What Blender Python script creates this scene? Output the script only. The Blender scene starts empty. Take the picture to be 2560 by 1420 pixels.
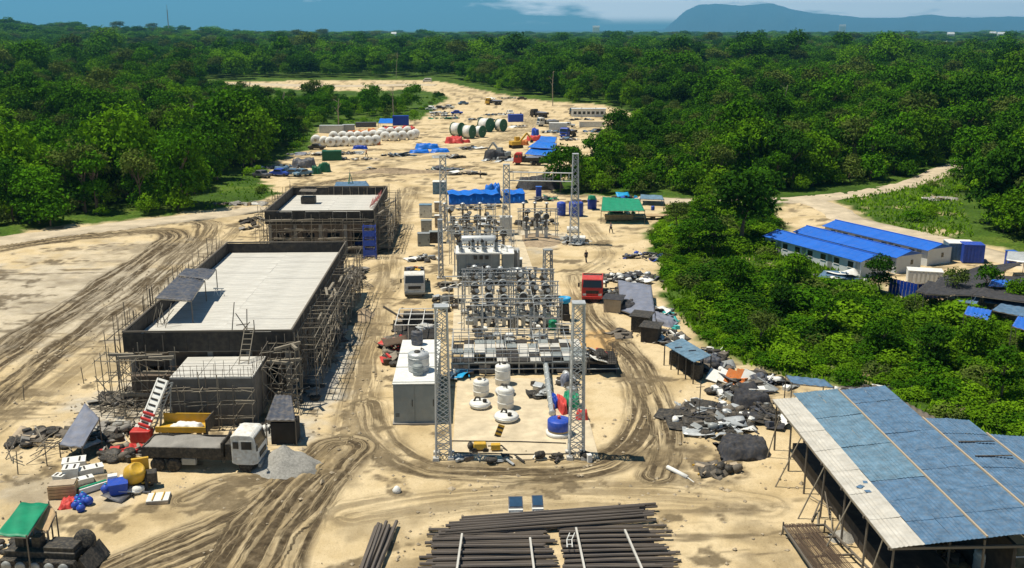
import bpy, bmesh, math, random
import numpy as np
from mathutils import Vector, Matrix, Quaternion

random.seed(7); np.random.seed(7)
SC = bpy.context.scene
COL = SC.collection
PI = math.pi

# ------------------------------------------------------------------ camera
CAM_H = 30.0; F = 2500.0                       # focal length in photo pixels (2560 wide)
YAW = math.radians(2.0); PITCH = math.atan(635 / F)
cam_data = bpy.data.cameras.new('camera'); cam = bpy.data.objects.new('camera', cam_data)
COL.objects.link(cam); SC.camera = cam
cam.location = (0, 0, CAM_H)
cam.rotation_euler = (PI / 2 - PITCH, 0, -YAW)
cam_data.sensor_width = 36; cam_data.lens = 36 * F / 2560
cam_data.clip_start = 1; cam_data.clip_end = 90000

# ------------------------------------------------------------------ sky, sun, exposure
SUN_EL = math.radians(69); SUN_H = Vector((-1.0, 0.12, 0)).normalized()
SUN_DIR = Vector((SUN_H.x * math.cos(SUN_EL), SUN_H.y * math.cos(SUN_EL), math.sin(SUN_EL)))
world = bpy.data.worlds.new('World'); SC.world = world; world.use_nodes = True
wn = world.node_tree.nodes; wl = world.node_tree.links; wn.clear()
sky = wn.new('ShaderNodeTexSky'); sky.sky_type = 'NISHITA'; sky.sun_disc = False
sky.sun_elevation = SUN_EL; sky.sun_rotation = math.atan2(SUN_H.x, SUN_H.y)
sky.altitude = 30; sky.air_density = 1.0; sky.dust_density = 0.2; sky.ozone_density = 3.0
tint = wn.new('ShaderNodeMix'); tint.data_type = 'RGBA'; tint.blend_type = 'MULTIPLY'
tint.inputs[0].default_value = 1.0; tint.inputs[7].default_value = (0.34, 0.80, 0.98, 1)
wl.new(sky.outputs[0], tint.inputs[6])
tc = wn.new('ShaderNodeTexCoord')
mp = wn.new('ShaderNodeMapping'); mp.inputs['Scale'].default_value = (1.0, 1.0, 5.5)
wl.new(tc.outputs['Generated'], mp.inputs['Vector'])
nz = wn.new('ShaderNodeTexNoise'); nz.inputs['Scale'].default_value = 9.0; nz.inputs['Detail'].default_value = 9
nz.inputs['Roughness'].default_value = 0.56; wl.new(mp.outputs[0], nz.inputs['Vector'])
cr = wn.new('ShaderNodeValToRGB'); cr.color_ramp.elements[0].position = 0.50; cr.color_ramp.elements[1].position = 0.62
wl.new(nz.outputs[0], cr.inputs[0])
# broken cloud everywhere above a few degrees, more towards the mountains on the right (east)
sep = wn.new('ShaderNodeSeparateXYZ'); wl.new(tc.outputs['Generated'], sep.inputs[0])
low = wn.new('ShaderNodeMapRange'); low.interpolation_type = 'SMOOTHSTEP'
low.inputs[1].default_value = 0.004; low.inputs[2].default_value = 0.014; wl.new(sep.outputs['Z'], low.inputs[0])
east = wn.new('ShaderNodeMapRange'); east.inputs[1].default_value = -0.12; east.inputs[2].default_value = 0.22
east.interpolation_type = 'SMOOTHSTEP'; wl.new(sep.outputs['X'], east.inputs[0])
bias = wn.new('ShaderNodeMath'); bias.operation = 'MULTIPLY_ADD'; bias.inputs[1].default_value = 0.30; bias.inputs[2].default_value = -0.12
wl.new(east.outputs[0], bias.inputs[0])
addn = wn.new('ShaderNodeMath'); addn.operation = 'ADD'; wl.new(nz.outputs[0], addn.inputs[0]); wl.new(bias.outputs[0], addn.inputs[1])
wl.new(addn.outputs[0], cr.inputs[0])
cm = wn.new('ShaderNodeMath'); cm.operation = 'MULTIPLY'; wl.new(cr.outputs[0], cm.inputs[0])
high = wn.new('ShaderNodeMapRange'); high.interpolation_type = 'SMOOTHSTEP'; high.inputs[1].default_value = 0.10; high.inputs[2].default_value = 0.34
high.inputs[3].default_value = 1.0; high.inputs[4].default_value = 0.0; wl.new(sep.outputs['Z'], high.inputs[0])   # distant cumulus, clear overhead
lh = wn.new('ShaderNodeMath'); lh.operation = 'MULTIPLY'; wl.new(low.outputs[0], lh.inputs[0]); wl.new(high.outputs[0], lh.inputs[1]); wl.new(lh.outputs[0], cm.inputs[1])
cmx = wn.new('ShaderNodeMix'); cmx.data_type = 'RGBA'; wl.new(cm.outputs[0], cmx.inputs[0])
wl.new(tint.outputs[2], cmx.inputs[6]); cmx.inputs[7].default_value = (34.0, 33.0, 32.0, 1)
bg = wn.new('ShaderNodeBackground'); bg.inputs[1].default_value = 0.052; wl.new(cmx.outputs[2], bg.inputs[0])
wo = wn.new('ShaderNodeOutputWorld'); wl.new(bg.outputs[0], wo.inputs[0])

sun_d = bpy.data.lights.new('sun', 'SUN'); sun_d.energy = 5.0; sun_d.angle = math.radians(0.53); sun_d.color = (1.0, 0.92, 0.77)
sun = bpy.data.objects.new('sun', sun_d); COL.objects.link(sun); sun.location = (-60, 60, 140)
sun.rotation_euler = SUN_DIR.to_track_quat('Z', 'Y').to_euler()
SC.view_settings.view_transform = 'Standard'; SC.view_settings.look = 'None'
SC.view_settings.exposure = 0.28; SC.view_settings.gamma = 1.0
SC.render.engine = 'CYCLES'
SC.cycles.max_bounces = 5; SC.cycles.diffuse_bounces = 2; SC.cycles.glossy_bounces = 2; SC.cycles.transmission_bounces = 2
SC.cycles.transparent_max_bounces = 4; SC.cycles.volume_bounces = 0

# ------------------------------------------------------------------ measuring helpers
_fw = np.array([math.sin(YAW) * math.cos(PITCH), math.cos(YAW) * math.cos(PITCH), -math.sin(PITCH)])
_rt = np.array([math.cos(YAW), -math.sin(YAW), 0.0])
_up = np.cross(_rt, _fw)
def G(px, py, z=0.0):
    """point of the place at height z that the photo shows at (px, py)"""
    d = _fw + (px - 1280) / F * _rt - (py - 710) / F * _up
    t = (CAM_H - z) / -d[2]
    return (d[0] * t, d[1] * t)
def G3(px, py, z=0.0):
    x, y = G(px, py, z); return Vector((x, y, z))
def poly(pts): return np.array([G(*p) for p in pts])
def inside(pts, X, Y):
    r = np.zeros(X.shape, bool); n = len(pts)
    for i in range(n):
        x0, y0 = pts[i]; x1, y1 = pts[(i + 1) % n]
        if y0 == y1: continue
        c = ((y0 > Y) != (y1 > Y)) & (X < (x1 - x0) * (Y - y0) / (y1 - y0) + x0)
        r ^= c
    return r
def seg_dist(pts, X, Y, closed=False):
    """distance to a polyline and a running length along it"""
    best = np.full(X.shape, 1e9); side = np.zeros(X.shape); s0 = 0.0; along = np.zeros(X.shape)
    n = len(pts)
    for i in range(n if closed else n - 1):
        x0, y0 = pts[i]; x1, y1 = pts[(i + 1) % n]
        dx, dy = x1 - x0, y1 - y0; L2 = dx * dx + dy * dy + 1e-9; L = math.sqrt(L2)
        t = np.clip(((X - x0) * dx + (Y - y0) * dy) / L2, 0, 1)
        d = np.hypot(X - x0 - t * dx, Y - y0 - t * dy)
        m = d < best
        best = np.where(m, d, best); along = np.where(m, s0 + t * L, along)
        side = np.where(m, np.sign((X - x0) * dy - (Y - y0) * dx), side)
        s0 += L
    return best, side, along
def sdf(pts, X, Y):
    d, _, _ = seg_dist(pts, X, Y, True)
    return np.where(inside(pts, X, Y), d, -d)
def smooth(pts, n=8):
    p = np.asarray(pts, float); out = []
    for i in range(len(p) - 1):
        a, b, c, d = p[max(i - 1, 0)], p[i], p[i + 1], p[min(i + 2, len(p) - 1)]
        for k in range(n):
            t = k / n
            out.append(0.5 * ((2 * b) + (c - a) * t + (2 * a - 5 * b + 4 * c - d) * t * t + (3 * b - a - 3 * c + d) * t ** 3))
    out.append(p[-1]); return np.array(out)
_rs = np.random.RandomState(3); _T = _rs.rand(256, 256)
def vnoise(X, Y):
    xi = np.floor(X).astype(int); yi = np.floor(Y).astype(int); fx = X - xi; fy = Y - yi
    fx = fx * fx * (3 - 2 * fx); fy = fy * fy * (3 - 2 * fy)
    a = _T[xi % 256, yi % 256]; b = _T[(xi + 1) % 256, yi % 256]; c = _T[xi % 256, (yi + 1) % 256]; d = _T[(xi + 1) % 256, (yi + 1) % 256]
    return (a * (1 - fx) + b * fx) * (1 - fy) + (c * (1 - fx) + d * fx) * fy
def fbm(X, Y, o=4, g=0.5):
    s = 0; a = 1; t = 0
    for i in range(o):
        s = s + a * vnoise(X * 2 ** i + 17.3 * i, Y * 2 ** i - 9.1 * i); t += a; a *= g
    return s / t
def sstep(a, b, x):
    t = np.clip((x - a) / (b - a), 0, 1); return t * t * (3 - 2 * t)

# ------------------------------------------------------------------ materials
MATS = {}
def nodes_of(m):
    m.use_nodes = True; nt = m.node_tree; return nt, nt.nodes, nt.links
def mat(name, rgb, rough=0.7, var=0.25, scale=1.5, dust=0.0, metal=0.0, bump=0.0, bscale=20.0, streak=None, spec=0.3):
    """painted / mineral / metal surface with uneven tone and optional dust"""
    if name in MATS: return MATS[name]
    m = bpy.data.materials.new(name); nt, N, L = nodes_of(m)
    b = N['Principled BSDF']; b.inputs['Roughness'].default_value = rough; b.inputs['Metallic'].default_value = metal
    b.inputs['Specular IOR Level'].default_value = spec
    tcn = N.new('ShaderNodeTexCoord'); mpn = N.new('ShaderNodeMapping'); L.new(tcn.outputs['Object'], mpn.inputs[0])
    if streak: mpn.inputs['Scale'].default_value = streak
    n1 = N.new('ShaderNodeTexNoise'); n1.inputs['Scale'].default_value = scale; n1.inputs['Detail'].default_value = 6; n1.inputs['Roughness'].default_value = 0.62
    L.new(mpn.outputs[0], n1.inputs['Vector'])
    r = N.new('ShaderNodeMapRange'); r.inputs[1].default_value = 0.3; r.inputs[2].default_value = 0.7
    r.inputs[3].default_value = 1 - var; r.inputs[4].default_value = 1 + var * 0.55; L.new(n1.outputs[0], r.inputs[0])
    mu = N.new('ShaderNodeMix'); mu.data_type = 'RGBA'; mu.blend_type = 'MULTIPLY'; mu.inputs[0].default_value = 1
    mu.inputs[6].default_value = (*rgb, 1); L.new(r.outputs[0], mu.inputs[7])
    out = mu.outputs[2]
    if dust:
        n2 = N.new('ShaderNodeTexNoise'); n2.inputs['Scale'].default_value = scale * 2.7; n2.inputs['Detail'].default_value = 5; L.new(tcn.outputs['Object'], n2.inputs['Vector'])
        r2 = N.new('ShaderNodeMapRange'); r2.inputs[1].default_value = 0.42; r2.inputs[2].default_value = 0.72; r2.inputs[4].default_value = dust
        L.new(n2.outputs[0], r2.inputs[0])
        mx = N.new('ShaderNodeMix'); mx.data_type = 'RGBA'; L.new(r2.outputs[0], mx.inputs[0]); L.new(out, mx.inputs[6])
        mx.inputs[7].default_value = (0.42, 0.34, 0.23, 1); out = mx.outputs[2]
    L.new(out, b.inputs['Base Color'])
    if bump:
        n3 = N.new('ShaderNodeTexNoise'); n3.inputs['Scale'].default_value = bscale; n3.inputs['Detail'].default_value = 4; L.new(mpn.outputs[0], n3.inputs['Vector'])
        bp = N.new('ShaderNodeBump'); bp.inputs['Strength'].default_value = bump; bp.inputs['Distance'].default_value = 0.05
        L.new(n3.outputs[0], bp.inputs['Height']); L.new(bp.outputs[0], b.inputs['Normal'])
    MATS[name] = m; return m
def leaf_mat(name, c0, c1, trans=0.25):
    m = bpy.data.materials.new(name); nt, N, L = nodes_of(m); N.remove(N['Principled BSDF'])
    oi = N.new('ShaderNodeObjectInfo'); at = N.new('ShaderNodeAttribute'); at.attribute_name = 'tone'
    geo = N.new('ShaderNodeNewGeometry')
    big = N.new('ShaderNodeTexNoise'); big.inputs['Scale'].default_value = 0.018; big.inputs['Detail'].default_value = 3
    L.new(geo.outputs['Position'], big.inputs['Vector'])
    a1 = N.new('ShaderNodeMath'); a1.operation = 'MULTIPLY_ADD'; a1.inputs[1].default_value = 0.35; L.new(oi.outputs['Random'], a1.inputs[0])
    s1 = N.new('ShaderNodeMath'); s1.operation = 'MULTIPLY_ADD'; s1.inputs[1].default_value = 0.55; s1.inputs[2].default_value = -0.10; L.new(at.outputs['Fac'], s1.inputs[0])
    L.new(s1.outputs[0], a1.inputs[2])
    a2 = N.new('ShaderNodeMath'); a2.operation = 'MULTIPLY_ADD'; a2.inputs[1].default_value = 1.35; L.new(big.outputs[0], a2.inputs[0])
    a3 = N.new('ShaderNodeMath'); a3.operation = 'ADD'; a3.inputs[1].default_value = -0.50; L.new(a1.outputs[0], a3.inputs[0]); L.new(a3.outputs[0], a2.inputs[2])
    mx = N.new('ShaderNodeMix'); mx.data_type = 'RGBA'; mx.clamp_factor = True; L.new(a2.outputs[0], mx.inputs[0])
    mx.inputs[6].default_value = (*c0, 1); mx.inputs[7].default_value = (*c1, 1)
    df = N.new('ShaderNodeBsdfDiffuse'); tr = N.new('ShaderNodeBsdfTranslucent'); ms = N.new('ShaderNodeMixShader'); ms.inputs[0].default_value = trans
    L.new(mx.outputs[2], df.inputs[0]); L.new(mx.outputs[2], tr.inputs[0]); L.new(df.outputs[0], ms.inputs[1]); L.new(tr.outputs[0], ms.inputs[2])
    L.new(ms.outputs[0], N['Material Output'].inputs[0])
    MATS[name] = m; return m

# ------------------------------------------------------------------ mesh helpers
class MB:
    def __init__(s): s.v = []; s.f = []
    def add(s, vs, fs):
        o = len(s.v); s.v += [tuple(v) for v in vs]; s.f += [tuple(i + o for i in f) for f in fs]; return s
    def box(s, c, d, rz=0.0, rot=None, taper=1.0, tx=None):
        hx, hy, hz = d[0] / 2, d[1] / 2, d[2] / 2
        t2 = taper if tx is None else tx
        vs = [Vector((x * hx * (t2 if z > 0 else 1), y * hy * (taper if z > 0 else 1), z * hz)) for z in (-1, 1) for y in (-1, 1) for x in (-1, 1)]
        M = (rot.to_matrix() if rot is not None else Matrix.Rotation(rz, 3, 'Z')); c = Vector(c)
        return s.add([M @ v + c for v in vs], [(0, 2, 3, 1), (4, 5, 7, 6), (0, 1, 5, 4), (2, 6, 7, 3), (0, 4, 6, 2), (1, 3, 7, 5)])
    def bx(s, x0, x1, y0, y1, z0, z1): return s.box(((x0 + x1) / 2, (y0 + y1) / 2, (z0 + z1) / 2), (x1 - x0, y1 - y0, z1 - z0))
    def tube(s, a, b, r, n=6, r2=None, cap=True):
        a = Vector(a); b = Vector(b); r2 = r if r2 is None else r2
        q = (b - a).to_track_quat('Z', 'Y'); vs = []
        for p, rr in ((a, r), (b, r2)):
            for k in range(n):
                t = 2 * PI * k / n; vs.append(p + q @ Vector((rr * math.cos(t), rr * math.sin(t), 0)))
        fs = [(k, (k + 1) % n, n + (k + 1) % n, n + k) for k in range(n)]
        if cap: fs += [tuple(range(n))[::-1], tuple(range(n, 2 * n))]
        return s.add(vs, fs)
    def path(s, pts, r, n=6):
        for i in range(len(pts) - 1): s.tube(pts[i], pts[i + 1], r, n)
        return s
    def lathe(s, prof, n=20, c=(0, 0, 0), q=None):
        vs = []; c = Vector(c)
        for r, z in prof:
            for k in range(n):
                t = 2 * PI * k / n; v = Vector((r * math.cos(t), r * math.sin(t), z)); vs.append((q @ v if q else v) + c)
        fs = []
        for j in range(len(prof) - 1):
            for k in range(n): fs.append((j * n + k, j * n + (k + 1) % n, (j + 1) * n + (k + 1) % n, (j + 1) * n + k))
        fs += [tuple(range(n))[::-1], tuple(range((len(prof) - 1) * n, len(prof) * n))]
        return s.add(vs, fs)
    def prism(s, pts, z0, z1):
        n = len(pts); vs = [(x, y, z0) for x, y in pts] + [(x, y, z1) for x, y in pts]
        return s.add(vs, [tuple(range(n))[::-1], tuple(range(n, 2 * n))] + [(k, (k + 1) % n, n + (k + 1) % n, n + k) for k in range(n)])
    def extr(s, prof, axis, a, b):
        """profile (u, z) swept along x or y from a to b"""
        n = len(prof)
        P = (lambda t, u, z: (t, u, z)) if axis == 'x' else (lambda t, u, z: (u, t, z))
        vs = [P(a, u, z) for u, z in prof] + [P(b, u, z) for u, z in prof]
        return s.add(vs, [tuple(range(n))[::-1], tuple(range(n, 2 * n))] + [(k, (k + 1) % n, n + (k + 1) % n, n + k) for k in range(n)])
    def sheet(s, A, B, C, D, nu, nv, fn=None, th=0.03):
        """a thick sheet over corners A B C D with offset fn(u, v) along z"""
        A, B, C, D = map(Vector, (A, B, C, D)); vs = []
        for k in (0, 1):
            for j in range(nv + 1):
                for i in range(nu + 1):
                    u, v = i / nu, j / nv; p = (A * (1 - u) + B * u) * (1 - v) + (D * (1 - u) + C * u) * v
                    vs.append(p + Vector((0, 0, (fn(u, v) if fn else 0) - k * th)))
        M = (nu + 1) * (nv + 1); fs = []
        I = lambda i, j: j * (nu + 1) + i
        for j in range(nv):
            for i in range(nu):
                fs.append((I(i, j), I(i + 1, j), I(i + 1, j + 1), I(i, j + 1)))
                fs.append((M + I(i, j + 1), M + I(i + 1, j + 1), M + I(i + 1, j), M + I(i, j)))
        for i in range(nu):
            fs.append((I(i, 0), M + I(i, 0), M + I(i + 1, 0), I(i + 1, 0))); fs.append((I(i + 1, nv), M + I(i + 1, nv), M + I(i, nv), I(i, nv)))
        for j in range(nv):
            fs.append((I(0, j + 1), M + I(0, j + 1), M + I(0, j), I(0, j))); fs.append((I(nu, j), M + I(nu, j), M + I(nu, j + 1), I(nu, j + 1)))
        return s.add(vs, fs)
    def mesh(s, name, m, smoothed=False):
        me = bpy.data.meshes.new(name); me.from_pydata([tuple(v) for v in s.v], [], s.f); me.update()
        bm = bmesh.new(); bm.from_mesh(me); bmesh.ops.recalc_face_normals(bm, faces=bm.faces); bm.to_mesh(me); bm.free()
        if m is not None: me.materials.append(MATS[m] if isinstance(m, str) else m)
        if smoothed: me.polygons.foreach_set('use_smooth', [True] * len(me.polygons))
        return me
    def build(s, name, m, parent=None, smoothed=False, bevel=0.0):
        o = bpy.data.objects.new(name, s.mesh(name, m, smoothed)); COL.objects.link(o)
        if parent is not None: o.parent = parent
        if bevel:
            md = o.modifiers.new('bevel', 'BEVEL'); md.width = bevel; md.segments = 2; md.limit_method = 'ANGLE'
        return o
def tag(o, label=None, cat=None, group=None, kind=None):
    if label: o['label'] = label
    if cat: o['category'] = cat
    if group: o['group'] = group
    if kind: o['kind'] = kind
    return o
def thing(name, label, cat, loc=(0, 0, 0), rz=0.0, group=None):
    o = bpy.data.objects.new(name, None); COL.objects.link(o); o.empty_display_size = 0.3
    o.location = loc if len(loc) == 3 else (*loc, 0); o.rotation_euler = (0, 0, rz)
    return tag(o, label, cat, group)
def copy_tree(o, parent=None):
    c = o.copy(); COL.objects.link(c)
    if parent is not None: c.parent = parent
    for ch in o.children: copy_tree(ch, c)
    return c
_UNIT = {}
def unit(kind, m):
    k = (kind, m)
    if k not in _UNIT:
        b = MB()
        if kind == 'pole':
            b.tube((0, 0, 0), (0, 0, 0.52), 1.0, 6, 0.93, cap=False).tube((0, 0, 0.5), (0, 0, 1), 0.96, 6, 0.85)
        else: b.box((0, 0, 0.5), (2, 2, 1))
        _UNIT[k] = b.mesh(kind, m)
    return _UNIT[k]
def pole(name, a, b, r, m, parent=None, kind='pole'):
    """one straight bar as an object of its own (shared mesh)"""
    a = Vector(a); b = Vector(b); d = b - a
    o = bpy.data.objects.new(name, unit(kind, m)); COL.objects.link(o)
    if parent is not None: o.parent = parent
    o.location = a; o.rotation_mode = 'QUATERNION'; o.rotation_quaternion = d.to_track_quat('Z', 'Y'); o.scale = (r, r, d.length)
    return o
R = random.uniform
# ------------------------------------------------------------------ land: outlines traced on the ground plane
SITE = poly([(-900, 700), (-300, 640), (0, 592), (60, 577), (190, 562), (330, 549), (480, 531), (560, 521), (620, 506), (700, 488), (668, 462), (650, 448), (690, 405),
             (735, 385), (780, 372), (790, 335), (800, 318), (880, 316), (940, 308), (1000, 302), (1050, 302), (1075, 280), (1090, 262), (1125, 245), (1100, 234),
             (1050, 226), (1000, 226), (900, 229), (780, 229), (690, 219), (600, 217), (530, 213), (560, 207), (760, 204), (880, 202), (1000, 202), (1080, 204), (1130, 211), (1200, 226),
             (1260, 238), (1330, 250), (1400, 256), (1500, 262), (1550, 274), (1600, 288), (1575, 312), (1530, 345), (1490, 385), (1470, 420), (1435, 440), (1390, 462), (1400, 482),
             (1500, 490), (1600, 492), (1700, 496), (1790, 500), (1790, 513), (1700, 514), (1662, 530), (1640, 560), (1612, 590), (1625, 625), (1640, 660), (1648, 720), (1665, 760),
             (1710, 820), (1775, 880), (1850, 915), (1900, 930), (1960, 950), (2100, 968), (2250, 1015), (2400, 1085), (2560, 1185), (2900, 1370), (2900, 2300), (-1500, 2300), (-1500, 800)])
CAMP = poly([(1930, 520), (1975, 508), (2030, 500), (2095, 497), (2120, 512), (2150, 535), (2190, 556), (2330, 592), (2400, 600), (2470, 612), (2600, 650), (2900, 720), (2900, 1000), (2620, 850),
             (2520, 800), (2420, 770), (2300, 748), (2220, 735), (2175, 700), (2080, 665), (1990, 635), (1950, 610), (1960, 570)])
SLOPE = poly([(1612, 590), (1640, 560), (1662, 530), (1700, 514), (1800, 514), (1930, 515), (1960, 570), (1950, 610), (1990, 635), (2080, 665), (2175, 700), (2220, 735), (2300, 750), (2420, 775), (2520, 805), (2620, 855),
              (2900, 1000), (2900, 1370), (2560, 1185), (2400, 1085), (2250, 1015), (2100, 968), (1960, 950), (1850, 915), (1775, 880), (1710, 820), (1665, 760), (1648, 720), (1640, 660), (1625, 625)])
MEADOW = poly([(2095, 497), (2200, 482), (2290, 462), (2390, 425), (2400, 470), (2410, 540), (2440, 590), (2400, 600), (2330, 592), (2190, 556), (2120, 512)])
VERGE = poly([(480, 531), (520, 500), (560, 465), (640, 425), (700, 390), (720, 370), (770, 330), (860, 305), (960, 290), (1040, 285), (1085, 240), (1120, 235), (1125, 245), (1090, 262), (1050, 302), (940, 308), (800, 318), (780, 372), (690, 405), (650, 448), (668, 462), (700, 488), (620, 506), (560, 521)])
BACKGAP = poly([(500, 203), (740, 198), (1100, 196), (1150, 205), (1230, 225), (1300, 240), (1420, 252), (1420, 262), (1110, 258), (1060, 268), (980, 274), (880, 270), (760, 258), (640, 250), (530, 238)])
ROADGAP = poly([(1780, 485), (1950, 478), (2080, 470), (2200, 455), (2300, 432), (2380, 405), (2480, 385), (2480, 420), (2400, 440), (2300, 470), (2200, 492), (2095, 505), (1790, 518)])
FIELDS = [poly(p) for p in ([(1990, 110), (2130, 104), (2330, 107), (2560, 112), (2700, 118), (2560, 122), (2300, 119), (2100, 118)], [(1780, 96), (1870, 92), (1890, 95), (1800, 99)],
          [(1880, 122), (1960, 116), (1990, 120), (1930, 128)], [(300, 96), (420, 90), (440, 94), (330, 100)], [(1330, 86), (1480, 83), (1500, 87), (1350, 91)], [(2240, 126), (2420, 124), (2500, 130), (2300, 133)])]
MUD = [  # (trace in the photo, half width in m, strength, ruts)
    ([(-160, 990), (0, 885), (100, 822), (200, 757), (300, 690), (380, 638), (425, 608), (440, 592), (425, 580), (380, 578), (300, 584), (200, 592), (100, 605), (0, 622), (-150, 650)], 2.3, 1.0, 5),
    ([(-160, 1110), (0, 985), (120, 900), (230, 820), (330, 745), (420, 672), (480, 620), (515, 582), (520, 560), (480, 552), (420, 556), (340, 566), (240, 577), (120, 590), (0, 606)], 1.9, .72, 4),
    ([(-160, 1180), (0, 1060), (150, 950), (280, 850), (400, 745), (520, 640), (600, 570)], 1.2, .35, 3),
    ([(868, 1150), (880, 1060), (900, 960), (925, 860), (950, 760), (975, 660), (992, 590), (1010, 520), (1030, 470)], 1.7, .45, 2),
    ([(920, 1010), (940, 1085), (990, 1140), (1070, 1172), (1180, 1182), (1300, 1182), (1420, 1175), (1520, 1150), (1590, 1090), (1612, 1010), (1590, 930), (1545, 860), (1490, 790), (1450, 730), (1440, 690)], 1.6, .5, 3),
    ([(1640, 1190), (1660, 1100), (1640, 1010), (1600, 920), (1550, 860)], 1.4, .62, 3),
    ([(850, 1120), (790, 1180), (720, 1260), (660, 1330), (600, 1420), (560, 1520)], 2.6, .95, 6),
    ([(860, 1140), (800, 1220), (760, 1300), (720, 1380), (690, 1480)], 1.4, .7, 4),
    ([(800, 1190), (700, 1250), (560, 1330), (420, 1390), (300, 1440), (200, 1500)], 2.4, .85, 6),
    ([(640, 1200), (560, 1210), (470, 1250)], 1.6, .5, 3),
    ([(740, 474), (840, 452), (950, 440), (1060, 428), (1180, 416)], 1.5, .85, 2),
    ([(700, 500), (820, 470), (930, 425), (1050, 398), (1180, 372), (1270, 345), (1325, 315), (1335, 290), (1300, 268), (1220, 248), (1120, 222)], 2.0, .35, 3),
    ([(860, 412), (960, 396), (1080, 380), (1200, 358), (1290, 325), (1318, 300), (1300, 282)], 1.6, .3, 2),
    ([(1345, 300), (1400, 330), (1440, 320)], 1.5, .35, 2),
    ([(1470, 560), (1500, 600), (1520, 640), (1480, 670), (1440, 690)], 1.3, .25, 2),
    ([(880, 1290), (1100, 1255), (1400, 1235), (1700, 1235), (1900, 1260)], 2.0, .22, 4),
    ([(900, 650), (930, 635), (965, 625)], 1.1, .7, 2),
    ([(890, 690), (930, 680), (960, 665)], 1.0, .4, 2),
]
MUDP = [(smooth(np.array([G(*q) for q in t]), 6), w, s, n) for t, w, s, n in MUD]
PATCH = [((1640, 1140), 4.5, 2.6, .9), ((1790, 1205), 2.2, .9, .6), ((1850, 1275), 3.0, 1.2, .75), ((1930, 1262), 1.5, .6, .5), ((1700, 1200), 2.5, 1.3, .7), ((1560, 1210), 2.6, .8, .4),
         ((690, 1220), 4.5, 2.6, .55), ((560, 1290), 5.0, 2.6, .35), ((1880, 1330), 2.6, 2.0, .5), ((1960, 1400), 2.5, 2.2, .5), ((350, 620), 7, 3.2, .55), ((290, 655), 6, 2.2, .5), ((180, 700), 6, 3, .4),
         ((100, 760), 5, 3.0, .35), ((950, 635), 1.8, 1.0, .8), ((1100, 1165), 5.5, .9, .8), ((1250, 1160), 3.5, .6, .6), ((1610, 940), 1.3, 2.2, .7), ((1320, 640), 3, 9, .35),
         ((60, 1230), 6, 5, .35), ((250, 900), 3.5, 8, .45), ((1000, 1110), 1.2, 2.4, .7), ((600, 545), 6, 3, .35), ((950, 1330), 3, 2, .4), ((1080, 430), 5, 2.0, .5), ((1330, 390), 8, 3, .45), ((1350, 470), 8, 4, .5),
         ((1100, 1340), 1.6, 1.0, .5), ((1490, 860), 2.6, 4.5, -.8)]
ASH = [((830, 890), 2.4, 10, .9), ((790, 990), 3, 4, .8), ((690, 1080), 4.5, 2.6, .8), ((330, 1010), 5.5, 6, .75), ((200, 720), 26, 16, .55), ((60, 800), 22, 14, .5), ((400, 640), 20, 12, .4), ((1340, 600), 4.5, 9, .7), ((150, 1230), 6, 3, .4)]
PATCHP = [(G(*c), a, b, s) for c, a, b, s in PATCH]

def hill(X, Y):
    """the land is flat, with a low rise far to the left and gentle swells in the forest"""
    r = np.hypot(X, Y)
    h = 34 * np.exp(-((X + 1250) / 700) ** 2 - ((Y - 2100) / 900) ** 2)
    h = h + sstep(350, 900, r) * (fbm(X / 260 + 5, Y / 260 + 9, 3) - 0.5) * 9
    return h * sstep(260, 600, Y)

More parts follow.
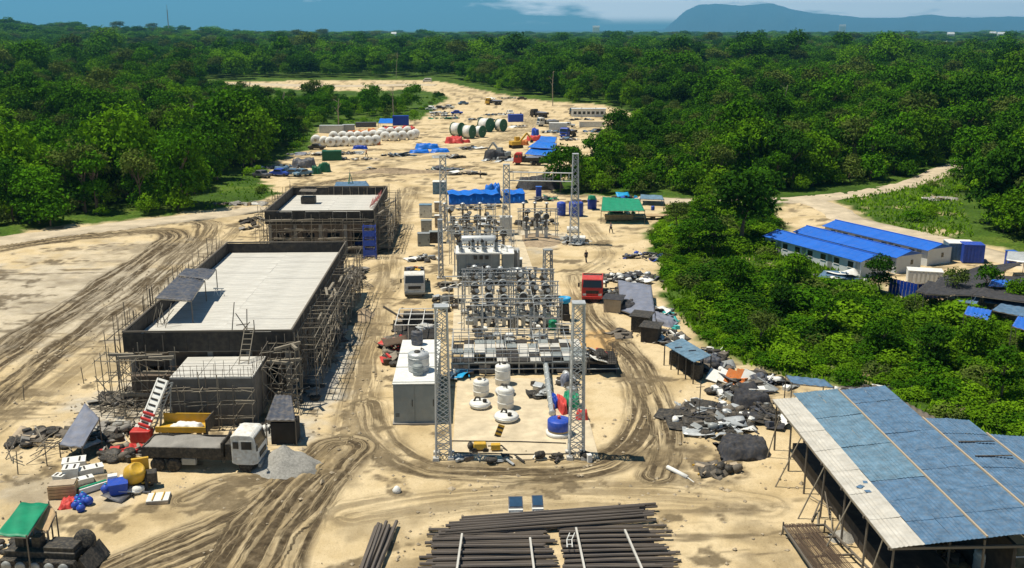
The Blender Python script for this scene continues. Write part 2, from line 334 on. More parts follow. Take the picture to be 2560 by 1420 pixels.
def build_ground():
    ys = [-400.0, -120.0, 0.0, 25.0]; y = 38.0
    while y < 60000:
        ys.append(y); y *= 1.0034 if y < 150 else (1.0062 if y < 330 else (1.02 if y < 900 else 1.06))
    ys = np.array(ys)
    u = np.linspace(-1, 1, 620)
    core = np.abs(ys)[:, None] * 0.60 * u[None, :] + 14 * u[None, :]
    ext = np.array([4.0, 2.2, 1.35]); wid = (np.abs(ys) * 0.60 + 14)[:, None]
    X = np.concatenate([-wid * ext[None, :] - 300 * (ext[None, :] - 1.3), core, wid * ext[None, ::-1] + 300 * (ext[None, ::-1] - 1.3)], axis=1)
    Y = np.repeat(ys[:, None], X.shape[1], axis=1)
    near = (Y > 20) & (Y < 700)
    ash = np.zeros(X.shape); green = np.ones(X.shape); mud = np.zeros(X.shape); rut = np.zeros(X.shape); pale = np.zeros(X.shape); field = np.zeros(X.shape)
    xs, yy = X[near], Y[near]
    nb = (fbm(xs / 3.1, yy / 3.1, 4) - .5)
    ds = sdf(SITE, xs, yy) + nb * 4.5
    dc = sdf(CAMP, xs, yy) + nb * 4.0
    g = 1 - np.maximum(sstep(-.7, .9, ds), sstep(-.8, 1.2, dc))
    dm = sdf(MEADOW, xs, yy)
    bare = sstep(.56, .68, fbm(xs / 6.5 + 40, yy / 6.5, 4)) * sstep(-1, 4, dm) * .8
    dv = sdf(SLOPE, xs, yy); bare2 = sstep(.60, .70, fbm(xs / 5 + 80, yy / 5, 4)) * sstep(0, 5, dv) * .6
    g = np.clip(g - bare - bare2, 0, 1)
    md = np.zeros(xs.shape); rt = np.zeros(xs.shape)
    w0 = fbm(xs / 1.7, yy / 1.7, 3)
    xa, ya, mda, rta = xs, yy, md, rt
    tea, taa, tla = np.zeros(xs.shape), np.zeros(xs.shape), np.zeros(xs.shape)
    for pts, w, s, n in MUDP:
        lo = pts.min(0) - 2 * w - 1; hi = pts.max(0) + 2 * w + 1
        sel = np.nonzero((xa > lo[0]) & (xa < hi[0]) & (ya > lo[1]) & (ya < hi[1]))[0]
        if len(sel) == 0: continue
        xs, yy, md, rt = xa[sel], ya[sel], mda[sel], rta[sel]
        d, sd, al = seg_dist(pts, xs, yy); d = d * sd
        off = (fbm(al / 7.0 + w * 31, d / 2.5, 3) - .5) * 1.3
        dd = (d + off) / w
        env = sstep(1.25, .55, np.abs(dd))
        line = .5 + .5 * np.cos(dd * PI * n + (fbm(al / 3.2 + 3, d * .8 + w, 3) - .5) * 9)
        line = line ** 1.3 * (0.55 + .9 * fbm(al / 4.5 + 9, d * 3.2, 3))
        m = env * min(1.0, s * 1.25) * np.clip(sstep(.22, .75, line) * 1.5 + (.5 if s >= .9 else .25 * (s > .6)), 0, 1) * (.35 + .4 * sstep(.3, .6, fbm(al / 9 + 5 * w, d / 4, 3)))
        brk = (.55 if s < .5 else .8) + .3 * sstep(.35, .6, fbm(al / 11 + 5 * w, d / 5, 3))
        te = np.clip(sstep(1.3, .75, np.abs(dd)) * (.46 + .85 * s) * brk, 0, 1); up = te > tea[sel]
        tea[sel] = np.where(up, te, tea[sel]); taa[sel] = np.where(up, d + off * .6, taa[sel]); tla[sel] = np.where(up, al + w * 137, tla[sel])
        mda[sel] = np.maximum(md, m); rta[sel] = rt + env * s * (.5 - line) * .15
    xs, yy, md, rt = xa, ya, mda, rta
    trk = [np.zeros(X.shape) for _ in range(3)]
    trk[0][near] = tea * (1 - g); trk[1][near] = taa; trk[2][near] = tla
    for (cx, cy), a, b, s in PATCHP:
        q = np.hypot((xs - cx) / a, (yy - cy) / b) + (w0 - .5) * 1.6
        e = sstep(1.15, .5, q)
        if s > 0: md = np.maximum(md, e * s * (.55 + .8 * (fbm(xs / .8 + 9, yy / .8, 3) - .2))); rt = rt + e * s * .14 * (fbm(xs / .7, yy / .7, 3) - .4)
        else: pale[near] = np.maximum(pale[near], e * -s)
    ah = np.zeros(xs.shape)
    for c, a, b, s in ASH:
        cx, cy = G(*c); q = np.hypot((xs - cx) / a, (yy - cy) / b) + (w0 - .5) * 1.2; ah = np.maximum(ah, sstep(1.2, .5, q) * s)
    ash[near] = ah
    blot = sstep(.60, .70, fbm(xs / 2.6 + 11, yy / 2.6 + 3, 5, .6)) * .8
    md = np.maximum(md, blot * (1 - g))
    st = sstep(.58, .70, fbm(xs / 5.5 + 31, yy / 1.1 + 3, 4, .6)) * sstep(.45, .6, fbm(xs / 14, yy / 14 + 50, 2)) * .75
    md = np.maximum(md, st * (1 - g))
    fine = (fbm(xs / .9, yy / .9, 4, .6) - .5)
    green[near] = g; mud[near] = np.clip(md, 0, 1) * (1 - g * .7); rut[near] = rt * (1 - g) + fine * .16 + nb * .28 * (1 - sstep(-4, 0, ds) * .3) + g * (fbm(xs / 1.1 + 7, yy / 1.1, 3) - .3) * .5
    far = Y > 600
    for p in FIELDS: field[far] = np.maximum(field[far], sstep(-12, 12, sdf(p, X[far], Y[far]) + (fbm(X[far] / 60, Y[far] / 60, 3) - .5) * 40))
    flat = np.zeros(X.shape)
    # level pads under the two buildings, the yard and the substation
    Z = hill(X, Y) + rut
    me = bpy.data.meshes.new('ground'); nr, nc = X.shape
    co = np.stack([X, Y, Z], -1).reshape(-1, 3)
    idx = np.arange(nr * nc).reshape(nr, nc)
    q = np.stack([idx[:-1, :-1], idx[:-1, 1:], idx[1:, 1:], idx[1:, :-1]], -1).reshape(-1, 4)
    me.vertices.add(len(co)); me.vertices.foreach_set('co', co.astype(np.float32).ravel())
    me.loops.add(q.size); me.loops.foreach_set('vertex_index', q.astype(np.int32).ravel())
    me.polygons.add(len(q)); me.polygons.foreach_set('loop_start', np.arange(0, q.size, 4, dtype=np.int32)); me.polygons.foreach_set('loop_total', np.full(len(q), 4, np.int32))
    me.update(calc_edges=True)
    for nm, arr in (('green', green), ('mud', mud), ('pale', pale), ('ash', ash), ('track', trk[0]), ('across', trk[1]), ('along', trk[2]), ('field', field)):
        a = me.attributes.new(nm, 'FLOAT', 'POINT'); a.data.foreach_set('value', arr.astype(np.float32).ravel())
    me.polygons.foreach_set('use_smooth', [True] * len(q))
    o = bpy.data.objects.new('ground', me); COL.objects.link(o); o['kind'] = 'structure'
    return o

def ground_mat():
    m = bpy.data.materials.new('sandy_ground'); nt, N, L = nodes_of(m); b = N['Principled BSDF']; b.inputs['Roughness'].default_value = .95; b.inputs['Specular IOR Level'].default_value = .1
    def attr(n): a = N.new('ShaderNodeAttribute'); a.attribute_name = n; return a.outputs['Fac']
    geo = N.new('ShaderNodeNewGeometry')
    def noise(sc, det=6, ro=.6):
        n = N.new('ShaderNodeTexNoise'); n.inputs['Scale'].default_value = sc; n.inputs['Detail'].default_value = det; n.inputs['Roughness'].default_value = ro
        L.new(geo.outputs['Position'], n.inputs['Vector']); return n.outputs[0]
    def ramp(src, stops):
        r = N.new('ShaderNodeValToRGB'); e = r.color_ramp.elements
        while len(e) < len(stops): e.new(.5)
        for k, (p, c) in enumerate(stops): e[k].position = p; e[k].color = (*c, 1)
        L.new(src, r.inputs[0]); return r.outputs[0]
    def mix(f, a, c, t='MIX'):
        x = N.new('ShaderNodeMix'); x.data_type = 'RGBA'; x.blend_type = t
        if isinstance(f, (int, float)): x.inputs[0].default_value = f
        else: L.new(f, x.inputs[0])
        for s, v in ((6, a), (7, c)):
            if isinstance(v, tuple): x.inputs[s].default_value = (*v, 1)
            else: L.new(v, x.inputs[s])
        return x.outputs[2]
    sand = ramp(noise(.16, 7, .62), [(.30, (.40, .305, .165)), (.45, (.53, .415, .24)), (.56, (.62, .50, .31)), (.70, (.47, .365, .21))])
    spk = ramp(noise(3.5, 6, .7), [(.31, (.42, .39, .35)), (.40, (.97, .96, .95)), (.62, (1.0, 1.0, 1.0)), (.74, (1.22, 1.2, 1.18))])
    sand = mix(.6, sand, spk, 'MULTIPLY')
    grit = ramp(noise(9.0, 4, .75), [(.36, (.5, .48, .45)), (.46, (1, 1, 1)), (.66, (1, 1, 1)), (.74, (1.3, 1.28, 1.25))]); sand = mix(.28, sand, grit, 'MULTIPLY')
    sand = mix(attr('ash'), sand, ramp(noise(.8, 8, .7), [(.3, (.27, .255, .22)), (.55, (.47, .445, .39)), (.75, (.58, .55, .49))]))
    sand = mix(attr('pale'), sand, (.56, .34, .13))
    mudc = ramp(noise(1.3, 7, .68), [(.32, (.045, .033, .020)), (.5, (.09, .067, .040)), (.68, (.18, .14, .088))])
    def mth(op, a, c):
        x = N.new('ShaderNodeMath'); x.operation = op
        for s, v in ((0, a), (1, c)):
            if isinstance(v, (int, float)): x.inputs[s].default_value = v
            else: L.new(v, x.inputs[s])
        return x.outputs[0]
    cv = N.new('ShaderNodeCombineXYZ'); L.new(mth('MULTIPLY', attr('across'), 1.9), cv.inputs[0]); L.new(mth('MULTIPLY', attr('along'), .085), cv.inputs[1])
    sn = N.new('ShaderNodeTexNoise'); sn.inputs['Scale'].default_value = 1.0; sn.inputs['Detail'].default_value = 6; sn.inputs['Roughness'].default_value = .66; L.new(cv.outputs[0], sn.inputs['Vector'])
    sr = N.new('ShaderNodeMapRange'); sr.inputs[1].default_value = .41; sr.inputs[2].default_value = .53; L.new(sn.outputs[0], sr.inputs[0])
    lines = mth('MULTIPLY', sr.outputs[0], attr('track')); mask = mth('MAXIMUM', lines, attr('mud'))
    dirt = mix(mask, sand, mudc)
    grass = ramp(noise(.09, 8, .7), [(.32, (.028, .058, .010)), (.5, (.058, .115, .014)), (.64, (.10, .155, .022)), (.78, (.17, .17, .055))])
    gsp = ramp(noise(2.2, 5, .7), [(.35, (.45, .45, .45)), (.65, (1.25, 1.25, 1.2))])
    grass = mix(.8, grass, gsp, 'MULTIPLY')
    grass = mix(attr('field'), grass, (.14, .20, .03))
    col = mix(attr('green'), dirt, grass)
    L.new(col, b.inputs['Base Color'])
    bp = N.new('ShaderNodeBump'); bp.inputs['Strength'].default_value = .75; bp.inputs['Distance'].default_value = .16
    L.new(mth('SUBTRACT', noise(2.6, 9, .7), mth('MULTIPLY', lines, .55)), bp.inputs['Height']); L.new(bp.outputs[0], b.inputs['Normal'])
    MATS['sandy_ground'] = m; return m
ground = build_ground(); ground.data.materials.append(ground_mat())

def strip(name, pts, w, m, z=.1, kind='structure'):
    p = smooth(np.array([G(*q) for q in pts]), 10); b = MB(); n = len(p); rows = []
    for i in range(n):
        t = p[min(i + 1, n - 1)] - p[max(i - 1, 0)]; t = t / (np.hypot(*t) + 1e-9); nx = np.array([-t[1], t[0]])
        row = []
        for k, (s, dz) in enumerate(((-1.12, -.35), (-1, 0), (-.5, .05), (0, .02), (.5, .05), (1, 0), (1.12, -.35))):
            j = (fbm(np.array([p[i][0] * .3 + k]), np.array([p[i][1] * .3]), 2)[0] - .5) * 1.4 if abs(s) >= 1 else 0
            c = p[i] + nx * (s * w / 2 + j); row.append((c[0], c[1], z + dz))
        rows.append(row)
    b.v = [v for r in rows for v in r]
    b.f = [(i * 7 + k, i * 7 + k + 1, i * 7 + 8 + k, i * 7 + 7 + k) for i in range(n - 1) for k in range(6)]
    o = b.build(name, m); o['kind'] = kind
    o.data.polygons.foreach_set('use_smooth', [True] * len(o.data.polygons)); return o
mat('pale_road', (.50, .42, .30), .95, .3, .35, bump=.5, bscale=3)
strip('dirt_road', [(-500, 690), (-200, 640), (0, 604), (180, 580), (330, 562), (480, 545), (600, 530), (660, 520)], 5.5, 'pale_road', .16)
strip('dirt_road', [(1590, 497), (1700, 505), (1800, 506), (1950, 503), (2080, 493), (2200, 477), (2300, 452), (2380, 420), (2470, 390), (2600, 360)], 5.2, 'pale_road', .16)
strip('dirt_road', [(2030, 505), (2075, 520), (2130, 552), (2230, 575), (2350, 602), (2480, 640), (2620, 680)], 5.2, 'pale_road', .14)
strip('dirt_road', [(500, 212), (640, 212), (780, 216), (900, 216), (1010, 214), (1090, 214)], 15, 'pale_road', .5)

# ------------------------------------------------------------------ mountains far off
def mountains():
    mat('mountain_forest', (.03, .045, .035), 1.0, .3, .002)
    Rm = 27000.0; b = MB(); n = 260
    prof = [(1150, 76), (1500, 76), (1660, 74), (1715, 26), (1745, 12), (1800, 9), (1850, 14), (1930, 8), (1975, 22), (2040, 34), (2100, 38), (2150, 44), (2250, 44), (2320, 36), (2380, 42), (2440, 44), (2520, 41), (2700, 46), (2950, 52), (3300, 70)]
    px = [a for a, _ in prof]; py = [c for _, c in prof]; rows = [[], [], [], []]
    for i in range(n):
        x = 1150 + (3300 - 1150) * i / (n - 1); y = np.interp(x, px, py)
        d = _fw + (x - 1280) / F * _rt - (y - 710) / F * _up; hd = math.hypot(d[0], d[1])
        z = CAM_H + d[2] / hd * Rm + (random.random() - .5) * 14
        ux, uy = d[0] / hd, d[1] / hd
        z = max(z, 0); k1 = .45 + .3 * float(fbm(np.array([i * .13]), np.array([3.0]), 3)[0]); w = .97 + .03 * math.sin(i * .5)
        rows[0].append((ux * Rm * .80, uy * Rm * .80, -30)); rows[1].append((ux * Rm * .91 * w, uy * Rm * .91 * w, z * k1 * .7)); rows[2].append((ux * Rm, uy * Rm, z)); rows[3].append((ux * Rm * 1.08, uy * Rm * 1.08, -30))
    b.v = rows[0] + rows[1] + rows[2] + rows[3]
    b.f = [(r * n + i, r * n + i + 1, (r + 1) * n + i + 1, (r + 1) * n + i) for r in range(3) for i in range(n - 1)]
    o = b.build('mountains', 'mountain_forest'); o['kind'] = 'structure'
mountains()

# ------------------------------------------------------------------ trees
leaf_mat('leaf_green', (.009, .036, .004), (.080, .22, .007), .13)
leaf_mat('leaf_dark', (.007, .024, .004), (.042, .125, .008), .12)
leaf_mat('leaf_bright', (.020, .070, .005), (.145, .31, .009), .17)
leaf_mat('leaf_olive', (.022, .044, .012), (.135, .19, .034), .18)
leaf_mat('leaf_scrub', (.032, .095, .006), (.20, .38, .012), .24)
mat('bark', (.16, .12, .08), .9, .3, 3); mat('dry_wood', (.30, .25, .18), .85, .3, 3)
def crown_mesh(name, m, lobes, leaves, size, seed, core=True):
    """leaf faces spread over uneven lobes (x, y, z, rx, rz)"""
    rs = np.random.RandomState(seed); L = np.array(lobes); w = L[:, 3] ** 2; w = w / w.sum()
    k = rs.choice(len(L), leaves, p=w)
    d = rs.normal(size=(leaves, 3)); d[:, 2] = np.where(d[:, 2] < -.25 * np.abs(d[:, 2]) - .2, -d[:, 2], d[:, 2]); d /= np.linalg.norm(d, axis=1)[:, None]
    rr = .72 + .36 * rs.rand(leaves) ** .6
    bump = 1 + .22 * np.sin(d[:, 0] * 7 + k * 2.1) * np.cos(d[:, 1] * 6 + k) + .15 * np.sin(d[:, 2] * 9 + k)
    c = np.stack([L[k, 0] + d[:, 0] * L[k, 3] * rr * bump, L[k, 1] + d[:, 1] * L[k, 3] * rr * bump, L[k, 2] + d[:, 2] * L[k, 4] * rr * bump], -1)
    nrm = d * 1.0 + rs.normal(size=(leaves, 3)) * .62 + np.array([0, 0, .25]); nrm /= np.linalg.norm(nrm, axis=1)[:, None]
    t = np.cross(nrm, rs.normal(size=(leaves, 3))); t /= np.linalg.norm(t, axis=1)[:, None] + 1e-9; bt = np.cross(nrm, t)
    s = size * (.55 + .9 * rs.rand(leaves))[:, None]
    v = np.stack([c - t * s * .5, c + bt * s * .33 + nrm * s * .12, c + t * s * .62, c - bt * s * .36 - nrm * s * .06], 1).reshape(-1, 3)
    q = np.arange(leaves * 4).reshape(-1, 4); tone = np.repeat(np.clip(rs.rand(len(L))[k] * .5 + .25 + rs.normal(size=leaves) * .2, 0, 1), 4)
    me = bpy.data.meshes.new(name); me.vertices.add(len(v)); me.vertices.foreach_set('co', v.astype(np.float32).ravel())
    me.loops.add(q.size); me.loops.foreach_set('vertex_index', q.astype(np.int32).ravel())
    me.polygons.add(leaves); me.polygons.foreach_set('loop_start', np.arange(0, q.size, 4, dtype=np.int32)); me.polygons.foreach_set('loop_total', np.full(leaves, 4, np.int32))
    me.update(calc_edges=True); a = me.attributes.new('tone', 'FLOAT', 'POINT'); a.data.foreach_set('value', tone.astype(np.float32))
    me.materials.append(MATS[m]); return me
def trunk_mesh(name, h, r, lobes, m='bark', seed=0):
    rs = random.Random(seed); b = MB(); p = Vector((0, 0, -.4)); rad = r
    for i in range(4):
        q = Vector((rs.uniform(-.25, .25), rs.uniform(-.25, .25), h * (i + 1) / 4)); b.tube(p, q, rad, 7, rad * .78, cap=i == 3); p = q; rad *= .78
    for l in lobes:
        b.tube((rs.uniform(-.15, .15), rs.uniform(-.15, .15), h * rs.uniform(.55, .95)), (l[0] * .85, l[1] * .85, l[2]), r * .42, 5, r * .12, cap=False)
    return b.mesh(name, m)
def lobes_round(seed, R0, h, n=7, flat=.75):
    rs = random.Random(seed); out = [(0, 0, h, R0 * .78, R0 * .72)]
    for i in range(n):
        a = 2 * PI * i / n + rs.uniform(-.4, .4); q = R0 * rs.uniform(.45, .72); r = R0 * rs.uniform(.36, .56)
        out.append((q * math.cos(a), q * math.sin(a), h + rs.uniform(-.38, .34) * R0, r, r * flat))
    return out
TREE_KINDS = []
for i, (m, R0, h, th, n, lv, sz) in enumerate((('leaf_green', 4.4, 7.6, 6.0, 8, 2800, .56), ('leaf_dark', 3.9, 8.0, 6.4, 7, 2400, .55), ('leaf_bright', 3.8, 6.6, 5.2, 8, 2500, .54), ('leaf_green', 3.2, 9.4, 8.0, 6, 1600, .54), ('leaf_olive', 3.6, 8.4, 6.8, 9, 1400, .50), ('leaf_bright', 5.2, 7.6, 5.8, 10, 3200, .58))):
    lb = lobes_round(20 + i, R0, h, n, .82 if i != 3 else 1.15)
    if i != 4: lb += [(R0 * .5 * math.cos(a + i), R0 * .5 * math.sin(a + i), h * .48, R0 * .5, R0 * .55) for a in (0, 1.3, 2.5, 3.8, 5.1)]
    TREE_KINDS.append((crown_mesh('crown', m, lb, lv, sz, 40 + i), trunk_mesh('trunk', th, .26, lb[1:6], 'bark', i), R0))
BUSH_KINDS = []
for i, (m, R0, lv, sz) in enumerate((('leaf_scrub', 1.9, 950, .28), ('leaf_green', 2.2, 1050, .30), ('leaf_scrub', 1.5, 750, .26), ('leaf_olive', 1.8, 700, .27), ('leaf_dark', 2.3, 950, .32))):
    lb = lobes_round(70 + i, R0, R0 * .62, 6, .8)
    BUSH_KINDS.append((crown_mesh('foliage', m, lb, lv, sz, 90 + i), trunk_mesh('stem', R0 * .6, .09, lb[1:5], 'bark', 9 + i), R0))

def place_trees():
    rs = np.random.RandomState(12); pts = []
    # jittered grid, coarser with distance
    for y0, y1, st in ((75, 330, 4.8), (330, 620, 6.0), (620, 1300, 10.5), (1300, 2800, 20), (2800, 6000, 46)):
        gy = np.arange(y0, y1, st); half = y1 * .62 + 40
        gx = np.arange(-half, half, st); XX, YY = np.meshgrid(gx, gy); XX = XX.ravel() + rs.uniform(-.48, .48, XX.size) * st; YY = YY.ravel() + rs.uniform(-.48, .48, YY.size) * st
        k = (np.abs(XX) < YY * .60 + 25); XX, YY = XX[k], YY[k]
        # only what the photograph can see
        keep = rs.rand(len(XX)) > (.10 if y1 < 700 else 0)
        for p, marg in ((SITE, 2.5), (CAMP, 3), (SLOPE, -2), (MEADOW, 1.5), (VERGE, 2.0), (BACKGAP, 2.0), (ROADGAP, 1.0)):
            if y0 < 900: keep &= sdf(p, XX, YY) < -marg if marg > 0 else ~inside(p, XX, YY)
        if y1 > 620:
            for p in FIELDS: keep &= ~inside(p, XX, YY)
            keep &= fbm(XX / 150 + 3, YY / 150 + 4, 3) < (.66 if y0 < 1300 else .60)
        XX, YY = XX[keep], YY[keep]
        sc = {4.8: .74, 6.0: .83, 10.5: 1.25, 20: 2.0, 46: 3.8}[st]
        s = sc * (.58 + .78 * rs.rand(len(XX))); s *= np.where(rs.rand(len(XX)) < .08, 1.42, 1.0)
        s = s * (1 + .45 * (fbm(XX / 45, YY / 45, 2) - .5))
        for x, y, q in zip(XX, YY, s):
            px, py = in_view(x, y, 0)
            if 480 < px < 1100 and 230 < py < 335: q *= .58
            if 1360 < px < 1760 and 285 < py < 500: q *= .6
            pts.append((x, y, q, st))
    return pts
def in_view(x, y, z=5.0):
    d = np.array([x, y, z - CAM_H]); dep = d @ _fw
    return 1280 + F * (d @ _rt) / dep, 710 - F * (d @ _up) / dep
TREES = place_trees()
def wood():
    rs = np.random.RandomState(4); idx = []
    for i, (x, y, s, st) in enumerate(TREES):
        px, py = in_view(x, y)
        if -60 < px < 2620 and py < 1500: idx.append((math.hypot(x, y) / s, i))
    idx.sort(); near = set(i for _, i in idx[:270])
    zs = hill(np.array([t[0] for t in TREES]), np.array([t[1] for t in TREES]))
    kinds = [int(v) for v in rs.choice(6, len(TREES), p=[.23, .19, .16, .13, .18, .11])]
    rots = rs.uniform(0, 2 * PI, len(TREES)); zsc = rs.uniform(.85, 1.2, len(TREES)) * np.array([{4.8: 1.05, 6.0: 1.05, 10.5: .86, 20: .55, 46: .30}[t[3]] for t in TREES])
    first = {}
    names = ['round green', 'dense dark green', 'bright leafy', 'tall slim', 'loose olive green', 'wide spreading bright']
    for i in sorted(near):
        x, y, s, _ = TREES[i]; k = kinds[i]
        where = 'at the left edge of the clearing' if x < -20 and y < 330 else ('behind the right of the yard' if y < 330 else 'far behind the yard')
        t = thing('forest_tree', f'{names[k]} tree in the forest {where}', 'tree', (x, y, zs[i]), rots[i], f'{names[k]} forest trees {where}')
        t.scale = (s, s, s * zsc[i])
        for me, nm in ((TREE_KINDS[k][0], 'crown'), (TREE_KINDS[k][1], 'trunk')):
            o = bpy.data.objects.new(nm, me); COL.objects.link(o); o.parent = t
            if nm == 'crown': first.setdefault(k, o)
    # the rest of the forest: one mass of instances
    rest = [i for i in range(len(TREES)) if i not in near]
    me = bpy.data.meshes.new('forest'); co = np.array([(TREES[i][0], TREES[i][1], zs[i]) for i in rest], np.float32)
    me.vertices.add(len(rest)); me.vertices.foreach_set('co', co.ravel())
    for nm, arr, ty in (('rot', [rots[i] for i in rest], 'FLOAT'), ('siz', [TREES[i][2] for i in rest], 'FLOAT'), ('tall', [TREES[i][2] * zsc[i] for i in rest], 'FLOAT'), ('kin', [kinds[i] for i in rest], 'INT')):
        a = me.attributes.new(nm, ty, 'POINT'); a.data.foreach_set('value', arr)
    o = bpy.data.objects.new('forest', me); COL.objects.link(o); tag(o, 'dense green forest spreading to the horizon', 'forest', None, 'stuff')
    instancer(o, [first[k] for k in range(6)])
def instancer(o, sources):
    ng = bpy.data.node_groups.new('scatter', 'GeometryNodeTree')
    ng.interface.new_socket('Geometry', in_out='INPUT', socket_type='NodeSocketGeometry'); ng.interface.new_socket('Geometry', in_out='OUTPUT', socket_type='NodeSocketGeometry')
    N, L = ng.nodes, ng.links; gi = N.new('NodeGroupInput'); go = N.new('NodeGroupOutput'); jn = N.new('GeometryNodeJoinGeometry')
    def na(n, t):
        a = N.new('GeometryNodeInputNamedAttribute'); a.data_type = t; a.inputs[0].default_value = n; return a.outputs[0]
    for k, src in enumerate(sources):
        sp = N.new('GeometryNodeMeshToPoints')
        cmp_ = N.new('FunctionNodeCompare'); cmp_.data_type = 'INT'; cmp_.operation = 'EQUAL'; L.new(na('kin', 'INT'), cmp_.inputs[2]); cmp_.inputs[3].default_value = k
        L.new(gi.outputs[0], sp.inputs['Mesh']); L.new(cmp_.outputs[0], sp.inputs['Selection'])
        oi = N.new('GeometryNodeObjectInfo'); oi.transform_space = 'ORIGINAL'; oi.inputs[0].default_value = src; oi.inputs[1].default_value = True
        ip = N.new('GeometryNodeInstanceOnPoints'); L.new(sp.outputs[0], ip.inputs['Points']); L.new(oi.outputs['Geometry'], ip.inputs['Instance'])
        cx = N.new('ShaderNodeCombineXYZ'); L.new(na('rot', 'FLOAT'), cx.inputs[2]); L.new(cx.outputs[0], ip.inputs['Rotation']); sv = N.new('ShaderNodeCombineXYZ'); L.new(na('siz', 'FLOAT'), sv.inputs[0]); L.new(na('siz', 'FLOAT'), sv.inputs[1]); L.new(na('tall', 'FLOAT'), sv.inputs[2]); L.new(sv.outputs[0], ip.inputs['Scale'])
        L.new(ip.outputs[0], jn.inputs[0])
    L.new(jn.outputs[0], go.inputs[0])
    md = o.modifiers.new('scatter', 'NODES'); md.node_group = ng
wood()

def shrubs():
    """bushes on the slope right of the yard and along the edges"""
    rs = np.random.RandomState(31); pts = []
    XX, YY = np.meshgrid(np.arange(10, 130, 2.1), np.arange(60, 185, 2.1)); XX = XX.ravel() + rs.uniform(-.9, .9, XX.size); YY = YY.ravel() + rs.uniform(-.9, .9, YY.size)
    d = sdf(SLOPE, XX, YY); open_ = fbm(XX / 9 + 20, YY / 9 + 2, 3)
    lane = poly([(1940, 590), (1975, 610), (2100, 655), (2230, 700), (2250, 745), (2190, 770), (2080, 722), (1990, 680), (1945, 650), (1925, 610)])
    k = (d > .9) & ~inside(lane, XX, YY) & ((open_ < .62) | (YY < 110))
    for x, y, dd in zip(XX[k], YY[k], d[k]):
        s = (.5 + .5 * rs.rand()) * (.85 if dd < 3 else 1.1)
        if rs.rand() < .05: s *= 1.5
        pts.append((x, y, s, .62))
    for p, st, frac in ((VERGE, 3.2, .22), (MEADOW, 3.6, .2), (BACKGAP, 6, .35)):
        x0, y0 = p.min(0); x1, y1 = p.max(0); XX, YY = np.meshgrid(np.arange(x0, x1, st), np.arange(y0, y1, st)); XX = XX.ravel() + rs.uniform(-1, 1, XX.size); YY = YY.ravel() + rs.uniform(-1, 1, YY.size)
        kk = inside(p, XX, YY) & (rs.rand(XX.size) < frac) & (sdf(SITE, XX, YY) < -1.5) & (sdf(CAMP, XX, YY) < -1)
        if p is BACKGAP: kk &= YY < 470
        pts += [(x, y, .35 + .6 * rs.rand(), .8) for x, y in zip(XX[kk], YY[kk])]
    # thicket under the edge of the forest
    for i in rs.permutation(len(TREES))[:]:
        x, y, s, st = TREES[i]
        if st < 6 or (st < 7 and rs.rand() < .3): pts.append((x + rs.uniform(-3, 3), y - rs.uniform(1.5, 3.8), .8 + .9 * rs.rand(), 1.15))
    ok = sdf(SITE, np.array([p[0] for p in pts]), np.array([p[1] for p in pts])) < -.6
    pts = [p for p, k_ in zip(pts, ok) if k_]
    vis = []
    for i, (x, y, s, zq) in enumerate(pts):
        px, py = in_view(x, y, 1)
        if -40 < px < 2600 and py < 1450: vis.append((math.hypot(x, y) / s, i))
    vis.sort(); near = set(i for _, i in vis[:280])
    kinds = [int(v) for v in rs.choice(5, len(pts), p=[.36, .18, .28, .1, .08])]; rots = rs.uniform(0, 6.28, len(pts)); first = {}
    names = ['bright green', 'mid green', 'small bright green', 'olive green', 'dark green']
    for i in sorted(near):
        x, y, s, zq = pts[i]; k = kinds[i]
        t = thing('bush', f'{names[k]} leafy bush on the overgrown slope', 'bush', (x, y, 0), rots[i], f'{names[k]} bushes on the slope'); t.scale = (s, s, s * zq)
        for me, nm in ((BUSH_KINDS[k][0], 'foliage'), (BUSH_KINDS[k][1], 'stem')):
            o = bpy.data.objects.new(nm, me); COL.objects.link(o); o.parent = t
            if nm == 'foliage': first.setdefault(k, o)
    rest = [i for i in range(len(pts)) if i not in near]
    me = bpy.data.meshes.new('undergrowth'); me.vertices.add(len(rest)); me.vertices.foreach_set('co', np.array([(pts[i][0], pts[i][1], 0) for i in rest], np.float32).ravel())
    for nm, arr, ty in (('rot', [rots[i] for i in rest], 'FLOAT'), ('siz', [pts[i][2] for i in rest], 'FLOAT'), ('tall', [pts[i][2] * pts[i][3] for i in rest], 'FLOAT'), ('kin', [kinds[i] for i in rest], 'INT')):
        a = me.attributes.new(nm, ty, 'POINT'); a.data.foreach_set('value', arr)
    o = bpy.data.objects.new('undergrowth', me); COL.objects.link(o); tag(o, 'mass of leafy undergrowth covering slope and forest edge', 'undergrowth', None, 'stuff')
    instancer(o, [first[k] for k in range(5)])
shrubs()

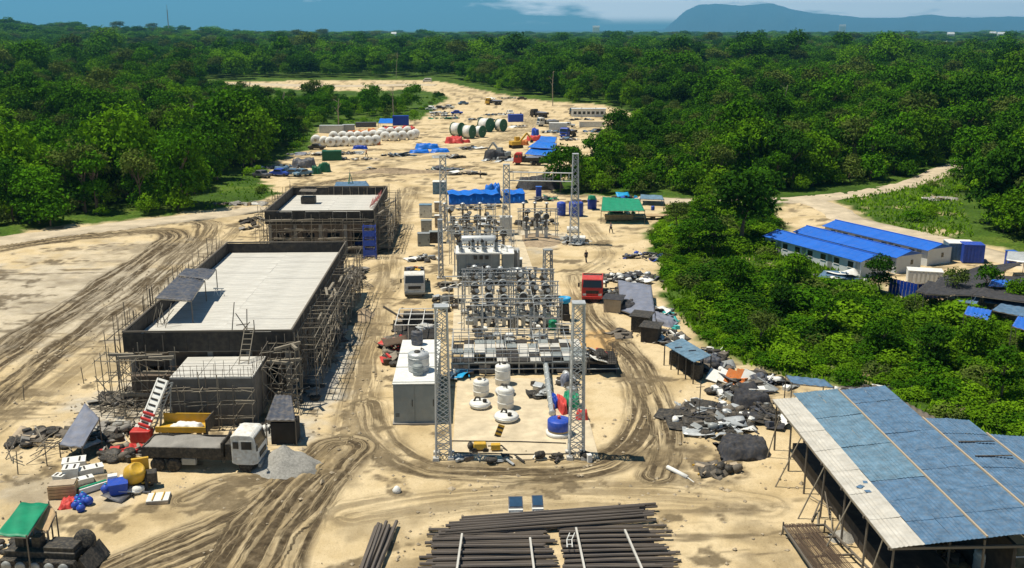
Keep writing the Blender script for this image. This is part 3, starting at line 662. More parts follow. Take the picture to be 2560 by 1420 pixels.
def grass():
    """tufts of grass on the open green patches"""
    rs = np.random.RandomState(5); V = []; T = []
    for p, n in ((MEADOW, 9000), (VERGE, 9000), (SLOPE, 26000)):
        x0, y0 = p.min(0); x1, y1 = p.max(0); x1 = min(x1, 110)
        X = rs.uniform(x0, x1, n); Y = rs.uniform(y0, y1, n); k = inside(p, X, Y) & (sdf(SITE, X, Y) < -.4) & (sdf(CAMP, X, Y) < -.5); X, Y = X[k], Y[k]
        a = rs.uniform(0, 2 * PI, len(X)); h = rs.uniform(.25, .75, len(X)); w = rs.uniform(.12, .32, len(X))
        c = np.stack([X, Y, np.full(len(X), .0)], -1); t = np.stack([np.cos(a), np.sin(a), 0 * a], -1) * w[:, None]
        top = c + np.stack([rs.normal(size=len(X)) * .22, rs.normal(size=len(X)) * .22, h], -1)
        V.append(np.stack([c - t, c + t, top], 1).reshape(-1, 3)); T.append(np.repeat(rs.rand(len(X)), 3))
    V = np.concatenate(V); T = np.concatenate(T); n = len(V) // 3; me = bpy.data.meshes.new('grass'); me.vertices.add(len(V)); me.vertices.foreach_set('co', V.astype(np.float32).ravel())
    me.loops.add(3 * n); me.loops.foreach_set('vertex_index', np.arange(3 * n, dtype=np.int32)); me.polygons.add(n); me.polygons.foreach_set('loop_start', np.arange(0, 3 * n, 3, dtype=np.int32)); me.polygons.foreach_set('loop_total', np.full(n, 3, np.int32))
    me.update(calc_edges=True); a = me.attributes.new('tone', 'FLOAT', 'POINT'); a.data.foreach_set('value', T.astype(np.float32)); me.materials.append(MATS['leaf_scrub'])
    o = bpy.data.objects.new('grass', me); COL.objects.link(o); tag(o, 'rough green grass on the open ground beside the roads', 'grass', None, 'stuff')
grass()
# ------------------------------------------------------------------ surface kit
mat('concrete', (.27, .255, .23), .9, .25, .8, bump=.3, bscale=12)
mat('pale_slab', (.53, .52, .48), .92, .3, 1.3, dust=.16, bump=.3, bscale=9, streak=(.3, 1.8, 1))
mat('dark_form', (.034, .031, .029), .8, .3, .8, dust=.08)
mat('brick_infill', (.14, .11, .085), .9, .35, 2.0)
mat('dark_inside', (.03, .028, .026), .95, .3, 1)  # near-black with the shade of covered interiors put into the colour
mat('dark_concrete', (.15, .14, .125), .92, .3, .8, bump=.3, bscale=10); mat('bamboo', (.25, .22, .17), .8, .35, 4); mat('old_wood', (.15, .13, .105), .85, .35, 4); mat('rebar', (.11, .075, .05), .8, .3, 5)
mat('dark_sheet', (.065, .075, .10), .55, .3, 1.0, dust=.25); mat('grey_tarp', (.17, .19, .25), .6, .3, .9, dust=.15)
mat('galvanised', (.52, .54, .54), .45, .2, 3, metal=.35); mat('steel_grey', (.30, .32, .32), .5, .2, 2, metal=.2, dust=.15)
mat('white_paint', (.74, .74, .70), .5, .14, 1.2, dust=.22); mat('grey_cabinet', (.24, .27, .27), .5, .15, 1, dust=.12)
mat('blue_paint', (.02, .07, .42), .45, .18, 1.5, dust=.1); mat('blue_roof', (.02, .13, .55), .4, .12, .6, dust=.06)
mat('blue_tarp', (.008, .045, .34), .45, .25, 1.3); mat('cyan_tarp', (.02, .32, .62), .45, .22, 1.3); mat('green_tarp', (.012, .24, .12), .5, .25, 1.2)
mat('red_paint', (.52, .035, .03), .45, .2, 1.5, dust=.15); mat('red_tarp', (.55, .06, .05), .55, .25, 1.5)
mat('yellow_paint', (.60, .36, .03), .5, .2, 1.5, dust=.25); mat('orange_paint', (.55, .16, .03), .55, .25, 1.5, dust=.2)
mat('black_rubber', (.022, .022, .022), .8, .3, 3, dust=.22); mat('black_steel', (.035, .033, .03), .6, .35, 2, dust=.18)
mat('glass_dark', (.02, .025, .03), .08, .1, 1, spec=.6); mat('insulator', (.10, .085, .075), .3, .2, 3, spec=.5); mat('insulator_grey', (.33, .36, .36), .3, .2, 3, spec=.5)
mat('shed_blue', (.085, .165, .27), .75, .36, 1.6, dust=.12, spec=.15); mat('shed_blue_pale', (.12, .215, .30), .75, .36, 1.6, dust=.12, spec=.15); mat('shed_white', (.50, .48, .43), .7, .25, 1.0, dust=.15, spec=.2)
mat('dark_pipe', (.085, .074, .07), .6, .45, 1.5, dust=.3); mat('truck_white', (.70, .70, .66), .5, .25, 1.5, dust=.5); mat('net_red', (.5, .16, .15), .8, .3, 3); mat('gravel', (.33, .32, .29), .95, .35, 7, bump=.8, bscale=22)
mat('earth', (.34, .26, .17), .95, .4, 1.5, bump=.8, bscale=6); mat('wood_box', (.45, .32, .18), .8, .3, 2); mat('skin', (.22, .12, .08), .6, .1, 3); mat('cloth_dark', (.03, .03, .04), .9, .2, 4)
mat('lamp_glass', (.7, .7, .65), .2, .1, 2); mat('aqua_sheet', (.06, .42, .40), .5, .25, 2); mat('camp_wall', (.62, .65, .66), .6, .1, .8, dust=.08); mat('shade_net', (.035, .037, .045), .85, .35, 1.5, dust=.1)

# ------------------------------------------------------------------ unfinished buildings
def concrete_shell(name, label, x0, x1, y0, y1, zt, par, nx, ny, bays_x, bays_y):
    """a flat-roofed concrete frame: columns, beams, recessed infill, roof slabs and a formwork parapet"""
    t = thing(name, label, 'building', ((x0 + x1) / 2, y0, 0)); ox, oy = (x0 + x1) / 2, y0
    X0, X1, Y1 = x0 - ox, x1 - ox, y1 - oy; zs = zt - par; ins = .55
    # beam band under the slab, set in from the parapet face
    MB().bx(X0 + .35, X1 - .35, .35, Y1 - .35, zs - .62, zs - .12).build('roof_beam', 'concrete', t)
    # infill walls with openings between columns
    def side(ax, n):
        for i in range(n):
            L = (X1 - X0 - 2 * ins) if ax in 'fb' else (Y1 - 2 * ins); a = i / n * L + .22; b = (i + 1) / n * L - .22; w = b - a
            zs2 = zs - .64; b_ = MB()
            def put(u0, u1, z0, z1):
                if ax == 'f': b_.bx(X0 + ins + u0, X0 + ins + u1, ins + .12, ins + .30, z0, z1)
                elif ax == 'b': b_.bx(X0 + ins + u0, X0 + ins + u1, Y1 - ins - .30, Y1 - ins - .12, z0, z1)
                elif ax == 'r': b_.bx(X1 - ins - .30, X1 - ins - .12, ins + u0, ins + u1, z0, z1)
                else: b_.bx(X0 + ins + .12, X0 + ins + .30, ins + u0, ins + u1, z0, z1)
            put(a, b, 0, 1.1); put(a, b, 2.9, zs2); put(a, a + w * .22, 1.102, 2.898); put(b - w * .22, b, 1.102, 2.898)
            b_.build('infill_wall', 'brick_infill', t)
    for ax, n in (('f', bays_x), ('b', bays_x), ('r', bays_y), ('l', bays_y)): side(ax, n)
    for i in range(bays_x + 1):
        for yy in (ins, Y1 - ins):
            MB().box((X0 + ins + (X1 - X0 - 2 * ins) * i / bays_x, yy, (zs - .63) / 2 - .15), (.42, .42, zs - .63 + .3)).build('column', 'concrete', t)
    for i in range(1, bays_y):
        for xx in (X0 + ins, X1 - ins):
            MB().box((xx, ins + (Y1 - 2 * ins) * i / bays_y, (zs - .63) / 2 - .15), (.42, .42, zs - .63 + .3)).build('column', 'concrete', t)
    # floor coloured near black, with the shade of the interior put into it
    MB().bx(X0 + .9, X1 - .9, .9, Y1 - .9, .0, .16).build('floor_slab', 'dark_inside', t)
    # roof slab panels with joints
    MB().bx(X0 + .1, X1 - .1, .1, Y1 - .1, zs - .118, zs - .06).build('roof_deck', 'concrete', t)
    pw = (X1 - X0 - .5) / nx; pl = (Y1 - .5) / ny; me = None
    for i in range(nx):
        for j in range(ny):
            b = MB().box((0, 0, 0), (pw - .012, pl - .016, .1)); 
            if me is None: me = b.mesh('roof_slab', 'pale_slab')
            o = bpy.data.objects.new('roof_slab', me); COL.objects.link(o); o.parent = t
            o.location = (X0 + .25 + pw * (i + .5), .25 + pl * (j + .5), zs - .01 + R(-.012, .012)); o.rotation_euler = (R(-.002, .002), R(-.002, .002), 0)
    # parapet of dark formwork panels
    pm = 'dark_form'
    def run(n, f):
        for i in range(n): f(i / n, (i + 1) / n, R(-.02, .02), R(-.05, .03))
    run(bays_x * 2, lambda a, b, d, h: MB().bx(X0 + (X1 - X0) * a + .012, X0 + (X1 - X0) * b - .012, d, .12 + d, zs - .45, zt + h).build('parapet_panel', pm, t))
    run(bays_x * 2, lambda a, b, d, h: MB().bx(X0 + (X1 - X0) * a + .012, X0 + (X1 - X0) * b - .012, Y1 - .12 + d, Y1 + d, zs - .3, zt + h).build('parapet_panel', pm, t))
    run(bays_y * 2, lambda a, b, d, h: MB().bx(X0 + d, X0 + .12 + d, .14 + (Y1 - .28) * a, .14 + (Y1 - .28) * b - .02, zs - .3, zt + h).build('parapet_panel', pm, t))
    run(bays_y * 2, lambda a, b, d, h: MB().bx(X1 - .12 + d, X1 + d, .14 + (Y1 - .28) * a, .14 + (Y1 - .28) * b - .02, zs - .45, zt + h).build('parapet_panel', pm, t))
    for a, b in (((X0, .06), (X1, .06)), ((X0, Y1 - .06), (X1, Y1 - .06))): pole('parapet_rail', (a[0], a[1], zt + .10), (b[0], b[1], zt + .10), .07, 'old_wood', t, 'bar')
    for x in (X0 + .06, X1 - .06): pole('parapet_rail', (x, .1, zt + .11), (x, Y1 - .1, zt + .11), .07, 'old_wood', t, 'bar')
    return t, zs
BX0, BX1, BY0, BY1 = -29.1, -15.3, 79.2, 114.8
hall, hall_z = concrete_shell('unfinished_hall', 'long unfinished concrete hall with pale slab roof and dark parapet', BX0, BX1, BY0, BY1, 6.0, 1.15, 2, 14, 4, 9)
CX0, CX1, CY0, CY1 = -29.0, -14.2, 135.4, 157.4
hall2, hall2_z = concrete_shell('unfinished_hall', 'shorter unfinished concrete hall behind, with black tank on its roof', CX0, CX1, CY0, CY1, 6.0, 1.25, 2, 9, 4, 6)
# front annex of the long hall: low block with its own slab
def annex():
    ox, oy = (BX0 + BX1) / 2, BY0; x0, x1, y0, y1, h = -23.9 - ox, -17.5 - ox, 73.9 - oy, 79.0 - oy, 3.85
    for a in range(3):
        for k in range(2):
            MB().bx(x0 + (x1 - x0) * a / 3 + .008, x0 + (x1 - x0) * (a + 1) / 3 - .008, y0 + R(-.015, .015), y0 + .2, h * k / 2 - (.2 if k == 0 else 0), h * (k + 1) / 2 - .01).build('annex_panel', 'dark_concrete', hall)
    MB().bx(x0 + .01, x0 + .2, y0 + .22, y1, -.2, h).build('annex_wall', 'dark_concrete', hall); MB().bx(x1 - .2, x1 - .01, y0 + .22, y1, -.2, h).build('annex_wall', 'dark_concrete', hall)
    for i in range(3):
        for j in range(3):
            w = (x1 - x0) / 3; l = (y1 - y0) / 3
            MB().bx(x0 + w * i + .02, x0 + w * (i + 1) - .02, y0 + l * j + .02, y0 + l * (j + 1) - .02, h + .005, h + .12 + R(-.01, .01)).build('annex_slab', 'pale_slab', hall)
    # starter bars standing up along the slab edge
    for i in range(22):
        x = x0 + (x1 - x0) * i / 21 + R(-.1, .1); pole('rebar', (x, y0 + .12, h), (x + R(-.08, .08), y0 + .12 + R(-.08, .08), h + R(.7, 1.5)), .02, 'rebar', hall)
    for i in range(12): 
        y = y0 + (y1 - y0) * i / 12; pole('rebar', (x1 - .1, y, h), (x1 - .1 + R(-.1, .1), y + R(-.1, .1), h + R(.7, 1.4)), .02, 'rebar', hall)
    for i in range(3): pole('rebar', (x0, y0 + .1 + .02 * i, h + .3 + .35 * i), (x1, y0 + .1 + .02 * i, h + .32 + .35 * i), .018, 'rebar', hall)
    # dark side bay left of the annex
    MB().bx(-28.4 - ox, -24.1 - ox, -.9, .2, -.2, 2.6).build('side_bay', 'brick_infill', hall)
    for i in range(26):
        y = R(0, 34); pole('rebar', (BX0 - ox - .25, y, 0), (BX0 - ox - .25 + R(-.15, .1), y + R(-.1, .1), 6.0 + R(.3, 1.7)), .03, 'rebar', hall)
annex()
# bent bars and timber props along the second hall
for i in range(12): pole('rebar', (-7.4, 1.5 + i * 1.7, 5.0), (-7.4 + R(-.2, .2), 1.5 + i * 1.7, 6 + R(.5, 1.6)), .035, 'old_wood', hall2)
for i in range(7):
    x = -1.0 + i * 1.3; pole('parapet_strut', (x, 21.7, 4.8), (x + R(-.1, .1), 21.75, 6.1), .05, 'bamboo', hall2)

def scaffold(name, label, a, b, h, depth, nv, levels, m='bamboo', extra=.5, diag=.5, planks=4, seed=1, group=None, sway=.18):
    """pole scaffolding along a line a-b, standing `depth` clear of it to the right hand side"""
    random.seed(seed); a = Vector((*a, 0)); b = Vector((*b, 0)); t = thing(name, label, 'scaffold', a, 0, group); d = b - a; L = d.length; d = d / L; nrm = Vector((d.y, -d.x, 0))
    P = lambda u, w, z: d * (u * L) + nrm * w + Vector((0, 0, z))
    J = lambda s=sway: Vector((R(-s, s), R(-s, s), 0))
    rad = lambda: R(.026, .046)
    for i in range(nv + 1):
        for w in (.15, depth):
            u = i / nv + R(-.25, .25) / nv; pole('upright', P(u, w, -.2) + J(.1), P(u, w, h + R(-.4, 1) * extra) + J(), rad(), m if random.random() < .45 else 'old_wood', t)
    for k in range(levels):
        z = h * (k + .8) / levels
        for w in (.1, depth + .05):
            u = 0
            while u < .97:
                v = min(1, u + R(.22, .4)); pole('ledger', P(u, w, z + R(-.12, .12)), P(v, w, z + R(-.12, .12)), rad(), m, t); u = v - .02
        for i in range(nv + 1):
            if random.random() < .65: pole('transom', P(i / nv, -.05, z + R(-.05, .1)), P(i / nv, depth + R(.2, .7), z + R(-.05, .1)), rad() * .9, m if random.random() < .6 else 'old_wood', t)
    for i in range(int(nv * diag * 2)):
        u = random.random(); k = R(.5, 1.6) / L * 2; z0 = R(0, h * .55); s = random.choice((-1, 1)); w = random.choice((.05, depth + .1))
        pole('brace', P(u, w, z0), P(min(max(u + s * k, 0), 1), w + R(-.2, .2), min(z0 + R(1.4, 2.6), h + .5)), rad() * .9, random.choice((m, 'old_wood', 'bamboo')), t)
    for i in range(planks):
        u = R(.02, .8); z = h * (random.randrange(levels) + .8) / levels + .08; v = min(1, u + R(2, 3.4) / L)
        A = P(u, R(.2, depth - .3), z); B = P(v, R(.2, depth - .3), z + R(-.03, .03)); pole('plank', A, B, .11, 'bamboo', t, 'bar')
    return t

def rscaf(*a, **k): return scaffold(*a, **k)
# the right-hand side of a line walked from far to near is -x, so walk near to far for +x
rscaf('pole_scaffold', 'dense pole scaffold along the right wall of the long hall', (BX1 + .1, BY0 + .2), (BX1 + .1, BY1 - .5), 5.7, 1.6, 26, 5, seed=2, diag=1.8, planks=18, extra=.8)
rscaf('pole_scaffold', 'pole scaffold on the front of the long hall, right of the low annex', (-17.3, BY0 - .15), (-14.6, BY0 - .15), 5.4, 2.6, 4, 4, seed=3, diag=1.6, planks=6, extra=.6)
rscaf('pole_scaffold', 'ragged pole scaffold at the front left corner of the long hall', (-30.3, BY0 - 1.0), (-24.3, BY0 - .9), 5.0, 2.2, 6, 3, seed=4, diag=1.2, planks=6, extra=1.6)
rscaf('pole_scaffold', 'thin tall poles standing along the left wall of the long hall', (BX0 - .3, BY1 - 2), (BX0 - .3, BY0), 6.0, .9, 22, 2, 'old_wood', seed=5, diag=.4, planks=0, extra=1.7)
rscaf('pole_scaffold', 'pole scaffold against the annex front with three long rails', (-24.0, 73.75), (-17.4, 73.75), 3.4, .7, 5, 3, 'bamboo', seed=6, diag=.25, planks=2, extra=1.4)
rscaf('pole_scaffold', 'pole scaffold across the front of the shorter hall', (CX0, CY0 - .15), (CX1, CY0 - .15), 5.2, 1.5, 11, 4, seed=7, diag=1.0, planks=12, extra=.8)
rscaf('pole_scaffold', 'tangled pole scaffold along the right wall of the shorter hall', (CX1 + .1, CY0), (CX1 + .1, CY1), 5.6, 1.8, 18, 5, seed=8, diag=2.0, planks=12, extra=.9)
rscaf('pole_scaffold', 'pole fence work along the left wall of the shorter hall', (CX0 - .1, CY1), (CX0 - .1, CY0), 5.6, 1.2, 12, 3, 'old_wood', seed=9, diag=.7, planks=4, extra=1.2)
random.seed(11)
# loose timber leaning by the right wall
def lean(label, px, py, n, seed, L=(2, 4), spread=1.2, m=('bamboo', 'old_wood')):
    random.seed(seed); x, y = G(px, py); t = thing('timber_heap', label, 'timber', (x, y, 0))
    for i in range(n):
        a = R(0, PI); l = R(*L); c = Vector((R(-spread, spread), R(-spread, spread), 0)); d = Vector((math.cos(a), math.sin(a), 0)) * l / 2
        pole('pole', c - d + Vector((0, 0, R(.03, .3))), c + d + Vector((0, 0, R(.05, 1.1))), R(.03, .055), random.choice(m), t)
    return t
lean('heap of loose poles beside the right wall of the long hall', 800, 905, 26, 1, (1.5, 3.6), 1.3)
lean('heap of loose poles near the far right corner of the long hall', 890, 720, 22, 2, (1.5, 3.5), 1.2)
lean('heap of poles on the ground left of the annex', 390, 960, 20, 3, (1.5, 3.5), 1.5)

# shade canopy standing on the hall roof
def canopy():
    z = hall_z + .05
    A, B = G3(388, 745, z + 2.3), G3(478, 752, z + 2.0); C, D = G3(512, 700, z + 2.1), G3(444, 690, z + 2.4); E, F_ = G3(540, 672, z + 2.2), G3(465, 670, z + 2.4)
    o = A.copy(); o.z = z; t = thing('shade_canopy', 'dark sheet canopy on posts standing on the long hall roof', 'canopy', o)
    rel = lambda v: Vector(v) - o
    f = lambda u, v: .05 * math.sin(u * 9) * math.sin(v * 5) - .12 * math.sin(v * PI) * u + .025 * math.sin(u * 60)
    MB().sheet(rel(A), rel(B), rel(C), rel(D), 24, 8, f, .04).build('roof_sheet', 'dark_sheet', t, True)
    MB().sheet(rel(D) + Vector((0, 0, .06)), rel(C) + Vector((.3, 0, .06)), rel(E), rel(F_), 24, 6, f, .04).build('roof_sheet', 'dark_sheet', t, True)
    for p in (A, B, C, D, E, F_): q = rel(p); pole('post', (q.x, q.y, 0), (q.x, q.y, q.z - .06), .05, 'old_wood', t)
    for p, q in ((A, B), (C, D), (E, F_), (A, D), (B, C)): pole('rafter', rel(p) - Vector((0, 0, .09)), rel(q) - Vector((0, 0, .09)), .04, 'bamboo', t)
    # timber bracing under the near end
    for i in range(7): pole('brace', rel(A) + Vector((R(-.5, 1.6), R(-1.6, .2), -2.3 + .03)), rel(A) + Vector((R(-.3, 1.6), R(-.8, .2), R(-1, -.2))), .035, 'bamboo', t)
    # screen boards beside it
    a, b = G3(412, 830, z), G3(480, 742, z); a, b = rel(a), rel(b)
canopy()
def trestle():
    p = G3(548, 740, hall_z + .05); t = thing('trestle', 'small white wooden trestle beside the roof canopy', 'trestle', p)
    for s in (-1, 1):
        for k in (-1, 1): pole('leg', (s * .3 + k * .22, 0, 0), (s * .3, 0, .75), .03, 'white_paint', t)
    pole('beam', (-.5, 0, .77), (.5, 0, .77), .05, 'white_paint', t, 'bar')
trestle()
def tripod():
    p = G3(605, 850, hall_z + .05); t = thing('hoist_tripod', 'crossed timber poles of a hoist on the hall roof edge', 'hoist', p)
    for a, b in (((-.9, .1, 0), (-.5, .3, 3.2)), ((.9, .2, 0), (-.4, .1, 2.3)), ((.2, 1.0, 0), (.5, .3, 2.6)), ((-.6, .9, 0), (.7, .2, 1.5)), ((-.4, 0, 1.3), (.6, .2, 1.35)), ((1.1, 0, 0), (1.05, .1, 1.7))): pole('pole', a, b, .045, 'old_wood', t)
tripod()
def ladder(label, p0, p1, w=.5, n=8, m='bamboo'):
    a = Vector(p0); t = thing('ladder', label, 'ladder', a); d = Vector(p1) - a; s = Vector((w / 2, 0, 0))
    for k in (-1, 1): pole('rail', s * k, d + s * k, .045, m, t)
    for i in range(n): c = d * ((i + .7) / n); pole('rung', c - s * 1.05, c + s * 1.05, .035, m, t)
ladder('wooden ladder leaning from the annex slab to the long hall parapet', (-18.9, 77.0, 3.97), (-18.7, 79.0, 6.5), .75, 7)

ladder('bamboo ladder on the ground by the right wall scaffold', (*G(888, 750), 0), (G(888, 750)[0] + .2, G(888, 750)[1] + 1.6, 2.2), .6, 6)
def roof_tank():
    p = G3(772, 508, hall2_z + .05); t = thing('roof_water_tank', 'black square tank on a frame on the shorter hall roof', 'tank', p)
    MB().box((0, 0, .55), (2.1, 1.5, 1.0)).build('tank_body', 'black_steel', t, bevel=.05)
    for x in (-.9, .9):
        for y in (-.6, .6): pole('leg', (x, y, 0), (x * .95, y, 1.9), .05, 'old_wood', t)
    MB().sheet((-1.2, -.9, 1.95), (1.2, -.9, 1.85), (1.2, .9, 2.0), (-1.2, .9, 2.05), 10, 4, lambda u, v: .03 * math.sin(u * 30), .04).build('cover_sheet', 'old_wood', t)
roof_tank()
def net():
    A, B = G3(925, 520, hall2_z + .15), G3(950, 470, hall2_z + 1.6); o = A.copy(); t = thing('safety_net', 'faded red safety net draped over the shorter hall parapet', 'net', o)
    b = MB(); n, k = 26, 10
    P = lambda i, j: Vector((i / n * (B.x - A.x) + .4 + j * .05 - .5 + .1 * math.sin(i * 1.7), i / n * (B.y - A.y), .1 + j / k * 1.3 * (.6 + .4 * math.sin(i * .9))))
    for i in range(n):
        for j in range(k + 1): b.tube(P(i, j), P(i + 1, j), .02, 3, cap=False)
    for i in range(n + 1):
        for j in range(k): b.tube(P(i, j), P(i, j + 1), .02, 3, cap=False)
    b.build('mesh_cords', 'net_red', t)['kind'] = 'stuff'
net()
def blue_tower():
    p = G(882, 606); p = (-14.6, 132.9); t = thing('scaffold_tower', 'bright blue access tower at the corner of the shorter hall', 'scaffold', (*p, 0))
    for x in (-.8, .8):
        for y in (-.5, .5): pole('upright', (x, y, -.1), (x, y, 4.6), .06, 'blue_paint', t)
    for k in range(6):
        z = .4 + k * .8
        for y in (-.5, .5): pole('ledger', (-.8, y, z), (.8, y, z), .05, 'blue_paint', t)
        for x in (-.8, .8): pole('transom', (x, -.5, z), (x, .5, z), .05, 'blue_paint', t)
    for k in range(3): MB().bx(-.75, .75, -.56, -.52, .5 + k * 1.3, 1.3 + k * 1.3).build('panel', 'blue_paint', t)
blue_tower()
def drum(label, px, py, r, h, m, cap='white_paint', z=0, group=None, name='steel_drum', cat='drum'):
    x, y = G(px, py, z); t = thing(name, label, cat, (x, y, z), R(0, 6), group)
    MB().lathe([(r * .97, -.05), (r, .05), (r, h * .32), (r * 1.03, h * .34), (r, h * .36), (r, h * .65), (r * 1.03, h * .67), (r, h * .69), (r, h * .96), (r * .97, h)], 18).build('shell', m, t, True)
    MB().lathe([(r * .9, h + .002), (r * .9, h + .03)], 18).build('lid', cap, t); return t
drum('blue drum with white lid at the corner between the halls', 897, 622, .55, 1.1, 'blue_paint')
drum('black and white drum beside the blue drum between the halls', 911, 632, .5, .9, 'black_rubber')

# piles
def mound(name, label, px, py, rx, ry, h, m, seed=0, cat='pile', rough=.05, pw=1.0, n=36):
    x, y = G(px, py); t_ = [];
    b = MB(); rs = random.Random(seed); o1, o2 = rs.uniform(0, 90), rs.uniform(0, 90)
    rings = 14
    for j in range(rings + 1):
        r = j / rings
        for k in range(n):
            a = 2 * PI * k / n; ux, uy = r * math.cos(a), r * math.sin(a)
            nn = float(fbm(np.array([ux * 3 + o1]), np.array([uy * 3 + o2]), 3)[0]) - .5; q = 1 + nn * .3
            z = h * max(0, 1 - r ** pw) * (1 + nn * rough * 4) - .12 * r
            b.v.append((rx * ux * q, ry * uy * q, z))
    for j in range(rings):
        for k in range(n): b.f.append((j * n + k, j * n + (k + 1) % n, (j + 1) * n + (k + 1) % n, (j + 1) * n + k))
    o = b.build(name, m, None, True); o.location = (x, y, 0); return tag(o, label, cat)
mound('gravel_pile', 'cone of grey gravel beside the white truck cab', 712, 1165, 2.6, 2.3, 1.55, 'gravel', 1)
mound('earth_bank', 'dug earth bank near the far right corner of the long hall', 905, 790, 1.6, 3.2, .9, 'earth', 2)
mound('earth_bank', 'low earth heap beside the shorter hall', 955, 560, 1.3, 3.2, .8, 'earth', 3)
mound('earth_bank', 'pale spoil heap along the front right of the long hall', 790, 960, 2.2, 5.0, .45, 'concrete', 4)
mound('earth_bank', 'long dark earth bank across the yard behind the shorter hall', 1000, 432, 15, 1.6, 1.0, 'earth', 5, rough=.3)
mound('earth_bank', 'low earth mound left of the substation lattice mast', 1030, 790, 2.0, 2.4, .8, 'earth', 6)
mound('earth_bank', 'earth heap at the base of the mid mast', 1345, 600, 4.5, 6, .45, 'earth', 7)
mound('gravel_pile', 'flat grey rubble patch below the dark lean-to sheet', 650, 1080, 2.4, 1.6, .3, 'gravel', 8)
# ------------------------------------------------------------------ substation
mat('bright_blue_tarp', (.012, .15, .60), .45, .28, 1.3, bump=.5, bscale=5); mat('tan_board', (.42, .34, .24), .8, .2, 2)
mat('path_concrete', (.58, .49, .34), .95, .25, .6, dust=.45, bump=.4, bscale=6)
b = MB(); pa, pb, pc, pd = G(1283, 585), G(1302, 585), G(1345, 712), G(1318, 712)
b.prism([pa, pb, pc, pd], -.1, .14); b.build('trench_path', 'path_concrete')['kind'] = 'structure'
b = MB(); b.prism([(-2.0, 66.5), (8.6, 66.5), (8.8, 83.8), (-1.9, 83.8)], -.1, .09); b.build('yard_slab', 'path_concrete')['kind'] = 'structure'
b = MB(); b.prism([(-2.6, 95.8), (9.6, 95.8), (9.8, 117.0), (-2.9, 117.0)], -.1, .09); b.build('yard_slab', 'path_concrete')['kind'] = 'structure'

def mast(label, x, y, h, w0, w1, panels, m='galvanised', single=True, twist=0, base=True, group=None):
    t = thing('lattice_mast', label, 'mast', (x, y, 0), twist, group); c = [(-1, -1), (1, -1), (1, 1), (-1, 1)]
    W = lambda z: (w0 + (w1 - w0) * z / h) / 2
    pt = lambda k, z: Vector((c[k][0] * W(z), c[k][1] * W(z), z))
    for k in range(4): pole('leg', pt(k, .1), pt(k, h), .048, m, t, 'bar')
    br = MB()
    for i in range(panels):
        z0 = .15 + (h - .15) * i / panels; z1 = .15 + (h - .15) * (i + 1) / panels
        for k in range(4):
            q = (k + 1) % 4; rr = .023
            segs = [(pt(k, z0), pt(q, z1)), (pt(q, z0), pt(k, z1))]
            if i % 3 == 0: segs.append((pt(k, z1), pt(q, z1)))
            for A, B in segs:
                if single: pole('brace', A, B, rr, m, t, 'bar')
                else: br.tube(A, B, rr * 1.5, 4, cap=False)
    if not single: br.build('bracing', m, t)['kind'] = 'stuff'
    MB().box((0, 0, h + .06), (w1 + .18, w1 + .18, .12)).build('cap_plate', m, t)
    if base:
        for k in range(4): MB().box((c[k][0] * w0 / 2, c[k][1] * w0 / 2, .08), (.5, .5, .34), taper=.85).build('foot_block', 'pale_slab', t)
    return t
mast('tall steel lattice mast at the front left of the substation', -2.6, 67.25, 11.3, 1.08, .78, 16)
mast('tall steel lattice mast at the front right of the substation', 7.0, 67.1, 11.5, 1.05, .75, 16)
mast('far left lattice mast beside the long blue tarpaulin', -4.9, 143.0, 12.6, 1.15, .8, 13, single=False)
mast('middle far lattice mast in front of the long blue tarpaulin', 4.2, 143.5, 11.2, 1.15, .8, 13, single=False)
mast('bent far right lattice mast carrying the pipe beam', 13.9, 140.9, 13.0, 1.3, .7, 14, single=False)
mast('short lattice mast leaning beside the breaker rows', 8.0, 111.5, 5.6, 1.0, .8, 7, 'steel_grey', single=False, twist=.2)
mast('slim lattice mast left of the transformer', -4.6, 121.0, 7.4, .55, .45, 11, single=False)
def beam():
    t = thing('gantry_beam', 'pale pipe beam spanning two far lattice masts', 'beam', (4.6, 143.3, 10.2))
    A, B = Vector((0, 0, 0)), Vector((9.0, -2.2, .1)); pole('pipe', A, B, .1, 'galvanised', t); pole('pipe', A - Vector((0, 0, 1.2)), B - Vector((0, 0, 1.2)), .09, 'galvanised', t)
    for i in range(8): p = A.lerp(B, (i + .5) / 8); pole('hanger', p, p - Vector((0, 0, 1.2)), .05, 'galvanised', t)
beam()

def insul(b, x, y, z, h, r=.13, n=9, tilt=None):
    k = max(4, int(h / .16)); pr = [(r * .55, 0)]
    for i in range(k):
        z0 = h * (i + .15) / k; pr += [(r * .55, z0), (r * 1.25, z0 + h / k * .3), (r * .55, z0 + h / k * .55)]
    pr.append((r * .55, h)); return b.lathe(pr, n, (x, y, z), tilt)
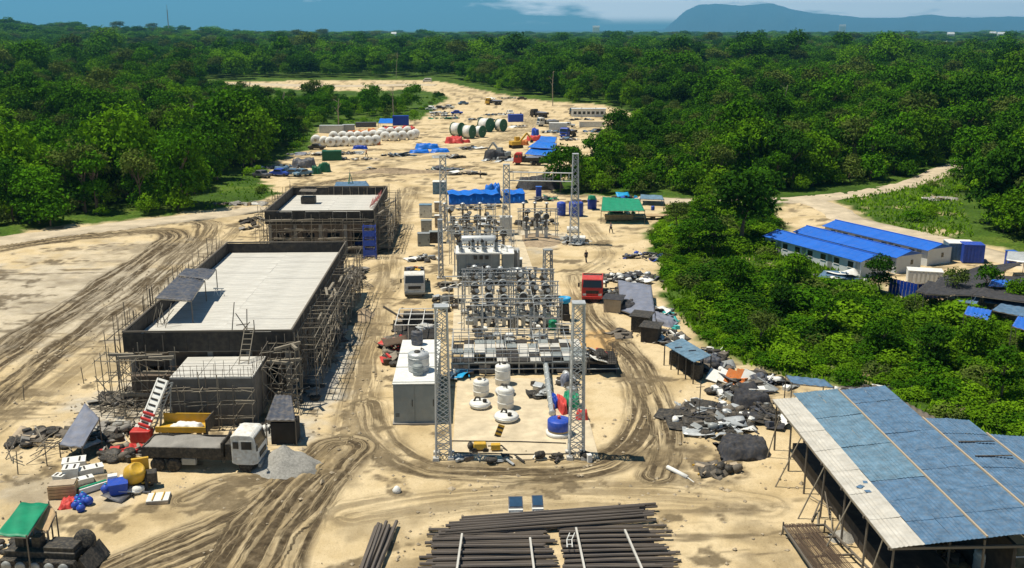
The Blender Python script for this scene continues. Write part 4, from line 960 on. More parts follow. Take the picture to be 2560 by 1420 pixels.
# the switchgear: each device is built once and copied
def device_breaker():
    t = thing('circuit_breaker', '', 'switchgear')
    for x in (-.28, .28): MB().box((x, 0, .62), (.10, .10, 1.25)).build('post', 'galvanised', t)
    MB().box((0, 0, 1.32), (.9, .45, .18)).build('base_beam', 'galvanised', t)
    MB().box((0, -.26, .75), (.42, .3, .6)).build('drive_box', 'grey_cabinet', t)
    insul(MB(), 0, 0, 1.41, 1.1).build('insulator', 'insulator', t, True)
    q = Vector((.25, -.9, .35)).to_track_quat('Z', 'Y'); h = MB().lathe([(.1, -.42), (.24, -.4), (.27, -.3), (.27, .3), (.24, .4), (.1, .42)], 12, (0, 0, 2.68), q).build('head', 'black_steel', t, True)
    MB().lathe([(.19, .42), (.2, .46), (.12, .47)], 12, (0, 0, 2.68), q).build('end_cap', 'steel_grey', h)
    return t
def device_isolator():
    t = thing('isolator', '', 'switchgear')
    for x in (-.55, .55): MB().box((x, 0, .7), (.11, .11, 1.45)).build('post', 'galvanised', t)
    MB().box((0, 0, 1.48), (1.6, .16, .14)).build('base_beam', 'galvanised', t)
    for x in (-.55, .55):
        i = insul(MB(), x, 0, 1.55, .85, .11).build('insulator', 'insulator_grey', t, True); MB().lathe([(.16, 0), (.2, .06), (.16, .14), (.05, .16)], 10, (x, 0, 2.4)).build('cap', 'black_steel', i)
    MB().tube((-.75, 0, 2.52), (.1, .02, 2.56), .04).tube((.1, .02, 2.56), (.75, 0, 2.52), .04).build('blade', 'galvanised', t)
    return t
def device_ct():
    t = thing('current_transformer', '', 'switchgear')
    MB().box((0, 0, .55), (.34, .34, 1.1)).build('pedestal', 'galvanised', t); MB().box((0, 0, 1.2), (.5, .5, .22)).build('tank', 'steel_grey', t)
    insul(MB(), 0, 0, 1.31, .95, .14).build('insulator', 'insulator', t, True)
    q = Vector((0, -1, .12)).to_track_quat('Z', 'Y'); h = MB().lathe([(.1, -.22), (.34, -.22), (.37, -.15), (.37, .15), (.34, .22), (.1, .22)], 14, (0, 0, 2.55), q).build('ring_head', 'steel_grey', t, True)
    MB().lathe([(.32, .222), (.32, .25), (.2, .252)], 14, (0, 0, 2.55), q).build('ring_core', 'black_steel', h)
    return t
def device_arrester():
    t = thing('surge_arrester', '', 'switchgear'); MB().box((0, 0, .5), (.22, .22, 1.0)).build('pedestal', 'galvanised', t)
    insul(MB(), 0, 0, 1.0, 2.0, .15).build('insulator', 'insulator', t, True); MB().lathe([(.22, 0), (.26, .05), (.22, .12), (.05, .2)], 12, (0, 0, 3.0)).build('cap', 'galvanised', t, True)
    return t
DEV = {'b': device_breaker(), 'i': device_isolator(), 'c': device_ct(), 'a': device_arrester()}
DN = {'b': 'circuit breaker with slanting grey head', 'i': 'two-post isolator on a steel frame', 'c': 'current transformer with dark ring head', 'a': 'tall ribbed surge arrester column'}
_used = set()
def put_dev(k, x, y, rz, label, group, s=1.0):
    o = DEV[k] if k not in _used else copy_tree(DEV[k]); _used.add(k)
    o.location = (x, y, .05); o.rotation_euler = (0, 0, rz); o.scale = (s, s, s); o['label'] = label; o['group'] = group
random.seed(21)
lefts = ['leftmost', 'second', 'third', 'fourth', 'fifth', 'sixth', 'seventh']; ordn = ['leftmost', 'middle', 'rightmost']; rown = ['first', 'second', 'third', 'fourth', 'fifth', 'sixth', 'seventh']
for bay, x0, dx in (('left', -.3, 1.45), ('right', 4.6, 1.35)):
    for r, (y, k) in enumerate(((97.0, 'i'), (100.0, 'c'), (102.4, 'b'), (105.6, 'c'), (108.6, 'b'), (110.6, 'a'), (113.0, 'i'))):
        for j in range(3):
            put_dev(k, x0 + dx * j + R(-.1, .1), y + R(-.15, .15), R(-.12, .12), f'{DN[k]}, {ordn[j]} in {rown[r]} row behind the platform, {bay} bay', 'switchgear rows between platform and transformer', R(1.12, 1.3))
for r, (y, k, xs) in enumerate(((131.5, 'c', (-2.6, -1.0, .6, 2.0, 3.4)), (135.0, 'b', (-2.4, -.6, 1.2, 2.8)), (138.5, 'i', (-2.6, -.6, 1.2, 2.8)), (152.0, 'a', (-5.0, -2.4, .4, 7.0, 8.8, 10.6)), (148.5, 'b', (-4.0, -1.4, 1.4, 7.6, 9.6)), (144.5, 'c', (-3.6, -1.8, 0, 1.8, 7.2, 8.8, 10.2)))):
    for j, x in enumerate(xs): put_dev(k, x + R(-.15, .15), y + R(-.3, .3), R(-.2, .2), f'{DN[k]}, {lefts[j]} of {rown[r]} row behind the transformer', 'switchgear rows behind the transformer', 1.35 if k == 'a' else R(1.15, 1.4))
# busbars over the rows
def bus(label, pts, r=.045, posts=True):
    p0 = Vector(pts[0]); t = thing('busbar', label, 'busbar', (p0.x, p0.y, 0))
    L = [Vector(p) - Vector((p0.x, p0.y, 0)) for p in pts]
    for a, b_ in zip(L, L[1:]): pole('tube', a, b_, r, 'galvanised', t)
    if posts:
        for a in (L[0], L[-1]): pole('post', (a.x, a.y, 0), a, .06, 'galvanised', t)
bus('long pipe busbar crossing in front of the transformer', [(-3.9, 115.6, 1.6), (6.8, 115.4, 1.6)], .07)
bus('pipe busbar crossing the third switchgear row', [(-4.0, 104.0, 2.3), (8.8, 103.8, 2.3)])
bus('pipe busbar over the left bay running to the transformer', [(.4, 96.5, 3.2), (.5, 113.5, 3.3)], .035)
bus('pipe busbar over the right bay running to the transformer', [(5.6, 96.5, 3.2), (5.6, 113.5, 3.3)], .035)
bus('short bent pipe frame at the left of the fourth row', [(-3.2, 106.5, 0), (-3.2, 106.5, 2.6), (-2.2, 106.5, 2.6), (-2.2, 106.5, 0)], .06, False)
def portal(label, x0, x1, y, h, m='galvanised', lattice=True, beams=2):
    t = thing('steel_portal', label, 'portal', ((x0 + x1) / 2, y, 0)); w = (x1 - x0) / 2
    for s in (-1, 1):
        for d in (-.14, .14): pole('post', (s * w + d, 0, -.1), (s * w + d, 0, h), .045, m, t, 'bar')
        for k in range(int(h / .5)): pole('post_lacing', (s * w - .14, 0, k * .5 + .1), (s * w + .14, 0, k * .5 + .5), .022, m, t, 'bar')
    for k in range(beams): pole('beam', (-w - .3, .1 * k, h - .45 * k), (w + .3, .1 * k, h - .45 * k), .045, m, t, 'bar')
    if lattice:
        n = max(4, int(w * 2 / .5))
        for i in range(n): pole('beam_lacing', (-w + 2 * w * i / n, .05, h - .45 * (i % 2)), (-w + 2 * w * (i + 1) / n, .05, h - .45 * ((i + 1) % 2)), .022, m, t, 'bar')
    k = 0
    for i in range(3):
        x = -w + 2 * w * (i + .5) / 3; insul(MB(), x, .05, h - 1.15, .7, .09, 8).build('hanging_insulator', 'insulator', t, True)
for i, (lab, x0, x1, y, h) in enumerate((('left bay, nearest the platform', -1.6, 3.4, 98.4, 3.5), ('left bay, second', -1.6, 3.4, 104.3, 3.8), ('left bay, third', -1.6, 3.4, 110.0, 3.8), ('right bay, nearest the platform', 3.9, 8.4, 98.2, 3.5), ('right bay, second', 3.9, 8.4, 104.1, 3.8), ('right bay, third', 3.9, 8.4, 109.8, 3.8),
        ('just behind the transformer', -3.6, 4.6, 128.6, 4.6), ('between the transformer and far masts', -3.6, 3.6, 136.6, 5.0), ('right of the middle far mast', 6.2, 11.8, 147.0, 4.2), ('left of the middle far mast', -5.6, 2.6, 149.6, 4.2))): portal(f'steel lattice portal frame, {lab}', x0, x1, y, h)
for i, (lab, a, b_) in enumerate((('left bay left', (-.3, 97, 2.6), (-.3, 113, 2.7)), ('left bay middle', (1.1, 97, 2.7), (1.1, 113, 2.8)), ('left bay right', (2.6, 97, 2.6), (2.6, 113, 2.7)), ('right bay left', (4.6, 97, 2.6), (4.6, 113, 2.7)), ('right bay middle', (6.0, 97, 2.7), (6.0, 113, 2.8)), ('right bay right', (7.3, 97, 2.6), (7.3, 113, 2.7)), ('left rear', (-2.4, 124, 5.0), (-2.4, 149, 4.6)), ('middle rear', (0, 124, 5.0), (0, 149, 4.6)), ('right rear', (2.2, 124, 5.0), (2.2, 149, 4.6)))):
    A, B = Vector(a), Vector(b_); pts = [A.lerp(B, k / 10) + Vector((0, 0, -.5 * math.sin(k / 10 * PI))) - A for k in range(11)]; o = MB().path(pts, .022, 4).build('conductor', 'steel_grey'); o.location = A; tag(o, f'{lab} conductor wire slung along the switchgear', 'wire')
def transformer():
    t = thing('power_transformer', 'big grey power transformer with bushings in the middle of the substation', 'transformer', (1.0, 119.2, 0))
    MB().bx(-4.2, 4.4, -.5, 7.2, -.1, .35).build('plinth', 'path_concrete', t)
    MB().bx(-3.6, 1.7, .2, 4.6, .352, 3.45).build('tank', 'grey_cabinet', t, bevel=.06); MB().bx(-3.75, 1.85, .05, 4.75, 3.452, 3.6).build('lid', 'white_paint', t)
    MB().bx(1.95, 3.4, .3, 3.2, .352, 3.35).build('conservator_side', 'grey_cabinet', t, bevel=.05); MB().bx(1.9, 3.45, .25, 3.25, 3.352, 3.47).build('lid', 'white_paint', t)
    for i in range(6): MB().box((-3.3 + i * .98, .14, 1.9), (.09, .12, 2.9)).build('stiffener', 'steel_grey', t)
    for i in range(3):
        c = MB().box((-2.1 + i * .95, .10, 2.35 - .5), (.55, .2, .62)).build('control_box', 'steel_grey', t); MB().box((-2.1 + i * .95, -.01, 1.85), (.40, .03, .46)).build('door', 'black_steel', c)
    for i in range(3): MB().box((-1.3 + i * .7, .1, 3.05), (.42, .12, .45)).build('gauge', 'black_steel', t)
    for k in range(2):                      # radiator banks
        for i in range(9): MB().box((2.1 + k * 1.2 + i * .115, 4.3, 1.9), (.05, 1.9, 2.6)).build('radiator_fin', 'galvanised', t)
    for i in range(14): MB().box((-3.3 + i * .38, -.25, .85), (.07, .55, .95)).build('radiator_fin', 'steel_grey', t)
    for i in range(3): MB().lathe([(.12, -.06), (.34, -.05), (.34, .05), (.12, .06)], 14, (-2.6 + i * 1.5, -.42, 1.5 - .6), Quaternion((1, 0, 0), PI / 2)).build('fan', 'galvanised', t, True)
    MB().lathe([(.2, -2.2), (.5, -2.15), (.55, -1.9), (.55, 1.9), (.5, 2.15), (.2, 2.2)], 18, (-.9, 3.9, 4.5), Quaternion((0, 1, 0), PI / 2)).build('conservator', 'galvanised', t, True)
    for x in (-2.4, .6): pole('conservator_leg', (x, 3.9, 3.6), (x, 3.9, 4.0), .1, 'galvanised', t, 'bar')
    for i in range(4):
        q = Vector((R(-.2, .2), -.45, 1)).to_track_quat('Z', 'Y'); bs = insul(MB(), -3.0 + i * 1.4, 1.2, 3.6, 1.5, .2, 12, q).build('bushing', 'insulator_grey', t, True)
        MB().lathe([(.2, 1.5), (.24, 1.56), (.12, 1.7), (.03, 1.95)], 10, (-3.0 + i * 1.4, 1.2, 3.6), q).build('bushing_cap', 'black_steel', bs, True)
        MB().lathe([(.36, 0), (.4, .1), (.3, .3)], 12, (-3.0 + i * 1.4, 1.2, 3.58)).build('turret', 'galvanised', t, True)
    for i in range(5):
        insul(MB(), -3.1 + i * 1.05, 2.6, 3.6, 1.0, .16, 10).build('bushing', 'insulator', t, True)
    for x in (-3.9, 3.95):
        MB().box((x, 1.6, 1.6), (.1, .1, 3.2)).box((x, 4.2, 1.6), (.1, .1, 3.2)).box((x, 2.9, 3.25), (.1, 2.7, .1)).build('side_frame', 'galvanised', t)
    MB().path([(-3.2, .5, 3.6), (-3.2, .5, 4.3), (1.0, .5, 4.3), (1.0, 3.4, 4.2)], .07).build('oil_pipe', 'galvanised', t)
    MB().path([(2.6, 1.2, 3.47), (2.6, 1.2, 4.1), (1.5, 2.8, 4.3)], .07).build('oil_pipe', 'galvanised', t)
    MB().lathe([(.5, 0), (.55, .1), (.55, .7), (.4, .85), (.1, .9)], 16, (2.9, 5.8, 2.4)).build('header_drum', 'white_paint', t, True)
    MB().bx(2.1, 3.6, 5.2, 6.5, .352, 2.4).build('rear_tank', 'grey_cabinet', t)
transformer()
def cabinet(label, px, py, w, d, h, m, top=None, rz=0, name='cabinet', cat='cabinet', doors=2, z=0):
    x, y = G(px, py, z); t = thing(name, label, cat, (x, y + d / 2, z), rz)
    bd = MB().bx(-w / 2, w / 2, -d / 2, d / 2, -.05, h).build('body', m, t, bevel=.03)
    MB().bx(-w / 2 - .05, w / 2 + .05, -d / 2 - .05, d / 2 + .05, h + .002, h + .07).build('roof_plate', top or m, t)
    for i in range(doors):
        a = -w / 2 + w * i / doors + .05; c = -w / 2 + w * (i + 1) / doors - .05
        dr = MB().bx(a, c, -d / 2 - .035, -d / 2 - .004, .1, h - .1).build('door', m, t); MB().bx(c - .16, c - .10, -d / 2 - .07, -d / 2 - .037, h * .45, h * .62).build('handle', 'black_steel', dr)
    for k in range(3): MB().bx(-w / 2 + .15, -w / 2 + .45, -d / 2 - .05, -d / 2 - .037, h * .2 + k * .1, h * .2 + k * .1 + .05).build('vent_slat', 'black_steel', t)
    return t
t = cabinet('tall grey metal switch house with white roof at the substation front left', 1038, 1060, 3.3, 11.3, 3.3, 'grey_cabinet', 'white_paint', doors=2, name='switch_house', cat='switch house')
MB().bx(-1.75, 1.75, -5.9, 5.75, -.1, .14).build('plinth', 'concrete', t)
for k in range(3): MB().bx(-1.7, 1.7, -5.4 + k * 3.6, -5.32 + k * 3.6, 3.372, 3.41).build('roof_seam', 'grey_cabinet', t)
def vessel(label, x, y, z, r, h, m, name='tank', top='white_paint', fittings=True, n=22):
    t = thing(name, label, 'tank', (x, y, z), R(0, 6))
    MB().lathe([(r * .94, 0), (r, .05), (r, h * .9), (r * .96, h * .97), (r * .5, h * 1.04), (.06, h * 1.05)], n).build('shell', m, t, True)
    for zz in (.28, .72): MB().lathe([(r + .002, h * zz), (r + .03, h * zz + .02), (r + .03, h * zz + .07), (r + .002, h * zz + .09)], n).build('hoop', m, t, True)
    if fittings:
        MB().lathe([(r * .28, h * .99), (r * .3, h * 1.1), (r * .2, h * 1.14)], 12, (r * .2, 0, 0)).build('hatch', 'black_steel', t)
        MB().path([(-r * .5, 0, h), (-r * .5, 0, h + .25), (-r * .2, r * .5, h + .25)], .05).build('pipe', 'black_steel', t)
    return t
vessel('round grey tank standing on the white roof of the switch house', *G(1047, 925, 3.4), 3.4, .85, 1.5, 'galvanised')
vessel('small grey bin in front of the roof tank on the switch house', *G(1045, 936, 3.4), 3.4, .42, .8, 'grey_cabinet', fittings=False)
vessel('dark blue upright drum at the back of the switch house roof', *G(1043, 860, 3.4), 3.4, .5, 1.2, 'dark_sheet')
for lab, px, py, k in (('left pair', 1203, 990, 0), ('back pair', 1257, 962, 1), ('front pair', 1264, 1022, 2)):
    x, y = G(px, py); vessel(f'upright white cylinder tank of the {lab} on the yard slab', x, y, .09, .66, 1.75 if k else 1.35, 'white_paint')
for lab, px, py, r in (('left', 1200, 1020, .85), ('middle', 1262, 988, .8), ('front', 1266, 1052, .95)):
    x, y = G(px, py); t = thing('disc_tank', f'flat round white tank with black fittings, {lab} one on the yard slab', 'tank', (x, y, .09), R(0, 6))
    MB().lathe([(r * .8, 0), (r * .97, .12), (r, .2), (r, .4), (r * .93, .5), (r * .3, .56), (.05, .57)], 26).build('shell', 'white_paint', t, True)
    MB().lathe([(r * 1.0, .25), (r * 1.06, .27), (r * 1.06, .33), (r, .35)], 26).build('rim', 'galvanised', t, True)
    MB().path([(0, 0, .55), (0, 0, .8), (.3, .1, .85), (.45, .2, .5)], .08).build('valve', 'black_rubber', t)
    MB().lathe([(.16, .5), (.18, .75), (.08, .8)], 10, (-r * .55, .1, 0)).build('fitting', 'black_rubber', t)
# blue drum on a white base, right of the tanks
x, y = G(1397, 1088); t = thing('blue_reel', 'round blue tank on a white base beside the right front mast', 'tank', (x, y, .09))
MB().lathe([(.95, 0), (1.0, .05), (1.0, .25), (.9, .3)], 24).build('base_ring', 'white_paint', t, True)
MB().lathe([(.82, .3), (.84, .32), (.84, .45), (.8, .47)], 24).build('band', 'wood_box', t, True)
MB().lathe([(.86, .47), (.88, .5), (.88, 1.15), (.84, 1.2), (.3, 1.26), (.04, 1.27)], 24).build('shell', 'blue_paint', t, True)
MB().lathe([(.12, 1.25), (.13, 1.45), (.05, 1.5)], 10).build('red_valve', 'red_paint', t)
# pipes and sheets by the right mast
t = thing('vent_pipe', 'long pale ribbed pipe lying beside the right front mast', 'pipe', (*G(1364, 935), .09)); A = Vector((0, 0, .9)); B = Vector((*G(1380, 1045), 0)) - Vector((*G(1364, 935), 0)) + Vector((0, 0, .35))
pole('tube', A, B, .24, 'insulator_grey', t)
for i in range(9): p = A.lerp(B, i / 8); q = (B - A).to_track_quat('Z', 'Y'); MB().lathe([(.25, -.05), (.29, 0), (.25, .05)], 12, p, q).build('rib', 'galvanised', t, True)
for p in (A, B): pole('support', (p.x, p.y, 0), (p.x, p.y, p.z - .2), .07, 'steel_grey', t)
def heap(name, label, px, py, rx, ry, h, m, seed=0, cat='tarpaulin', rz=0.0, z=0.0, fold=.16, box=3.0, n=26, flat=.8):
    """a tarpaulin draped over goods: boxy dome with creases and a ragged hem"""
    x, y = G(px, py, z); b = MB(); o1 = seed * 7.3
    u = np.linspace(-1, 1, n); U, V = np.meshgrid(u, u); r = (np.abs(U) ** box + np.abs(V) ** box) ** (1 / box)
    nn = fbm(U * 2.2 + o1, V * 2.2 - o1, 4) - .5; cr = np.abs(fbm(U * 3 + 9 + o1, V * 3 + o1, 3) - .5)
    Z = h * (1 - sstep(flat, 1.0, r) * .98) * (1 + nn * .7) - cr * fold * 3 * h + nn * .1
    Z = np.where(r > .97, np.minimum(Z, .03 + .1 * np.abs(nn)), Z); Z = np.maximum(Z, -.02)
    X = U * rx * (1 + nn * .25); Y = V * ry * (1 + nn * .25)
    b.v = [(a, c, d) for a, c, d in zip(X.ravel(), Y.ravel(), Z.ravel())]
    b.f = [(j * n + i, j * n + i + 1, (j + 1) * n + i + 1, (j + 1) * n + i) for j in range(n - 1) for i in range(n - 1)]
    b.f.append(tuple([j * n for j in range(n)] + [(n - 1) * n + i for i in range(1, n)] + [j * n + n - 1 for j in range(n - 2, -1, -1)] + [i for i in range(n - 2, 0, -1)]))
    o = b.build(name, m, None, True); o.location = (x, y, z); o.rotation_euler = (0, 0, rz); return tag(o, label, cat)
heap('tarpaulin', 'green tarpaulin over goods behind the right front mast', 1428, 1015, .75, .9, 1.1, 'green_tarp', 1, z=.09)
heap('tarpaulin', 'red tarpaulin crumpled between the ribbed pipe and green tarpaulin', 1404, 1020, .35, 1.5, .8, 'red_tarp', 2, rz=.1, z=.09)
heap('tarpaulin', 'narrow blue tarpaulin along the ribbed pipe', 1386, 1010, .22, 1.1, .7, 'blue_tarp', 3, rz=.1, z=.09)
heap('tarpaulin', 'dark red cover at the foot of the right front mast', 1455, 1045, .5, .5, .6, 'red_paint', 4, z=.09)
heap('tarpaulin', 'purple-blue cover behind the right front mast', 1412, 962, .45, .5, .9, 'grey_tarp', 5, z=.09)

def platform():
    x0, x1, y0, y1, z = -2.4, 9.6, 84.8, 91.4, 1.25; t = thing('railed_platform', 'raised steel platform with pale deck panels and pipe railings', 'platform', (x0, y0, 0)); W, D = x1 - x0, y1 - y0
    for i in range(9):
        for y in (.15, D / 2, D - .15): MB().box((W * i / 8, y, z / 2 - .08), (.14, .14, z)).build('leg', 'steel_grey', t)
    for y in (.1, D / 2, D - .1): MB().bx(-.1, W + .1, y - .08, y + .08, z - .16, z - .012).build('beam', 'steel_grey', t)
    for i in range(12):
        for j in range(5):
            if random.random() < .12: continue
            MB().bx(W * i / 12 + .03, W * (i + 1) / 12 - .03, D * j / 5 + .04, D * (j + 1) / 5 - .06, z, z + .06 + R(0, .02)).build('deck_panel', 'pale_slab' if random.random() < .45 else ('grey_cabinet' if random.random() < .5 else 'dark_form'), t)
    for y in (.05, D - .05):
        for i in range(17): pole('rail_post', (W * i / 16, y, z - .1), (W * i / 16 + R(-.03, .03), y, z + 1.15 + R(0, .1)), .032, 'galvanised', t)
        for k in (.45, .8, 1.15): pole('rail', (-.2, y - .03, z + k), (W + .2, y - .03, z + k + R(-.03, .03)), .035, 'galvanised', t)
    for x in (0, W):
        for k in (.6, 1.15): pole('rail', (x, 0, z + k), (x, D, z + k), .035, 'galvanised', t)
    MB().bx(-.1, W + 2.9, .4, D - 1.6, -.1, .12).build('deck_shade', 'dark_inside', t)  # dark slab on the ground, painted as the shade below the deck
    for i in range(30):
        hx, hy = R(.4, W - .4), R(.4, D - .4); pole('upstand', (hx, hy, z), (hx + R(-.15, .15), hy + R(-.15, .15), z + R(.5, 1.5)), .03, 'galvanised' if i % 3 else 'black_steel', t)
    for k in range(4): pole('cross_rail', (W * (k + .5) / 4, 0, z + 1.0), (W * (k + .5) / 4, D, z + 1.0), .03, 'galvanised', t)
    MB().bx(W + .15, W + 2.9, .1, 3.2, z - .3, z - .1).build('side_deck', 'dark_form', t)
    for x in (W + .3, W + 2.8):
        for y in (.2, 3.1): pole('side_leg', (x, y, -.1), (x, y, z + .7), .05, 'old_wood', t)
    MB().path([(W + .1, .05, .5), (W + 3.0, .05, .5)], .05).path([(-.3, .0, .62), (W, .0, .62)], .05).build('front_pipe', 'galvanised', t)
platform()
def cage(label, px, py, w, d, h, m, z=0, gap=.16):
    x, y = G(px, py, z); t = thing('wire_cage', label, 'cage', (x, y, z)); b = MB()
    n = int(w / gap); k = int(h / gap)
    for yy in (-d / 2, d / 2):
        for i in range(n + 1): b.box((-w / 2 + w * i / n, yy, h / 2), (.025, .025, h))
        for j in range(k + 1): b.box((0, yy, h * j / k), (w, .025, .025))
    for xx in (-w / 2, w / 2):
        for j in range(k + 1): b.box((xx, 0, h * j / k), (.025, d, .025))
    b.build('mesh_bars', m, t)['kind'] = 'stuff'; MB().bx(-w / 2, w / 2, -d / 2, d / 2, -.04, .02).build('floor_plate', m, t); return t
cage('dark wire cage at the right end of the railed platform', 1517, 905, 1.6, 1.2, 1.0, 'black_steel', 1.2)
def debris(label, px, py, rx, ry, n, seed, pal=('bamboo', 'old_wood', 'black_steel', 'white_paint', 'steel_grey', 'concrete'), h=.9, z=0.0, name='scrap_pile', L=(.6, 2.2), tyres=True):
    random.seed(seed); x, y = G(px, py, z); t = thing(name, label, 'scrap', (x, y, z)); U = ('plank', 'pipe', 'sheet', 'block', 'sack') + (('tyre',) if tyres else ())
    for i in range(n):
        a = R(0, 2 * PI); r = math.sqrt(random.random()); px_, py_ = rx * r * math.cos(a), ry * r * math.sin(a); zz = h * (1 - r) * R(.2, 1) + .06; k = random.choice(U); m = random.choice(pal); k = random.choice(('plank', 'pipe', 'sheet', 'block')) if k == 'sack' and random.random() < .65 else k; th = R(0, PI); l = R(*L)
        if k in ('plank', 'pipe'):
            d = Vector((math.cos(th), math.sin(th), R(-.25, .25))) * l / 2; c = Vector((px_, py_, zz + .05)); A, B = c - d, c + d; A.z = max(A.z, .02); B.z = max(B.z, .02)
            pole(k, A, B, R(.04, .10), m, t, 'bar' if k == 'plank' else 'pole')
        elif k == 'sheet':
            s = l * .6; q = Quaternion((math.cos(th), math.sin(th), 0), R(-.5, .5)) @ Quaternion((0, 0, 1), th); b = MB()
            A, B, C, D = (Vector((-s, -s * .6, 0)), Vector((s, -s * .6, 0)), Vector((s, s * .6, 0)), Vector((-s, s * .6, 0)))
            b.sheet(A, B, C, D, 6, 4, lambda u, v: .12 * math.sin(u * 5 + i) * math.cos(v * 4 + i), .03); b.v = [tuple(q @ Vector(v) + Vector((px_, py_, zz + .1))) for v in b.v]; b.build('sheet', m, t, True)
        elif k == 'block': MB().box((px_, py_, zz * .6 + .1), (R(.3, .9), R(.3, .8), R(.25, .7)), rot=Quaternion((R(-.2, .2), R(-.2, .2), 1), th)).build('block', m, t, bevel=.03)
        elif k == 'sack': MB().lathe([(.1, -.4), (.26, -.32), (.3, 0), (.25, .32), (.1, .4)], 9, (px_, py_, zz * .7 + .2), Vector((math.cos(th), math.sin(th), R(-.2, .2))).to_track_quat('Z', 'Y')).build('sack', m, t, True)
        else: MB().lathe([(.22, -.1), (.4, -.12), (.46, 0), (.4, .12), (.22, .1)], 14, (px_, py_, zz * .6 + .15), Quaternion((1, 0, 0), R(-.4, .4))).build('tyre', 'black_rubber', t, True)
    return t
debris('red and white scrap on the right end of the railed platform', 1490, 892, 1.0, 1.2, 12, 1, ('red_paint', 'white_paint', 'galvanised', 'black_steel'), .5, 1.2)
debris('tall scrap heap along the left side of the switch house', 985, 880, .8, 5.0, 46, 2, ('old_wood', 'black_steel', 'rebar', 'bamboo', 'red_tarp'), 1.1)
debris('rusty bars and tyres behind the switch house', 1040, 815, 2.4, 1.6, 22, 3, ('white_paint', 'galvanised', 'black_steel', 'bamboo'), .6)
# dark open container with white frame bars behind the switch house
t = thing('pipe_gantry', 'white pipe frame over a dark pit behind the switch house', 'frame', (*G(1040, 842), 0)); MB().bx(-2.0, 2.0, -1.0, 5.0, -.1, .12).build('pit', 'dark_inside', t)
for x in (-2, -.7, .7, 2): pole('bar', (x, -1.0, 1.5), (x, 5.0, 1.5), .05, 'white_paint', t); pole('post', (x, -1, -.05), (x, -1, 1.5), .05, 'white_paint', t); pole('post', (x, 5, -.05), (x, 5, 1.5), .05, 'white_paint', t)
for y in (-1, 1, 3, 5): pole('bar', (-2, y, 1.55), (2, y, 1.55), .05, 'white_paint', t)
MB().bx(-1.5, 1.6, 3.2, 4.8, .15, 1.35).build('dark_tank', 'black_steel', t)
pole('gutter', (-3.6, 4.6, 1.9), (-1.2, 2.6, 1.0), .12, 'black_steel', t)
cabinet('black box on the right of the left switchgear bay', 1283, 822, 1.1, .8, 1.3, 'black_steel', 'steel_grey', doors=1)
vessel('green drum at the right edge of the right bay', *G(1382, 825), .05, .42, 1.0, 'green_tarp', fittings=False)
# black kiosk with light-blue tank on top
t = thing('water_kiosk', 'black stand with a light blue tub on top beside the right bay', 'kiosk', (*G(1411, 800), 0)); MB().box((0, 0, .9), (1.1, 1.1, 1.9), taper=.8).build('stand', 'black_steel', t, bevel=.06)
MB().lathe([(.45, 1.9), (.62, 2.0), (.66, 2.5), (.6, 2.52), (.55, 2.3)], 16).build('tub', 'cyan_tarp', t, True); MB().box((.2, -.65, .4), (.7, .3, .8)).build('bin', 'dark_form', t)
t = thing('pipe_trestle', 'low pipe trestle in front of the black kiosk', 'trestle', (*G(1412, 838), 0))
for x in (-.8, .8): pole('leg', (x, 0, -.05), (x, 0, 1.2), .06, 'galvanised', t)
pole('beam', (-1.0, 0, 1.2), (1.0, 0, 1.2), .07, 'galvanised', t); MB().box((0, .35, .5), (.9, .5, .7)).build('box', 'black_steel', t)
# cabinets left of the transformer
cabinet('pale blue-grey double cabinet at the far left of the substation', 1064, 545, 2.0, 1.6, 2.1, 'galvanised', 'shed_blue_pale')
cabinet('grey cabinet below the pale double cabinet', 1066, 580, 1.6, 1.2, 1.7, 'steel_grey', 'grey_cabinet')
cabinet('dark grey cabinet left of the slim lattice mast', 1059, 616, 1.7, 1.2, 1.8, 'grey_cabinet', 'steel_grey', doors=1)
cabinet('second dark cabinet close to the slim lattice mast', 1090, 608, 1.9, 1.2, 1.6, 'black_steel', 'grey_cabinet')
cabinet('cream box behind the slim lattice mast', 1096, 570, 1.1, 1.0, 1.9, 'tan_board', 'white_paint', doors=1)
cabinet('cream upright box near the far left lattice mast', 1095, 530, 1.2, 1.0, 1.6, 'tan_board', 'white_paint', doors=1)
cabinet('grey cabinet at the right of the transformer', 1291, 678, 1.5, 1.2, 1.5, 'grey_cabinet', 'white_paint', doors=1)
cabinet('low white-topped box in front right of the transformer', 1284, 706, 2.2, 1.6, 1.3, 'grey_cabinet', 'white_paint')
cabinet('white instrument cabinet at the far right of the transformer', 1265, 590, 1.8, 1.5, 2.8, 'galvanised', 'white_paint', doors=1)
debris('jumbled dark parts left of the transformer', 1060, 650, 2.6, 1.6, 20, 5, ('black_steel', 'steel_grey', 'white_paint'), .5)
debris('machine parts scattered behind the transformer', 1205, 560, 5.0, 3.2, 44, 6, ('black_steel', 'steel_grey', 'white_paint', 'galvanised', 'bamboo'), .9)
debris('crates and parts between the far masts', 1345, 560, 3.6, 3.0, 34, 7, ('black_steel', 'steel_grey', 'galvanised', 'old_wood'), 1.1)
debris('pale scrap round the foot of the far right mast', 1435, 605, 2.2, 2.6, 30, 8, ('white_paint', 'galvanised', 'steel_grey', 'black_steel'), .8)
debris('scrap near the first switchgear rows by the busbar', 1120, 720, 1.2, 1.6, 14, 9, ('black_steel', 'steel_grey', 'white_paint', 'yellow_paint'), .6)
debris('wiring offcuts on the yard slab near the platform', 1150, 940, 1.2, 1.2, 9, 10, ('white_paint', 'galvanised', 'cyan_tarp'), .25, .09)
